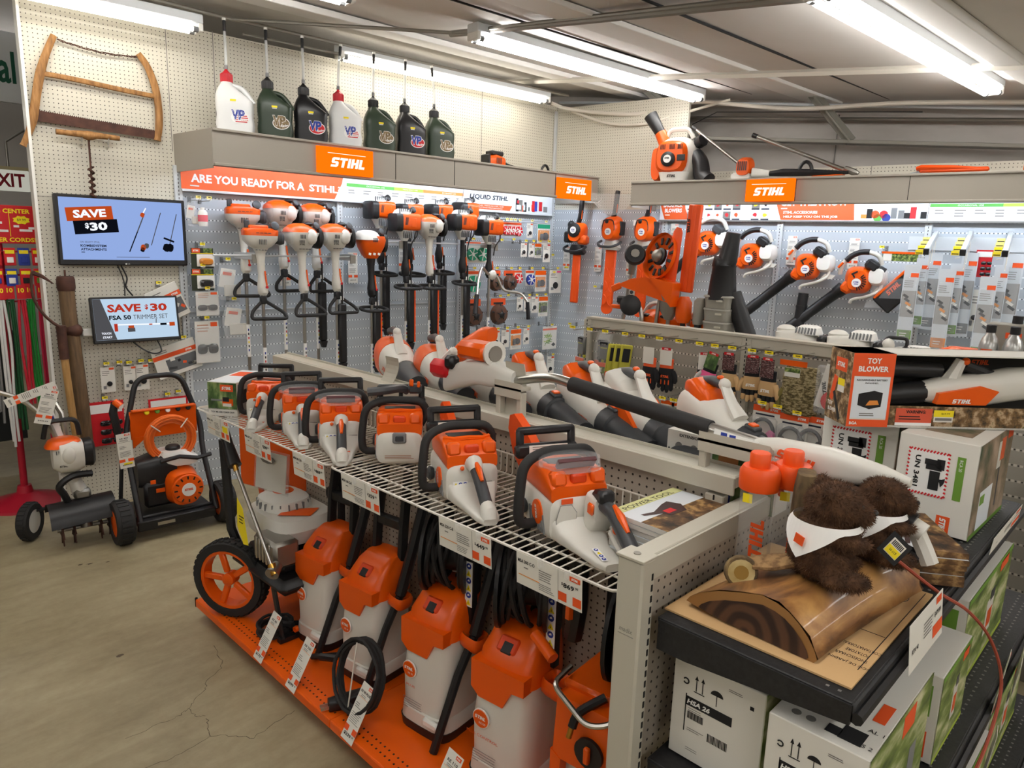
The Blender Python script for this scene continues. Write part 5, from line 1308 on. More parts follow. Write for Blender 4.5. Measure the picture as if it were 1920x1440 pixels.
for i,(y,d,rz) in enumerate(((3.10,.10,-.3),(2.93,.09,.0),(2.86,.16,.1))):
    glove_pack('dark grey and yellow glove packet, %s of three on the glove gondola'%('leftmost','middle','rightmost')[i],y,d,1.275,rz)
for i,(y,d) in enumerate(((2.79,.17),(2.75,.15),(2.71,.13))):
    t=SG('yellow edged glove packet seen edge on, %s of three beside the dark glove packets'%('front','middle','rear')[i],'glove packet','glove_packet',y,d,1.25,None,1.1-.1*i,0,.1)
    b=MB();b.box((0,-.01,-.14),(.08,.02,.2),GYEL,.006);b.box((0,-.022,-.11),(.05,.004,.09),GBLK,.003);b.build('glove',t)
    b=MB();b.box((0,-.024,-.24),(.09,.004,.03),PORANGE);b.build('card_band',t,smooth=False)
glove('black glove with orange finger stripes, front one of the pair in the middle',2.50,.17,1.235,GORG,GBLK,GBLK,GBLK,CARD,True,0,1,GORG,1.05,redtop=False)
glove('black glove with orange finger stripes, right one of the pair in the middle',2.40,.13,1.235,GORG,GBLK,GBLK,GBLK,CARD,True,.2,1,GORG,1.05)
for y,d in ((2.50,.17),(2.40,.13)):
    for k in range(3):
        b=MB();b.box((-.025+.025*k,-.017,-.225),(.008,.004,.035),GORG,.002)
        o=b.build('finger_stripe');o.parent=[x for x in COL.objects if x.name.startswith('work_glove') and abs(x.location.y-y)<.001][0]
glove('orange, white and black glove at the left of the pink one',2.13,.14,1.24,GBLK,GORG,GWHT,GWHT,CARD,False,.5,1)
glove('pink glove with grey fingers',2.05,.16,1.25,GBLK,PINK,PINK,GWHT,FOLIAGE,False,.1,-1,tilt=.25)
glove('tan leather glove with a dark card, leftmost of three',1.95,.17,1.265,GBLK,SKIN_T,GBLK,SKIN_T,rz=0,flip=1)
glove('tan leather glove with a dark card, middle of three',1.82,.15,1.265,GBLK,SKIN_T,GBLK,SKIN_T,rz=.35,flip=-1)
glove('tan leather glove with a dark card, rightmost of three beside the camouflage ones',1.71,.17,1.265,GBLK,SKIN_T,GBLK,SKIN_T,rz=-.1,flip=1,s=1.08)
for i,(y,d,rz) in enumerate(((1.565,.17,0),(1.49,.15,.35))):
    t=SG('camouflage cloth hanging right of the tan gloves, '+('front one with a printed card' if i==0 else 'rear one without a visible card'),'camouflage cloth','camouflage_cloth',y,d,1.25,None,rz)
    b=MB();b.loft([(-.02,0,0,.09,.03,3),(-.08,0,0,.125,.05,3),(-.18,.005,0,.13,.06,2.6),(-.26,0,0,.12,.05,2.6),(-.29,.01,0,.09,.03,2.4)],GCAM,20,'z');b.build('cloth',t)
    if i==0:
        b=MB();b.box((0,-.03,.0),(.15,.003,.03),ORANGE);b.box((-.0,-.034,-.05),(.085,.002,.05),CARD);b.box((0,-.0355,-.038),(.085,.001,.024),LEAF);b.build('header_card',t,smooth=False)
        b=MB();b.tube([(-.05,-.01,-.15),(-.075,-.01,-.2),(-.07,0,-.26)],.016,mat('olive_cloth',(120,110,60),.9),8);b.build('side_flap',t)
t=SG('clear packet with a red and black disc and tilted lettering, right of the camouflage cloths','ear plug packet','hang_packet',1.37,.16,1.26,None,.1)
b=MB();b.box((0,0,-.12),(.11,.003,.24),CARD,0,Euler((0,.2,0)).to_matrix());b.text('STIHL',INK,(-.03,-.004,-.13),(-.2,0,1),(-1,0,-.2),h=.02,w=.09,logo=True);b.build('card',t,smooth=False)
b=MB();b.lathe([(.05,0),(.055,-.012),(.03,-.02)],REDP,(.015,-.004,-.19),(0,1,0),18);b.lathe([(.04,-.012),(.04,-.024)],BLACK,(.03,-.004,-.18),(0,1,0),14);b.build('product',t)
b=MB();b.box((0,-.02,-.13),(.14,.04,.26),CLEARBAG,.01);b.build('bag',t)
t=SG('red tool bag with a black strap and steel ring, hanging beside the toy blower box','tool bag','red_pouch',1.24,.16,1.20,None,-.1,0,.2)
b=MB();b.loft([(-.04,0,0,.06,.04,3),(-.12,0,0,.11,.07,3),(-.3,0,0,.15,.09,3.5),(-.33,0,0,.14,.08,3.5)],mat('red_canvas',(190,32,44),.7),18,'z');b.build('pouch',t)
b=MB();b.box((0,-.045,-.2),(.14,.01,.022),BLACK,.002);b.build('strap',t,smooth=False)
b=MB();b.tube(arc((.02,-.055,-.245),.024,0,360,16,'y')[:-1],.003,CHROME,6,True);b.build('ring',t)
b=MB();b.box((0,-.02,-.08),(.16,.07,.2),CLEARBAG,.01);b.build('bag',t)
H2='tagged hooks of the glove gondola'
_hk=((3.10,'at the left end post'),(2.95,'over the leftmost glove packet'),(2.82,'over the rightmost dark glove packet'),(2.66,'over the edge-on glove packets'),(2.53,'over the front black and orange glove'),(2.40,'over the right black and orange glove'),(2.26,'over the gap left of the orange glove'),(2.12,'over the orange and white glove'),(2.02,'over the pink glove'),(1.91,'over the leftmost tan glove'),(1.79,'over the middle tan glove'),(1.69,'over the rightmost tan glove'),(1.53,'over the camouflage cloths'),(1.33,'over the red tool bag'))
for y,lab in _hk:hook(SG,'yellow tagged hook '+lab+' on the glove gondola',y,1.275,.22,H2,tag_w=.05)
_lo=((2.36,.90,'blister',.1,.13,ORANGE,'orange topped packet, leftmost in the low row of the glove gondola','packet'),(2.28,.90,'blister',.1,.13,ORANGE,'orange topped packet, second in the low row of the glove gondola','packet'),(2.13,.88,'blister',.11,.16,ORANGE,'orange topped packet low behind the blower handle','packet'),(2.02,.86,'blister',.1,.17,REDP,'red clipped packet left of the ear defenders','packet'),(1.93,.84,'card',.08,.14,PORANGE,'clear bottle shaped packet left of the ear defenders','packet'))
for y,z,kd,w,h,c,lab,ct in _lo:
    packet(SG,kd,lab,y,.15,z,w,h,None,c,cat=ct);hook(SG,'tagged hook of the '+lab.replace('in the low row of the glove gondola','low on the glove gondola'),y,z,.2,H2,tag_w=.05)
def ear(label,y,d,z,band,w=.16):
    t=SG(label,'ear defenders','ear_defender_packet',y,d,z,None,0)
    b=MB();b.box((0,0,-.13),(w,.003,.26),CARD);b.box((0,-.0025,-.015),(w,.002,.035),PORANGE);b.text('STIHL',PWHITE,(w*.28,-.004,-.015),XD,ZD,h=.013,w=.05,logo=True);b.lines(NAVY,(-w*.4,-.002,-.045),XD,ZD,w*.7,1,.02,.01,1,0);b.build('card',t,smooth=False)
    b=MB();b.tube(arc((0,-.03,-.14),.06,0,180,14,'y',.07),.011,BLACK,8);b.build('headband',t)
    for s in (-1,1):
        b=MB();b.loft([(.0,s*.05,-.165,.045,.075,2.5),(.03,s*.05,-.165,.05,.085,2.5),(.045,s*.05,-.165,.03,.05,2.4)],band,14,'y');o=b.build('ear_cup',t,rot=None)
        o.location=(0,-.06,0)
    b=MB();b.box((0,-.035,-.15),(w*.96,.07,.2),CLEARBAG,.02);b.build('blister',t)
ear('packet of pink ear defenders below the tan gloves',1.70,.17,.98,mat('pink_plastic',(206,110,160),.4))
ear('packet of black ear defenders, front one right of the pink pair',1.54,.17,.96,BLACK)
ear('packet of black ear defenders, rear one right of the pink pair',1.44,.15,.965,BLACK,.14)
for y,z,lab in ((1.70,.99,'over the pink ear defenders'),(1.61,.985,'between the pink and the black ear defenders'),(1.50,.97,'over the front black ear defenders')):hook(SG,'yellow tagged hook '+lab,y,z,.22,H2,tag_w=.05)
packet(SG,'bag','clear packet hanging low at the right end of the glove gondola',1.28,.16,.92,.1,.2,None,cat='packet')

# ------------------------------------------------------------------ attachments standing behind the glove panel
def attach(label,name,cat,y,x=4.3,rx=0.0,ry=0.0):
    return thing(name,label,cat,(x,y,1.215),-pi/2,None,rx,ry)
t=attach('line trimmer attachment with a black head and orange shield, leftmost behind the glove gondola','trimmer_attachment','trimmer attachment',3.08)
b=MB();b.cyl((0,0,0),(.07,0,.5),.013,CHROME);b.build('shaft',t)
b=MB();b.tube([(.065,0,.44),(.08,-.01,.54),(.1,-.03,.57)],.03,STEEL,10,radii=[.024,.03,.026]);b.build('gear_head',t)
b=MB();b.lathe([(.055,0),(.075,.015),(.075,.045),(.065,.06)],BLACK,(.1,-.02,.57),(.55,-.75,.3),18);b.lathe([(.03,.06),(.03,.07)],CHROME,(.1,-.02,.57),(.55,-.75,.3),12);b.build('line_head',t)
b=MB();P=[(-.02,.36),(.06,.34),(.42,.26),(.48,.24),(.49,.4),(.32,.44),(.1,.41)]
b.xz([(p[0],p[1]) for p in P],-.05,-.02,ORANGE);b.xz([(.3,.43),(.48,.24),(.49,.4)],-.12,-.05,ORANGE);b.build('shield',t)
t=attach('second pole attachment with a round black head low behind the orange shield','edger_attachment','edger attachment',2.92)
b=MB();b.tube(spline([(0,0,0),(.02,0,.13),(-.02,0,.22),(-.09,0,.26)],5),.017,CHROME,10);b.build('shaft',t)
b=MB();b.lathe([(.05,0),(.075,.01),(.075,.04),(.05,.05)],BLACK,(-.05,-.05,.22),(.5,-.8,.1),16);b.box((-.14,-.02,.25),(.1,.05,.06),BLACK,.015);b.build('head',t)
b=MB();b.box((-.2,-.03,.34),(.09,.02,.05),ORANGE,.008,Euler((0,-.4,0)).to_matrix());b.box((-.19,-.03,.2),(.09,.02,.03),ORANGE,.006);b.build('guard',t)
t=attach('pole attachment with a large orange slotted disc guard','disc_attachment','brush cutter attachment',2.79)
b=MB();b.cyl((0,0,0),(.045,0,.48),.0135,CHROME);b.cyl((.035,0,.38),(.045,0,.5),.02,STEEL);b.build('shaft',t)
ax=Vector((-.35,-.9,.25)).normalized();o0=Vector((.03,-.02,.57))
b=MB();b.lathe([(.16,.02),(.165,.03),(.16,.0),(.06,-.035)],ORANGE,o0,ax,26,caps=False)
u=ax.orthogonal().normalized();w=ax.cross(u)
for k in range(12):
    a=k*pi/6;c=o0+(u*cos(a)+w*sin(a))*.112+ax*.004
    e=(u*cos(a)+w*sin(a));b.box(c,(.05,.022,.012),BLACK,.003,Matrix((e,ax.cross(e),ax)).transposed())
b.build('disc_guard',t)
b=MB();b.lathe([(.06,0),(.06,.02),(.04,.03)],BLACK,o0,ax,18);b.ball(tuple(o0+ax*.03),(.045,.045,.045),STEEL,12,7);b.build('gear_head',t)
t=attach('pole attachment with a grey gear case and a rounded orange hedge blade guard','hedge_attachment','hedge trimmer attachment',2.68)
b=MB();b.cyl((-.01,0,0),(0,0,.2),.0135,CHROME);b.build('shaft',t)
b=MB();b.loft([(.14,0,0,.05,.05,3),(.2,0,0,.12,.09,3),(.33,0,0,.14,.11,3.5),(.36,0,0,.13,.1,3)],STEEL,16,'z');b.build('gear_case',t)
b=MB();b.tube([(-.01,-.02,.35),(.01,-.02,.55),(.04,-.02,.74),(.046,-.02,.77)],.05,ORANGE2,12,radii=[.052,.05,.036,.02],flat=.4,up=(0,1,0));b.build('blade_guard',t)
t=attach('pole saw attachment with an orange motor and the tallest straight orange bar guard','saw_attachment','pole saw attachment',2.565)
b=MB();b.cyl((0,0,0),(0,0,.16),.018,BLACK);b.build('shaft',t)
b=MB();b.loft([(.13,0,0,.07,.06,3),(.16,0,0,.1,.09,3),(.27,0,0,.1,.09,3),(.31,0,0,.05,.06,3)],ORANGE,16,'z');b.build('motor',t)
R=Euler((0,.055,0)).to_matrix();b=MB();b.box((.02,0,.63),(.098,.03,.58),ORANGE2,.006,R);b.box((.02,-.016,.63),(.03,.004,.57),ORANGE2,.002,R);b.text('STIHL',INK,(.0,-.019,.78),(.05,0,-1),(1,0,.05),h=.022,w=.1,logo=True);b.build('bar_guard',t)
t=attach('short grey gearbox tool on a black stem right of the tallest orange guard','gearbox_attachment','cultivator attachment',2.45)
b=MB();b.cyl((0,0,0),(0,0,.16),.024,BLACK);b.build('shaft',t)
b=MB();b.loft([(.13,0,0,.06,.06,3),(.16,0,0,.07,.07,3),(.29,.01,0,.08,.075,3),(.31,.02,0,.06,.05,3)],PAINTG,14,'z');b.build('gear_case',t)
t=attach('upright black vacuum nozzle standing on a stack of grey ducts','vacuum_nozzle','vacuum nozzle',2.29)
b=MB();b.tube([(0,0,.31),(0,0,.52),(.0,0,.53),(.0,0,.56),(.02,0,.57),(.045,0,.74)],.08,BLACK,20,radii=[.095,.075,.08,.075,.062,.045]);b.build('nozzle',t)
b=MB()
for k in range(4):b.loft([(.085*k,0,0,.17,.15,5),(.085*k+.07,0,0,.185,.16,5),(.085*k+.072,0,0,.21 if k==3 else .19,.17,5),(.085*k+.083,0,0,.19,.16,5)],PAINTG,18,'z');b.box((.03,-.085,.085*k+.05),(.04,.012,.012),PAINTW)
b.build('duct_stack',t)
b=MB();b.tube([(0,0,0),(-.05,0,.09),(-.15,0,.32)],.05,BLACK,14,radii=[.055,.06,.05])
tag(b.build('blower_tube',loc=(4.32,2.07,1.25),rot=(0,0,-pi/2)),'black blower tube leaning against the grey duct stack','blower tube')
for i,(y,lab) in enumerate(((2.86,'left of the poles'),(2.72,'between the poles'),(2.47,'beside the grey duct stack'))):
    t=thing('hand_blower','small orange and white blower low behind the glove gondola rail, '+lab,'leaf blower',(4.42,y,1.22),-pi/2,'small blowers behind the glove gondola')
    b=MB();b.loft([(-.1,0,.09,.1,.12,3),(-.04,0,.1,.17,.18,3),(.05,0,.1,.17,.18,3),(.09,0,.09,.1,.12,3)],ORANGE,18,'y');b.ball((-.02,-.09,.15),(.03,.02,.014),BLACK,8,5);b.build('housing',t)
    b=MB();b.tube(spline([(-.12,.0,.1),(-.05,0,.22),(.08,0,.22),(.2,0,.1),(.26,0,.01)],5),.028,WHITEP,8,flat=.6);b.build('handle_frame',t)

def yard_engine(label,y,x=4.28,kind=0):
    t=thing('engine_unit',label,'engine',(x,y,1.216),-pi/2+.05,None)
    b=MB();b.loft([(.0,0,0,.24,.2,5),(.10,0,0,.26,.2,5),(.125,.0,0,.24,.19,4)],WHITEP,20,'z');b.box((-.085,-.1,.075),(.08,.02,.09),WHITEP,.006);b.box((.02,-.1,.06),(.06,.02,.07),PAINTG,.01);b.box((-.085,-.112,.07),(.05,.002,.012),PWHITE);b.build('body',t)
    b=MB();b.loft([(.12,0,.0,.25,.19,4),(.15,-.02,0,.22,.17,3.5),(.165,-.03,0,.16,.14,3)],WHITEP,20,'z');b.ball((-.075,-.01,.165),(.055,.06,.03),WHITEP,14,7);b.build('top_cover',t)
    b=MB();b.loft([(.15,.055,0,.15,.16,4),(.19,.06,0,.12,.12,3.5),(.2,.06,0,.09,.09,3)],WHITE2,18,'z')
    for k in range(7):b.box((.008+.018*k,-.073,.172),(.005,.02,.036),GREYP,0,Euler((-.3,0,0)).to_matrix())
    b.build('fan_grille',t)
    b=MB();b.box((.155,0,.075),(.05,.17,.15),BLACK,.015);b.build('filter_cover',t)
    if kind:
        b=MB();b.tube(round_path([(.17,-.02,.14),(.19,-.02,.18),(.29,-.02,.18),(.29,-.02,.13),(.2,-.02,.09)],.02),.01,BLACK,8);b.build('handle',t)
    b=MB();b.box((.19,-.06,.02),(.06,.05,.035),ORANGE,.008);b.build('base_clip',t)
yard_engine('white engine with a slotted grille on the glove gondola top, nearest the duct stack',1.75)
yard_engine('white engine with a black carry handle, in the middle of the glove gondola top',1.44,kind=1)
t=thing('engine_unit','low white engine with a curved housing beside the orange charger','engine',(4.28,1.15,1.216),-pi/2)
b=MB();b.loft([(0,0,0,.2,.16,4),(.06,0,0,.24,.18,4),(.1,.01,0,.22,.17,3.5),(.13,.02,0,.14,.12,3)],WHITEP,20,'z');b.box((.0,-.092,.045),(.12,.004,.035),PAINTG,.006);b.ball((-.09,-.02,.13),(.035,.04,.045),WHITEP,12,7);b.build('body',t)
b=MB();b.loft([(.11,.06,0,.12,.12,4),(.145,.06,0,.1,.1,3)],WHITE2,16,'z')
for k in range(6):b.box((.02+.016*k,-.058,.13),(.004,.016,.026),GREYP)
b.build('fan_grille',t)
b=MB();b.add([(.15,-.06,.0),(.2,-.06,.08),(.19,-.06,.03),(.22,-.06,.0),(.27,-.06,.075),(.25,-.06,.0),(.15,-.05,.0),(.2,-.05,.08),(.19,-.05,.03),(.22,-.05,.0),(.27,-.05,.075),(.25,-.05,.0)],[(0,1,2),(2,3,0),(3,4,5),(6,8,7),(8,6,9),(9,11,10),(0,6,7,1),(1,7,8,2),(3,9,10,4),(4,10,11,5)],BLACK);b.build('leaf_guard',t)
t=thing('battery_charger','orange and white charger with black bolt pads next to the oil bottles','charger',(4.22,.89,1.216),-pi/2)
b=MB();b.loft([(0,0,0,.21,.14,5),(.09,0,0,.22,.15,5),(.12,.0,0,.2,.14,5)],WHITEP,18,'z');b.box((.02,-.076,.07),(.1,.006,.08),GREYP,.004);b.build('housing',t)
b=MB();b.loft([(.12,0,0,.2,.14,5),(.15,0,0,.19,.13,4),(.17,.02,0,.13,.1,3)],ORANGE,18,'z');b.build('cover',t)
for k in range(4):
    b=MB();b.lathe([(.014,0),(.014,.008)],BLACK,(-.04+.12*(k%2),-.078,.04+.05*(k // 2)),(0,-1,0),12);b.build('bolt_pad',t)
SILV=mat('silver_bottle',(176,176,174),.3,.7)
for i,(y,lab) in enumerate(((.755,'left one with a motor picture'),(.655,'right one with a printed white label'))):
    t=thing('oil_bottle','silver oil bottle on the glove gondola, '+lab,'oil bottle',(4.18,y,1.216),-pi/2,None)
    b=MB();b.lathe([(.04,0),(.043,.008),(.043,.20),(.034,.235),(.017,.262),(.016,.27)],SILV,n=20);b.build('body',t)
    b=MB();b.lathe([(.022,.265),(.022,.30),(.019,.303)],BLACK,n=16);b.build('cap',t)
    b=MB();b.box((0,-.0432,.11),(.05,.001,.15),CARD if i else FOLIAGE);b.box((0,-.0445,.17),(.046,.001,.03),PORANGE if i==0 else CARD)
    if i==0:b.text('',PWHITE,(0,-.0455,.17),XD,ZD,h=.014,logo=True)
    else:b.lines(INKG,(-.02,-.0442,.15),XD,ZD,.04,8,.012,.004,3)
    b.text('MOTO',NAVY,(.0,-.0446,.125),XD,ZD,h=.01,w=.03,bold=.03);b.build('label',t,smooth=False)
t=thing('oil_can','large grey oil can with an orange label behind the two oil bottles','oil can',(4.42,.72,1.216),-pi/2)
b=MB();b.box((0,0,.15),(.18,.1,.3),PAINTG,.008);b.build('body',t)
b=MB();b.lathe([(.024,.3),(.024,.34)],BLACK,(.03,0,0),n=14);b.build('cap',t)
b=MB();b.box((.03,-.051,.24),(.07,.001,.03),PORANGE);b.text('',PWHITE,(.03,-.052,.24),XD,ZD,h=.013,logo=True);b.build('label',t,smooth=False)

# ================================================================== THE SAW GONDOLA
DECKO=mat('orange_painted_steel',(234,94,4),.38)
G0,G1=.855,3.293
def saw_gondola():
    t=thing('gondola_shelving','long beige gondola with the saw shelf and the orange base deck','shelving',(1.7,2.07,0))
    def P(name,fn,**k):
        b=MB(Matrix.Translation((-1.7,-2.07,0)));fn(b);o=b.build(name,t,**k);return o
    o=P('back_panel',lambda b:b.box((1.715,2.074,.63),(.03,2.44,1.2),GPEG),smooth=False)
    def rail(b):
        b.box((1.715,2.06,1.245),(.07,2.5,.035),PAINTW,.004);b.box((1.676,2.06,1.235),(.008,2.5,.05),PAINTW,.002);b.box((1.752,2.06,1.255),(.006,2.5,.03),PAINTW)
    P('top_rail',rail,smooth=False)
    for y in (G0+.01,2.074,G1):
        def up(b,y=y):
            b.box((1.69,y,.6),(.03,.055,1.2),PAINTW,.003)
            for k in range(44):b.box((1.6745,y,.1+k*.0254),(.001,.005,.014),SLOT)
        P('upright',up,smooth=False)
    def well(b):b.box((2.05,2.05,1.095),(.62,2.36,.025),PAINTW);b.box((2.36,2.05,.6),(.03,2.36,1.0),PAINTG)
    P('rear_shelf',well,smooth=False)
    t2=thing('base_deck','bright orange perforated base deck on the floor under the saws','base deck',(1.46,2.074,0))
    L=G1-G0
    for s in (-1,1):
        b=MB();y=s*L/4
        b.box((0,y,.094),(.48,L/2-.003,.014),DECKO,.003);b.box((-.236,y,.08),(.010,L/2-.003,.036),DECKO,.003)
        for r in range(2):
            for k in range(46):b.box((-.205+.028*r,y-L/4+.02+.0258*k+.013*r,.1013),(.007,.007,.0006),SLOT)
        b.build('deck_plate',t2,smooth=False)
    b=MB();b.box((.03,0,.038),(.42,L-.02,.075),DECKO);b.build('kick_plate',t2,smooth=False)
    b=MB();b.box((-.236,L/2,.085),(.014,.008,.05),BLACK,.003);b.build('end_cap',t2,smooth=False)
saw_gondola()
def wire_shelf(y0,y1,label):
    t=thing('wire_shelf',label,'wire shelf',(1.48,(y0+y1)/2,1.055));L=y1-y0
    b=MB();R=.0042
    b.tube(round_loop([(-.215,-L/2,0),(.205,-L/2,0),(.205,L/2,0),(-.215,L/2,0)],.03,3),R,WIRE,6,True)
    for x in (-.14,-.02,.1):b.tube([(x,-L/2,-.004),(x,L/2,-.004)],.0036,WIRE,6)
    b.tube([(.205,-L/2,.075),(.205,L/2,.075)],.003,WIRE,6)
    b.build('rim',t)
    b=MB();n=int(L/.0285)
    for k in range(1,n):b.tube([(-.215,-L/2+L*k/n,.002),(.195,-L/2+L*k/n,.002),(.205,-L/2+L*k/n,.012),(.205,-L/2+L*k/n,.075)],.0023,WIRE,5,caps=False)
    b.build('wire_grid',t)
wire_shelf(.875,2.115,'white wire shelf carrying the two saws nearest the end post')
wire_shelf(2.13,3.27,'white wire shelf carrying the toy box and the far saws')
ICON={'w':YELLOW,'b':BLUEP}
def icons(b,o,xd,yd,s,rows):
    xd,yd,o=Vector(xd),Vector(yd),Vector(o)
    n=xd.cross(yd).normalized()
    w,h=len(rows[0]),len(rows)
    q=lambda x,y,k:o+xd*x+yd*y+n*k
    b.quad(q(-.1*s,-.1*s,0),q((w+.1)*s,-.1*s,0),q((w+.1)*s,(h+.1)*s,0),q(-.1*s,(h+.1)*s,0),PWHITE)
    for j,r in enumerate(rows):
        for i,c in enumerate(r):
            x,y=(i+.5)*s,(h-j-.5)*s
            if c=='w':b.add([q(x-.42*s,y-.38*s,.0006),q(x+.42*s,y-.38*s,.0006),q(x,y+.42*s,.0006)],[(0,1,2)],YELLOW);b.add([q(x-.06*s,y-.2*s,.001),q(x+.06*s,y-.2*s,.001),q(x,y+.2*s,.001)],[(0,1,2)],INK)
            else:
                b.add([q(x+.42*s*cos(a*.628),y+.42*s*sin(a*.628),.0006) for a in range(10)],[tuple(range(10))],BLUEP);b.quad(q(x-.18*s,y-.1*s,.001),q(x+.2*s,y-.05*s,.001),q(x+.1*s,y+.22*s,.001),q(x-.15*s,y+.1*s,.001),PWHITE)
def chain_saw(kind,label,x,y,head,s=1.0,bag=False,bar=True):
    """kind: 0 rear handle, 1 top handle with a latch face, 2 large with a boxed rear handle; local X runs towards the bar"""
    t=thing('chain_saw',label,'chainsaw',(x,y,1.061),head,'battery chainsaws on the wire shelf');t.scale=(s,s,s)
    W=.19
    b=MB();b.loft([(-.012,0,.07,W*.72,.10,5),(0,0,.072,W*.95,.13,5),(.03,0,.07,W,.13,6),(.2,0,.07,W*.98,.13,6),(.25,0,.07,W*.9,.12,5)],WHITEP,24,'x')
    if kind != 1:
        b.loft([(-.21,0,.012,.045,.022,4),(-.185,0,.014,.075,.026,4),(-.1,0,.016,.10,.03,4),(-.03,0,.03,.15,.05,4),(.0,0,.05,W*.9,.09,4)],WHITEP,20,'x')
    b.build('body',t)
    b=MB();z0=.128;zt=.208
    b.loft([(.0,0,.145,W*.93,.05,6),(.04,0,.165,W*.98,.085,6),(.10,0,.17,W*.98,.09,6),(.2,0,.165,W*.96,.08,5),(.27,0,.15,W*.8,.05,4)],ORANGE,24,'x')
    for q in (-1,1):b.box((.02,q*.062,.188),(.04,.045,.045),ORANGE,.008,Euler((0,.25,0)).to_matrix())
    b.tube([(.08,-.08,.21),(.055,-.05,.212),(.05,0,.216),(.055,.05,.212),(.08,.08,.21)],.008,ORANGE,6)
    b.build('top_cover',t)
    b=MB();b.box((.095,0,.2125),(.07,.125,.006),BLACK,.002);b.box((.013,0,.187),(.02,.05,.03),mat('deep_orange_latch',(214,66,20),.4),.006);b.build('battery_slot',t)
    if bag:
        b=MB();b.loft([(.0,0,.215,.13,.02,3),(.05,.01,.23,.2,.05,2.6),(.11,0,.225,.17,.04,2.5)],CLEARBAG,14,'x');b.box((.03,.0,.228),(.012,.12,.03),mat('maroon_print',(84,44,48),.5),0,Euler((0,-.6,0)).to_matrix());b.build('parts_bag',t)
    b=MB();r=.0155
    P=round_path([(.09,W/2-.005,.035),(.085,W/2+.055,.035),(.08,W/2+.06,.1),(.09,W/2+.045,.22),(.105,W/2-.03,.248),(.12,-W/2+.01,.24),(.13,-W/2-.02,.19),(.13,-W/2+.01,.14)],.055,5)
    b.tube(P,r,RUBBER,10);b.build('front_handle',t)
    b=MB()
    G=Matrix.Translation((.215,0,0))@Euler((0,.12,0)).to_matrix().to_4x4();b.T=G
    b.box((0,0,.272),(.02,.2,.026),BLACK,.008);b.box((0,.088,.235),(.02,.026,.09),BLACK,.008);b.box((0,-.088,.235),(.02,.026,.09),BLACK,.008);b.box((.0,0,.21),(.035,.21,.045),BLACK,.01)
    if kind==1:b.box((0,.0,.24),(.016,.018,.08),BLACK,.004)
    b.box((-.02,0,.215),(.004,.13,.026),CARD);b.lines(INKG,(-.0225,.055,.224),(0,-1,0),ZD,.1,3,.007,.0025,5);b.build('hand_guard',t)
    if kind==1:
        b=MB();b.tube(spline([(.10,.13,.28),(.11,.06,.285),(.2,.0,.275),(.22,-.03,.26)],4),.018,DARKG,8);b.box((.2,-.06,.275),(.05,.06,.04),DARKG,.01);b.build('top_handle',t)
        b=MB();b.box((.17,-.045,.305),(.012,.018,.03),ORANGE,.004);b.box((.16,-.075,.30),(.012,.014,.026),ORANGE,.004);b.build('trigger',t)
        b=MB();b.box((-.016,0,.118),(.012,.055,.045),GREYP,.008);b.box((-.023,0,.116),(.006,.032,.022),DARKG,.005);b.build('latch',t)
        b=MB();b.lines(mat('brown_print',(150,96,66),.6),(-.0125,.058,.045),(0,-1,0),ZD,.115,3,.006,.0022,2,.1);b.build('print',t,smooth=False)
    elif kind==0:
        b=MB();b.tube([(-.01,0,.145),(-.03,0,.14),(-.045,0,.128)],.024,WHITEP,12,radii=[.03,.027,.022]);b.tube([(-.165,0,.052),(-.185,0,.04),(-.195,0,.015)],.022,WHITEP,12,radii=[.021,.027,.026],flat=1.1);b.build('handle_socket',t)
        b=MB();b.tube([(-.04,0,.132),(-.09,0,.105),(-.145,0,.067),(-.17,0,.05)],.0205,DARKG,12);b.build('rear_grip',t)
        b=MB();b.tube([(-.045,0,.153),(-.075,0,.142),(-.115,0,.115)],.009,ORANGE,8,radii=[.007,.011,.006]);b.ball((-.018,.04,.13),(.008,.008,.008),ORANGE,8,5);b.build('trigger',t)
        b=MB();icons(b,(-.0135,.068,.05),(0,-1,0),(0,0,1),.016,('wbb','wbb'));b.lines(INKG,(-.0135,-.03,.078),(0,-1,0),ZD,.04,4,.008,.003,3);b.box((-.0985,-.028,.031),(.04,.012,.0006),PORANGE,0,Euler((0,-.16,0)).to_matrix());b.build('safety_label',t,smooth=False)
    else:
        b=MB();b.loft([(-.02,-.045,.09,.075,.14,5),(-.05,-.045,.10,.07,.11,5),(-.07,-.045,.115,.066,.065,5)],WHITEP,16,'x');b.tube([(-.225,-.045,.06),(-.25,-.045,.04),(-.255,-.045,.015)],.022,WHITEP,12,radii=[.02,.026,.024]);b.box((-.17,-.045,.045),(.12,.03,.016),WHITEP,.005,Euler((0,-.5,0)).to_matrix());b.build('handle_socket',t)
        b=MB();b.box((-.06,-.045,.152),(.06,.05,.04),BLACK,.01,Euler((0,.2,0)).to_matrix());b.box((-.06,-.006,.12),(.03,.012,.035),ORANGE,.006);b.tube([(-.07,-.045,.13),(-.12,-.045,.125),(-.18,-.045,.09),(-.235,-.045,.055)],.021,DARKG,12);b.build('rear_grip',t)
        b=MB();b.tube([(-.12,-.045,.147),(-.16,-.045,.128),(-.2,-.045,.1)],.009,ORANGE,8,radii=[.006,.012,.006]);b.box((-.13,-.045,.085),(.014,.012,.035),ORANGE,.004,Euler((0,.4,0)).to_matrix());b.build('trigger',t)
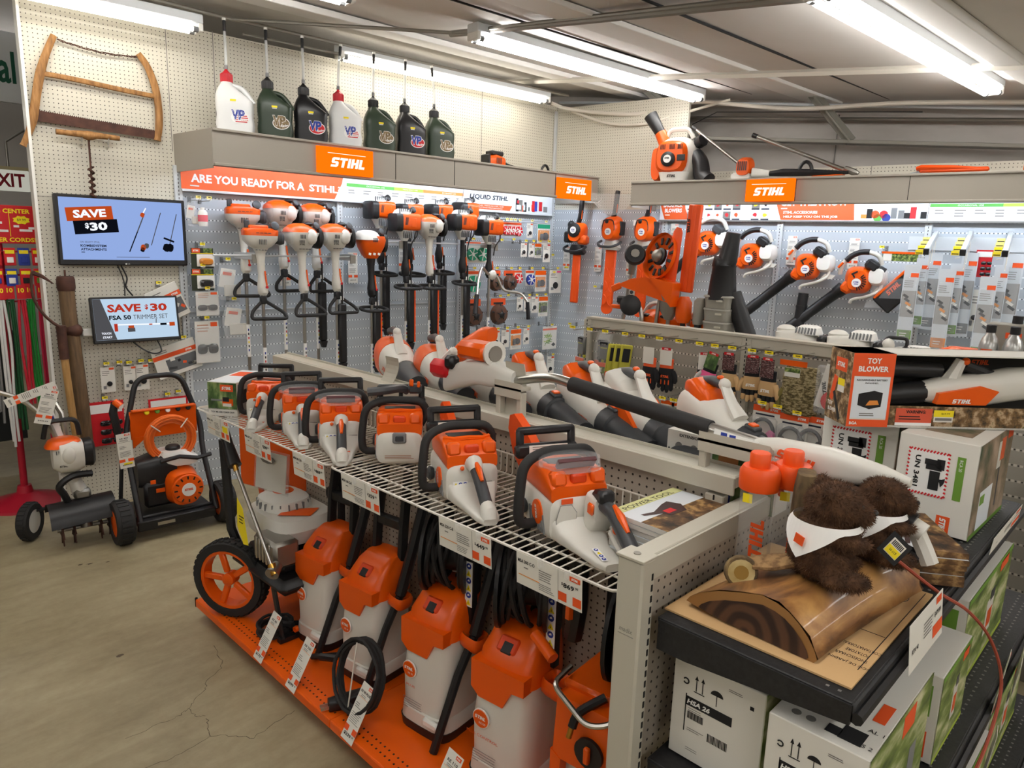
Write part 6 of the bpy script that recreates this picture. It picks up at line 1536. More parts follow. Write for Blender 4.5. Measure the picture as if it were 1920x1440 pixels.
        b=MB();icons(b,(-.195,.024,.0292),(0,-1,0),(1,0,.14),.015,('b','w','b','b'));b.prism([(-.028,-.04),(.028,-.04),(.033,.02),(.015,.045),(-.02,.045),(-.033,.0)],.0006,GREYP,Matrix(((0,0,-1,-.0135),(-1,0,0,.045),(0,1,0,.075),(0,0,0,1))));b.prism([(-.0265,-.0385),(.0265,-.0385),(.0315,.0195),(.0145,.0435),(-.0195,.0435),(-.0315,0)],.0006,WHITEP,Matrix(((0,0,-1,-.0142),(-1,0,0,.045),(0,1,0,.075),(0,0,0,1))));b.box((-.014,.045,.131),(.003,.036,.016),PORANGE,.001);b.build('safety_label',t,smooth=False)
    b=MB();y2=W/2+.0005
    b.lathe([(.036,0),(.036,.006),(.03,.008)],ORANGE,(.075,y2-.003,.075),(0,1,0),20)
    for k in range(8):b.box((.03+.014*k,y2,.05),(.005,.004,.055),GREYP,0,Euler((0,.25,0)).to_matrix())
    b.text('STIHL',PWHITE,(.075,y2+.0058,.075),(-.3,0,-1),(-1,0,.3),h=.011,w=.045,logo=True);b.lathe([(.022,0),(.026,.012),(.018,.02)],DARKG,(.17,y2,.06),(0,1,0),14);b.box((.2,y2,.05),(.03,.03,.05),WHITE2,.006);b.build('side_cover',t)
    if bar:
        b=MB();L=.34 if kind==2 else .24
        b.xz([(.24,.03),(.24+L*.55,.055),(.24+L*.85,.115),(.24+L,.19),(.24+L*.97,.24),(.24+L*.85,.255),(.24+L*.5,.215),(.24,.13)],-.035,-.005,ORANGE2)
        b.box((.24+L*.52,-.003,.14),(L*.62,.008,.065),ORANGE2,.003,Euler((0,-.3,0)).to_matrix())
        b.text('STIHL',REDP,(.24+L*.4,.0015,.125),(-1,0,-.3),(-.3,0,1),h=.022,w=.08,logo=True);b.build('bar_scabbard',t)
    return t
R_=radians
chain_saw(0,'chainsaw farthest along the wire shelf, beside the toy saw box',1.365,2.80,R_(46),.79,bar=False)
chain_saw(0,'second chainsaw from the toy saw box, rear handle towards the camera',1.375,2.49,R_(61),.82,bag=True,bar=False)
chain_saw(0,'third chainsaw from the toy saw box, with a clear bag on top',1.385,2.225,R_(58),.86,bag=True,bar=False)
chain_saw(1,'top handled chainsaw without a rear handle, in the middle of the shelf',1.45,1.955,R_(52),.88,bag=False,bar=False)
chain_saw(0,'chainsaw with open orange top and rear handle, next to the biggest saw',1.395,1.515,R_(64),.90)
chain_saw(2,'biggest chainsaw, with a boxed rear handle, nearest the end post',1.415,1.115,R_(66),.93,bag=True)

def shelf_card(label,y,w,price,title,x=1.232,z=1.03,yellow=False,seed=0):
    t=thing('shelf_price_card',label,'price card',(x,y,z),-pi/2,'price cards on the wire shelf edge',rx=.06)
    h=.088;b=MB();b.box((0,0,0),(w,.001,h),CARD);b.build('card',t,smooth=False)
    b=MB();y_=-.0012;x0=-w/2
    b.text(title,INK,(x0+w*.16,y_,h*.26),XD,ZD,h=.0095,w=w*.27,bold=.03);b.lines(INKG,(x0+w*.12,y_,h*.1),XD,ZD,w*.1,1,.01,.003)
    b.lines(INKG,(x0+w*.36,y_,h*.22),XD,ZD,w*.25,5,.006,.0022,seed);b.box((x0+w*.2,y_,-h*.18),(w*.33,.0006,.002),FOCH);b.lines(INKG,(x0+w*.36,y_,-h*.2),XD,ZD,w*.26,4,.005,.0018,seed+1)
    b.box((x0+w*.655,y_,0),(.0008,.0005,h),INKG);b.box((x0+w*.9,y_,h*.38),(w*.15,.0006,h*.14),PORANGE);b.text('',PWHITE,(x0+w*.9,y_-.0006,h*.38),XD,ZD,h=.006,logo=True)
    b.text('$',INK,(x0+w*.715,y_,h*.12),XD,ZD,h=.009,bold=.03);b.text(price,INK,(x0+w*.81,y_,h*.1),XD,ZD,h=.013,w=.034,bold=.03);b.text('99',INK,(x0+w*.925,y_,h*.14),XD,ZD,h=.007,bold=.02)
    for q in (.72,.93):b.box((x0+w*q,y_,-h*.27),(w*.12,.0006,h*.26),PORANGE)
    if yellow:b.box((x0+w*.84,y_-.0004,h*.05),(w*.22,.0006,h*.3),YELLOW)
    b.build('print',t,smooth=False)
    b=MB()
    for q in (-.1,.3):b.box((w*q,-.004,h/2-.004),(.012,.012,.022),CLEARP,.002)
    b.build('clip',t)
for i,(y,pr,ti,lab) in enumerate(((2.955,'199','MSA 60','below the toy saw box'),(2.59,'299','MSA 60 C-B','below the first and second saw'),(2.20,'469','MSA 80 C-B','below the third saw'),(1.875,'359','MSA 160 C-B','below the top handled saw'),(1.365,'449','MSA 220 C-B','below the saw beside the biggest one'),(1.055,'869','MSA 300 C-O','below the biggest saw'))):
    shelf_card('white price card clipped to the wire shelf edge '+lab,y,.215,pr,ti,yellow=i==0,seed=i)
def toy_box():
    t=thing('toy_saw_box','small box with a forest picture at the far end of the wire shelf','toy box',(1.325,2.966,1.062),R_(36.4))
    b=MB();b.box((.15,.067,.075),(.30,.135,.15),CARD);b.build('box',t,smooth=False)
    b=MB();y=-.0006;X=-.0006
    f=lambda yy,z,w,h,m,k=0:b.box((X-k,yy,z),(.0006,w,h),m)
    f(.067,.088,.135,.12,FOLIAGE);f(.067,.018,.135,.028,CARD);f(.045,.125,.06,.03,PORANGE,.0006);b.text('',PWHITE,(X-.0016,.045,.125),(0,-1,0),ZD,h=.013,w=.045,logo=True)
    b.text('TOY MS 500i CHAIN SAW',INK,(X-.001,.067,.017),(0,-1,0),ZD,h=.008,w=.11,bold=.03);f(.085,.07,.07,.008,GREYP,.0008);f(.042,.062,.05,.03,ORANGE,.0008);f(.05,.075,.03,.02,INK,.0012);f(.045,.05,.04,.014,CARD,.0012)
    b.box((.15,y,.075),(.28,.0006,.13),mat('photo_grey',(150,146,140),.5));b.box((.06,y-.0006,.08),(.05,.0006,.06),INK);b.box((.2,y-.0006,.09),(.1,.0006,.03),PORANGE);b.box((.15,.067,.1504),(.29,.12,.0006),FWH);b.box((.2,.067,.151),(.1,.1,.0006),PORANGE);b.build('print',t,smooth=False)
toy_box()

# ------------------------------------------------------------------ cordless blowers in the well behind the rail
def cordless(label,end,d,kind,L=.5):
    """nozzle end point, direction from the tail to the nozzle"""
    d=Vector(d).normalized();t=thing('cordless_blower',label,'leaf blower',Vector(end)-d*L*.86,0,'cordless blowers behind the saw shelf rail');t.scale=(.86,.86,.86)
    R=orient(d);t.rotation_euler=R.to_euler()
    if kind==0:
        b=MB();b.loft([(-.06,0,0,.11,.12,2.4),(-.03,0,0,.17,.19,2.4),(.05,0,0,.2,.215,2.4),(.12,0,0,.195,.205,2.4)],ORANGE,22,'x');b.build('motor_cover',t)
        b=MB();b.loft([(.12,0,0,.19,.2,2.4),(.2,0,0,.165,.17,2.4),(.3,0,0,.12,.12,2.2)],WHITEP,22,'x');b.build('housing',t)
        b=MB();b.cyl((.29,0,0),(L,0,0),.058,DARKG,.05,20);b.build('nozzle',t)
    else:
        b=MB();b.loft([(-.06,0,.02,.13,.12,3),(.0,0,.02,.17,.18,3),(.1,0,.0,.16,.18,3),(.2,0,-.01,.14,.14,3),(.29,0,-.01,.115,.115,2.3)],WHITEP,22,'x');b.build('housing',t)
        b=MB();b.loft([(-.05,0,.10,.1,.05,4),(.0,0,.11,.14,.08,4),(.07,0,.08,.13,.1,4),(.1,0,.06,.08,.05,4)],ORANGE if kind==1 else WHITEP,18,'x');b.build('battery_cover',t)
        if kind==2:
            for s in (-1,1):b=MB();b.xz([(.02,.075),(.14,.06),(.26,-.01),(.26,-.06),(.1,-.065),(.0,-.02)],s*.076-.008,s*.076+.008,ORANGE);b.build('side_panel',t,smooth=False)
        b=MB();b.tube([(.27,0,-.01),(.33,0,-.01),(.335,0,-.01),(.42,0,-.01),(.425,0,-.01),(L,0,-.01)],.06,DARKG,18,radii=[.066,.064,.058,.056,.052,.047] if kind==2 else [.066,.062,.052,.05,.048,.046]);b.box((.3,0,.055),(.06,.04,.02),DARKG,.006);b.box((.3,0,.066),(.03,.03,.01),ORANGE,.003);b.build('nozzle',t)
    b=MB();b.tube([(.23,0,.06),(.17,0,.10),(.12,0,.15)],.024,WHITEP,10,radii=[.036,.026,.022],flat=.7);b.ball((.115,0,.156),(.027,.022,.024),WHITEP,12,7);b.build('handle_post',t)
    b=MB();b.tube([(.10,0,.152),(.05,0,.15),(-.02,0,.125)],.02,DARKG,10);b.build('grip',t)
    if kind:b=MB();b.box((.085,0,.174),(.02,.026,.016),ORANGE,.005);b.build('lock_button',t)
    b=MB();y=.078
    for s in (-1,1):b.text('STIHL',PORANGE if kind<2 else PWHITE,(.2,s*(.086 if kind==0 else .077 if kind==1 else .086),-.02),(-s,0,.0),ZD,h=.024,w=.085,logo=True)
    b.build('lettering',t,smooth=False)
_D=(-.24,-.62,-.10)
for i,(e,k,lab) in enumerate((((1.80,2.30,1.25),0,'orange backed blower with a grey nozzle, farthest along the saw shelf rail'),((1.80,2.0,1.25),0,'orange backed blower second from the far end, behind the beige plate'),((1.80,1.70,1.245),0,'white blower under the tool rest, behind the small white bracket'),((1.80,1.41,1.24),1,'white blower with an orange battery cover, third from the near end of the rail'),((1.80,1.15,1.235),1,'white blower with an orange battery cover, second from the near end of the rail'),((1.80,.96,1.24),2,'white blower with an orange side panel and ribbed nozzle, nearest along the rail'))):
    cordless(lab,e,_D,k,.56 if k else .52)
cordless('small orange and white blower half hidden behind the black foam grip',(2.0,.80,1.23),(-.24,-.62,-.10),1,.5)
t=thing('upright_blower','orange and white tool head sticking up behind the silver tool bend','leaf blower',(1.90,2.12,1.355),-1.2)
b=MB();b.loft([(-.05,0,.03,.08,.06,3),(0,0,.06,.11,.1,3),(.08,0,.11,.12,.1,3),(.12,0,.13,.1,.06,3)],ORANGE,16,'x');b.build('motor_cover',t)
b=MB();b.loft([(-.08,0,-.1,.08,.1,3),(.0,0,-.03,.1,.1,3),(.1,0,.04,.1,.08,3)],WHITEP,16,'x');b.build('housing',t)
def pole_tool():
    t=thing('pole_tool','long battery pole tool with a black foam grip resting above the saw shelf rail','pole tool',(1.74,1.2,1.38),0)
    F=Matrix.Translation((0,-1.2,-1.38));x=0
    b=MB(F);b.loft([(2.02,0,1.33,.08,.09,4),(1.94,0,1.36,.09,.10,5),(1.84,0,1.385,.10,.09,5),(1.75,0,1.385,.08,.09,5),(1.67,0,1.375,.06,.07,3)],WHITEP,18,'y');b.box((0,2.05,1.40),(.035,.14,.035),WHITEP,.01,Euler((-.7,0,0)).to_matrix());b.build('motor_housing',t)
    b=MB(F);b.box((-.012,1.855,1.462),(.10,.15,.062),ORANGE,.016);b.build('battery',t)
    b=MB(F);b.lathe([(.042,0),(.046,.02),(.03,.022)],WHITEP,(-.012,1.785,1.46),(-.2,-1,0),16);b.lathe([(.03,.021),(.028,.024)],STEEL,(-.012,1.785,1.46),(-.2,-1,0),14);b.build('motor_end',t)
    b=MB(F);b.box((-.03,2.04,1.37),(.05,.12,.07),REDP,.02);b.box((-.035,1.975,1.405),(.05,.05,.05),BLACK,.012);b.build('trigger_guard',t)
    b=MB(F);b.tube(spline([(0,1.68,1.375),(0,1.58,1.40),(0,1.50,1.412),(0,1.40,1.403)],5),.0165,CHROME,12);b.build('pole',t)
    b=MB(F);b.cyl((0,.93,1.358),(0,.72,1.338),.019,CHROME);b.build('pole',t)
    b=MB(F);b.cyl((0,1.425,1.404),(0,.925,1.357),.025,RUBBER,n=16);b.build('foam_grip',t)
    b=MB(F);b.loft([(.80,0,1.345,.03,.03,3),(.74,0,1.338,.06,.07,3),(.60,0,1.335,.065,.085,3),(.48,-.0,1.335,.05,.05,3),(.42,0,1.335,.02,.02,3)],WHITEP,18,'y');b.text('STIHL',PORANGE,(-.034,.67,1.335),(0,-1,-.15),(0,-.15,1),h=.028,w=.11,logo=True);b.build('handle_housing',t)
    b=MB(F);b.tube(spline([(0,.62,1.30),(0,.56,1.27),(0,.46,1.255),(0,.38,1.225)],5),.024,WHITEP,10);b.tube([(0,.40,1.235),(0,.375,1.19),(0,.36,1.16)],.02,WHITEP,8);b.build('rear_loop',t)
    b=MB(F);b.tube(spline([(-.008,.58,1.292),(-.008,.50,1.276),(-.008,.40,1.247)],5),.024,BLACK,10);b.tube(spline([(0,.62,1.27),(0,.56,1.215),(0,.46,1.185),(0,.38,1.165)],4),.018,BLACK,8);b.build('rear_grip',t)
    b=MB(F);b.tube([(-.005,.60,1.25),(-.005,.55,1.232),(-.005,.50,1.225)],.014,ORANGE,8);b.build('trigger',t)
    b=MB(F);b.box((-.019,.83,1.35),(.001,.15,.022),PWHITE,0,Euler((.09,0,0)).to_matrix());b.box((-.0198,.875,1.353),(.001,.018,.016),BLUEP);b.box((-.0198,.85,1.351),(.001,.018,.016),BLUEP);b.text('N.I.K',PORANGE,(-.0202,.81,1.347),(0,-1,0),ZD,h=.009);b.build('label_strip',t,smooth=False)
    b=MB(F);b.lathe([(.02,0),(.02,.05)],CLEARP,(.0,.5,1.29),n=10);b.build('tag_tube',t)
pole_tool()
for i,(y,z0,z1,w,lean,lab) in enumerate(((2.40,1.24,1.345,.085,.35,'beige curved plate standing on the rail at the second blower'),(1.66,1.24,1.42,.09,-.12,'tall beige curved plate standing on the rail under the silver tool bend'))):
    b=MB()
    n=6
    for k in range(n):
        z=(z1-z0)*k/n;z2=(z1-z0)*(k+1)/n;x=.02*sin(k/n*2.6);x2=.02*sin((k+1)/n*2.6);s,s2=lean*z*.5,lean*z2*.5
        b.add([(x,-w/2-s,z),(x,w/2-s,z),(x2,w/2-s2,z2),(x2,-w/2-s2,z2),(x+.003,-w/2-s,z),(x+.003,w/2-s,z),(x2+.003,w/2-s2,z2),(x2+.003,-w/2-s2,z2)],[(0,1,2,3),(4,7,6,5),(1,5,6,2),(0,3,7,4)],PAINTW)
    tag(b.build('tool_rest',loc=(1.715,y,1.262)),lab,'tool rest')
for i,(y0,y1,zz,lab) in enumerate(((1.725,1.60,1.355,'short beige tool bracket with two legs on the rail, under the tool motor'),(.93,.73,1.335,'longer beige tool bracket on the rail, under the tool handle'))):
    t=thing('tool_bracket',lab,'tool bracket',(1.705,(y0+y1)/2,1.262));L=y0-y1
    b=MB();b.xz([(-.02,zz-1.262),(.03,zz-1.262),(.03,zz-1.25),(-.0,zz-1.25),(-.02,zz-1.235)],-L/2,L/2,PAINTW);b.box((-.018,0,zz-1.272),(.004,L,.035),PAINTW);b.build('cradle',t,smooth=False)
    for s in ((-1,1) if i==0 else (1,)):
        b=MB();b.box((0,s*(L/2-.012),(zz-1.262)/2-.004),(.03,.022,zz-1.266),PAINTW,.003);b.build('leg',t,smooth=False)
t=thing('extension_box','white box with an outdoor photograph behind the longer tool bracket','box',(1.80,.955,1.135),-pi/2)
b=MB();b.box((.03,.045,.09),(.34,.09,.18),CARD);b.build('box',t,smooth=False)
b=MB();y=-.0006;b.box((.105,y,.09),(.19,.0006,.178),FOLIAGE);b.box((.06,y-.0006,.12),(.06,.0006,.1),mat('jacket_tan',(160,104,58),.6));b.box((.05,y-.0006,.03),(.05,.0006,.05),BLUEP);b.text('EXTENSION',INK,(-.065,y,.168),XD,ZD,h=.009,w=.07,bold=.03)
for k in range(4):b.lathe([(.012,0),(.012,.0004)],INKG,(-.1+.05*(k%2),y,.135-.045*(k // 2)),(0,-1,0),14)
for k in range(9):b.box((-.06+.006*k,y,.035),(.003 if k%2 else .0015,.0005,.035),INK)
b.build('print',t,smooth=False)

# ================================================================== PRESSURE WASHERS ON THE ORANGE DECK
def hose_reel(t,c,r,w,ax=(0,1,0),m=BLACK):
    ax=Vector(ax);c=Vector(c)
    b=MB();b.lathe([(r,-w/2-.012),(r,-w/2),(r*.45,-w/2),(r*.45,w/2),(r,w/2),(r,w/2+.012)],BLACK,c,ax,22);b.build('hose_reel',t)
    b=MB();u=ax.orthogonal().normalized();v=ax.cross(u);P=[]
    for k in range(150):
        a=k*2*pi/16;q=k/149;P.append(c+ax*(w*.42*sin(q*21))+(u*cos(a)+v*sin(a))*(r*(.62+.28*q)))
    b.tube(P,.0085,RUBBER,6);b.build('wound_hose',t)
def washer(label,y,x=1.53,s=1.0,reel=False,lance=True,sub='',hx=0):
    t=thing('pressure_washer',label,'pressure washer',(x,y,.102),-pi/2+.12,'orange topped pressure washers on the base deck');t.scale=(s,s,s)
    b=MB();b.loft([(0,0,0,.22,.23,5),(.035,0,0,.23,.24,5)],BLACK,22,'z');b.build('base',t)
    b=MB();b.loft([(.035,0,0,.226,.236,4.5),(.08,0,0,.222,.232,4),(.085,0,0,.214,.222,4),(.2,0,.0,.216,.22,4.5),(.37,0,.013,.204,.20,4.5)],WHITEP,26,'z');b.box((.06,-.122,.07),(.07,.02,.03),WHITE2,.008);b.build('body',t)
    b=MB();b.loft([(.355,0,.013,.212,.21,4.5),(.42,0,.018,.204,.198,4.5),(.475,0,.045,.18,.14,5),(.50,0,.06,.15,.10,5)],ORANGE,26,'z')
    b.xz([(-.10,.40),(.095,.40),(.095,.35),(.05,.345),(.02,.285),(-.07,.285),(-.10,.31)],-.1035,-.05,ORANGE);b.build('top_cover',t)
    b=MB();b.box((-.005,-.045,.45),(.07,.02,.05),mat('deep_orange_latch',(214,66,20)),.006,Euler((-.75,0,0)).to_matrix());b.box((-.002,-.056,.448),(.038,.008,.036),BLACK,.003,Euler((-.75,0,0)).to_matrix());b.build('switch',t)
    b=MB();o=(-.05,-.11,.225);b.lathe([(.031,0),(.031,.004)],PWHITE,o,(0,-1,0),22);b.lathe([(.028,.004),(.028,.006)],ORANGE,o,(0,-1,0),22);b.text('',PWHITE,(-.05,-.117,.23),XD,ZD,h=.011,w=.042,logo=True);b.text(sub[:5],PWHITE,(-.042,-.117,.213),XD,ZD,h=.007)
    if len(sub)>5:b.text(sub[6:],PORANGE,(-.045,-.1125,.165),XD,ZD,h=.009,w=.01*len(sub[6:]))
    if reel:b.lines(GREYP,(-.08,-.114,.115),XD,ZD,.09,5,.009,.002,1,.05)
    b.build('badge',t,smooth=False)
    b=MB()
    for q in (-.075,.075):b.tube([(q,.07,.40),(q,.085,.62),(q*.9,.12,.86)],.025,BLACK,8,flat=.6)
    b.box((0,.085,.62),(.15,.03,.05),BLACK,.01);b.box((0,.12,.86),(.16,.03,.03),BLACK,.01);b.build('handle',t)
    b=MB();b.tube(round_loop([(.105,-.03,.36),(.175,-.03,.35),(.175,.035,.35),(.105,.035,.36)],.02,3),.010,ORANGE,6,True,flat=2.6);b.build('lance_holder',t)
    if lance:
        b=MB();b.tube([(.10,-.15,.0),(.125,-.06,.25),(.14,.0,.37),(.145,.0,.38),(.16,.05,.55),(.17,.10,.72),(.15,.12,.80)],.016,BLACK,8,radii=[.015,.015,.016,.022,.022,.022,.02]);b.build('spray_lance',t)
    if reel:
        hose_reel(t,(-.02,.05,.605),.135,.13,(1,.55,0));b=MB();b.box((.1,.03,.60),(.035,.03,.42),BLACK,.006);icons(b,(.087,.0135,.46),XD,ZD,.026,('b','w','b','w','b','w'));b.build('label_post',t)
    else:
        b=MB();b.tube(spline([(-.10,-.13,.06),(-.19,-.15,.05),(-.24,-.13,.015),(-.18,-.05,.012),(-.1,.0,.012)],5),.011,RUBBER,8);b.tube([(-.10,-.125,.062),(-.17,-.15,.055)],.015,BLACK,8);b.build('hose',t)
        b=MB();b.lathe([(.013,0),(.013,.014)],ORANGE,(-.075,-.122,.055),(0,-1,0),10);b.build('inlet',t)
washer('pressure washer with a coiled black cord, farthest of the row next to the petrol one',2.575,sub='RE 80')
washer('pressure washer second in the row, with a spray lance in an orange holder',2.225,sub='RE 80')
washer('pressure washer with a black hose wound above its orange top, third in the row',1.80,s=1.05,reel=True,sub='RE 90 PLUS')
washer('pressure washer with a hose reel and crank, fourth in the row',1.42,s=1.08,reel=True,lance=False,sub='RE100 PLUS CONTROL')
for nm,lab,c,r,n in (('power_cord','coil of black cord lying on the deck before the first pressure washer',(1.36,2.76,.112),.075,5),('wound_cord','round bundle of black cord leaning on the third pressure washer',(1.33,2.02,.26),.13,6)):
    b=MB();rr=random.Random(4)
    for k in range(n):
        b.tube([(r*(1-.04*(k%3))*cos(a*.3),r*(1-.04*(k%3))*sin(a*.3),.011*(k%4)+rr.uniform(0,.008)) for a in range(21)],.0075,RUBBER,6,True)
    if n==6:b.tube([(-r*.9,0,.03),(r*.9,.02,.05)],.003,WIRE,5)
    tag(b.build(nm,loc=c,rot=(0,0,0) if n==5 else (0,-1.25,0)),lab,'cord')
t=thing('cord_reel_handle','black cord handle with silver prongs lying in front of the third pressure washer','cord plug',(1.30,2.10,.125),-.35)
b=MB();b.loft([(-.06,0,0,.04,.045,4),(.0,0,0,.055,.05,4),(.1,0,.01,.05,.045,4)],BLACK,14,'x');b.build('plug_body',t)
for q in (-1,1):b=MB();b.box((-.075,q*.01,-.005),(.03,.004,.012),CHROME);b.build('prong',t)
def big_electric():
    t=thing('pressure_washer','large orange and white pressure washer beside the end post, with a black hose reel','pressure washer',(1.56,1.02,.102),-pi/2+.1)
    b=MB();b.loft([(0,0,0,.30,.30,5),(.35,0,.01,.29,.28,5),(.5,0,.03,.27,.24,5)],WHITEP,22,'z');b.text('STIHL',PORANGE,(-.02,-.148,.24),XD,ZD,h=.035,w=.13,logo=True);b.build('body',t)
    b=MB();b.xz([(-.145,.3),(.06,.3),(.075,.5),(-.135,.5)],-.155,-.05,ORANGE);b.xz([(-.15,.02),(-.115,.02),(-.115,.3),(-.15,.32)],-.158,.05,ORANGE);b.box((-.02,.0,.505),(.26,.22,.03),ORANGE,.01);b.build('front_cover',t)
    b=MB();b.lathe([(.045,0),(.045,.01)],BLACK,(-.02,-.156,.37),(0,-1,0),20);b.box((-.02,-.172,.37),(.018,.016,.05),ORANGE,.004);b.build('knob',t)
    b=MB();b.tube(spline([(.0,-.12,.53),(-.05,-.17,.49),(-.06,-.19,.45)],4),.013,BLACK,8);b.cyl((-.06,-.19,.455),(-.065,-.197,.42),.008,BRASS);b.build('hose_outlet',t)
    b=MB();b.tube(round_path([(-.13,-.10,.56),(-.13,-.19,.55),(.0,-.22,.50),(.05,-.2,.51),(.13,-.12,.58),(.15,.05,.58)],.03),.008,CHROME,8);b.build('bracket',t)
    hose_reel(t,(.03,.03,.66),.145,.15,(1,.25,0));b=MB();b.box((.14,-.11,.64),(.05,.002,.06),CARD,0,Euler((0,.2,-.8)).to_matrix());b.build('paper_tag',t,smooth=False)
    for q in (-.13,.13):b=MB();b.tube([(q,.1,.4),(q,.12,.95)],.02,BLACK,8,flat=.7);b.build('handle_post',t)
    b=MB();b.tube(spline([(-.18,-.02,.6),(-.16,-.03,.72),(-.17,-.02,.84)],4),.03,BLACK,8);b.tube([(-.17,-.062,.68),(-.165,-.066,.77)],.013,ORANGE,6);b.cyl((-.29,-.06,.58),(-.2,-.09,.55),.018,ORANGE);b.build('crank_and_gun',t)
    t2=thing('orange_hose','coil of thick orange hose right beside the end post at the bottom edge','hose',(1.44,.89,.30),0)
    b=MB()
    for k in range(5):b.tube([(.02*k-.03,(.10-.012*abs(k-2))*cos(a*.3)*.6,.16*sin(a*.3)) for a in range(21)],.012,ORANGE,8,True)
    b.build('hose_coil',t2)
big_electric()
def gas_washer():
    t=thing('petrol_pressure_washer','petrol pressure washer with a white engine and an orange spoked wheel on the deck end','pressure washer',(1.5,2.9,.102),0)
    F=Matrix.Translation((-1.5,-2.9,-.102));hub=Vector((1.29,3.03,.29));ax=Vector((-.86,-.5,0)).normalized()
    b=MB(F);R=.182;b.lathe([(R*.78,-.035),(R*.97,-.035),(R,-.02),(R,.02),(R*.97,.035),(R*.78,.035),(R*.78,-.035)],RUBBER,hub,ax,30,caps=False)
    u=Vector((0,0,1));v=ax.cross(u)
    for k in range(36):
        e=u*cos(k*pi/18)+v*sin(k*pi/18);g=ax.cross(e)
        for q in (-1,1):b.box(hub+e*R+ax*q*.017,(.01,.022,.018),RUBBER,.002,Matrix((e,g,ax)).transposed())
    b.build('tyre',t)
    b=MB(F);b.lathe([(R*.80,-.03),(R*.80,.03),(R*.70,.03),(R*.70,-.03),(R*.80,-.03)],ORANGE,hub,ax,26,caps=False);b.lathe([(.03,-.02),(.03,.03),(.02,.036)],ORANGE,hub,ax,14)
    for k in range(5):
        e=u*cos(k*1.2566+.3)+v*sin(k*1.2566+.3);b.box(hub+e*R*.45+ax*.012,(R*.55,.03,.02),ORANGE,.005,Matrix((e,ax.cross(e),ax)).transposed())
    b.build('rim',t)
    b=MB(F);b.box((1.53,2.86,.36),(.42,.5,.07),BLACK,.03);b.box((1.50,2.86,.42),(.28,.34,.06),BLACK,.02);b.tube([(1.34,2.72,.34),(1.345,2.66,.115)],.018,BLACK,8,flat=.5);b.box((1.45,2.66,.115),(.25,.03,.02),BLACK);b.build('chassis',t)
    b=MB(F);b.loft([(.50,1.54,2.92,.30,.40,4),(.56,1.54,2.92,.32,.42,4),(.60,1.54,2.93,.28,.36,4)],WHITEP,24,'z');b.build('engine_cover',t)
    b=MB(F);b.loft([(.60,1.54,2.99,.23,.25,3),(.64,1.54,2.99,.21,.23,2.6),(.665,1.54,2.99,.13,.15,2.2)],WHITE2,22,'z')
    for k in range(20):a=k*.314;b.box((1.54+.115*cos(a),2.99+.125*sin(a),.618),(.012,.006,.03),GREYP,0,Euler((0,0,a)).to_matrix())
    b.build('fan_cover',t)
    b=MB(F);b.lathe([(.05,0),(.045,.004)],ORANGE,(1.54,2.99,.664),n=20);b.text('',PWHITE,(1.54,2.99,.67),(.6,-.8,0),(.8,.6,0),h=.018,w=.06,logo=True);b.add([(1.44,2.86,.604),(1.55,2.76,.604),(1.63,2.82,.606),(1.5,2.9,.607)],[(0,1,2,3)],ORANGE);b.build('engine_badge',t,smooth=False)
    b=MB(F);b.box((1.38,2.76,.50),(.12,.2,.12),STEEL,.015)
    for k in range(5):b.box((1.318,2.70+.03*k,.50),(.008,.012,.10),CHROME,.002)
    b.cyl((1.33,2.66,.47),(1.29,2.63,.45),.025,STEEL,.03);b.build('muffler',t)
    b=MB(F);b.tube([(1.31,3.12,1.03),(1.31,3.04,.92),(1.305,2.97,.84)],.028,BLACK,10,radii=[.024,.022,.03]);b.tube([(1.33,3.14,.92),(1.33,3.10,.5),(1.36,3.05,.36)],.022,BLACK,8);b.build('spray_gun',t)
    b=MB(F);b.cyl((1.305,2.97,.84),(1.30,2.64,.47),.0085,CHROME);b.cyl((1.305,2.975,.85),(1.304,2.955,.82),.012,BRASS);b.cyl((1.30,2.65,.485),(1.30,2.62,.45),.017,BRASS);b.build('lance',t)
    b=MB(F);b.box((1.64,3.28,.76),(.02,.46,.40),ORANGE,.006,Euler((0,0,.3)).to_matrix())
    for k,m in enumerate((YELLOW,GREENP,PWHITE)):b.lathe([(.016,0),(.016,.014)],m,(1.63+.035*k,3.36-.12*k,.77),(-.95,-.3,0),12)
    icons(b,(1.675,3.17,.84),(.3,-.95,0),ZD,.045,('bb','ww'));b.build('console',t)
    b=MB(F);b.box((1.50,3.02,.76),(.012,.23,.2),CLEARBAG,.004,Euler((0,.1,.25)).to_matrix());b.box((1.497,3.02,.76),(.004,.2,.18),CARD,0,Euler((0,.1,.25)).to_matrix());b.lines(INKG,(1.486,3.07,.78),(.25,-.96,0),ZD,.09,4,.014,.004,2);b.prism([(.05*cos(k*.785),.02*sin(k*.785)) for k in range(8)],.001,INKG,Matrix(((.25,0,-1,1.484),(-.96,0,0,3.02),(0,1,0,.82),(0,0,0,1))));b.build('manual_bag',t,smooth=False)
    b=MB(F);b.add([(1.30,2.955,.70),(1.30,2.90,.66),(1.30,2.86,.50),(1.30,2.91,.49),(1.30,2.965,.56)],[(0,1,2,3,4)],YELLOW);b.lines(INK,(1.2985,2.94,.62),(0,-1,0),ZD,.05,3,.014,.005,1);b.build('warning_tag',t,smooth=False)
    b=MB(F)
    for k in range(3):b.tube(arc((1.60,3.2,.60),.16-.014*k,0,360,24,'x')[:-1],.009,mat('rust_orange_hose',(200,84,40),.5),6,True)
    b.build('coiled_hose',t)
    b=MB(F);b.tube([(1.66,2.68,.36),(1.66,2.68,.92)],.018,BLACK,8);b.lathe([(.035,0),(.04,.02),(.03,.04)],BLACK,(1.64,2.68,.72),(-1,0,0),10);b.build('upright',t)
gas_washer()
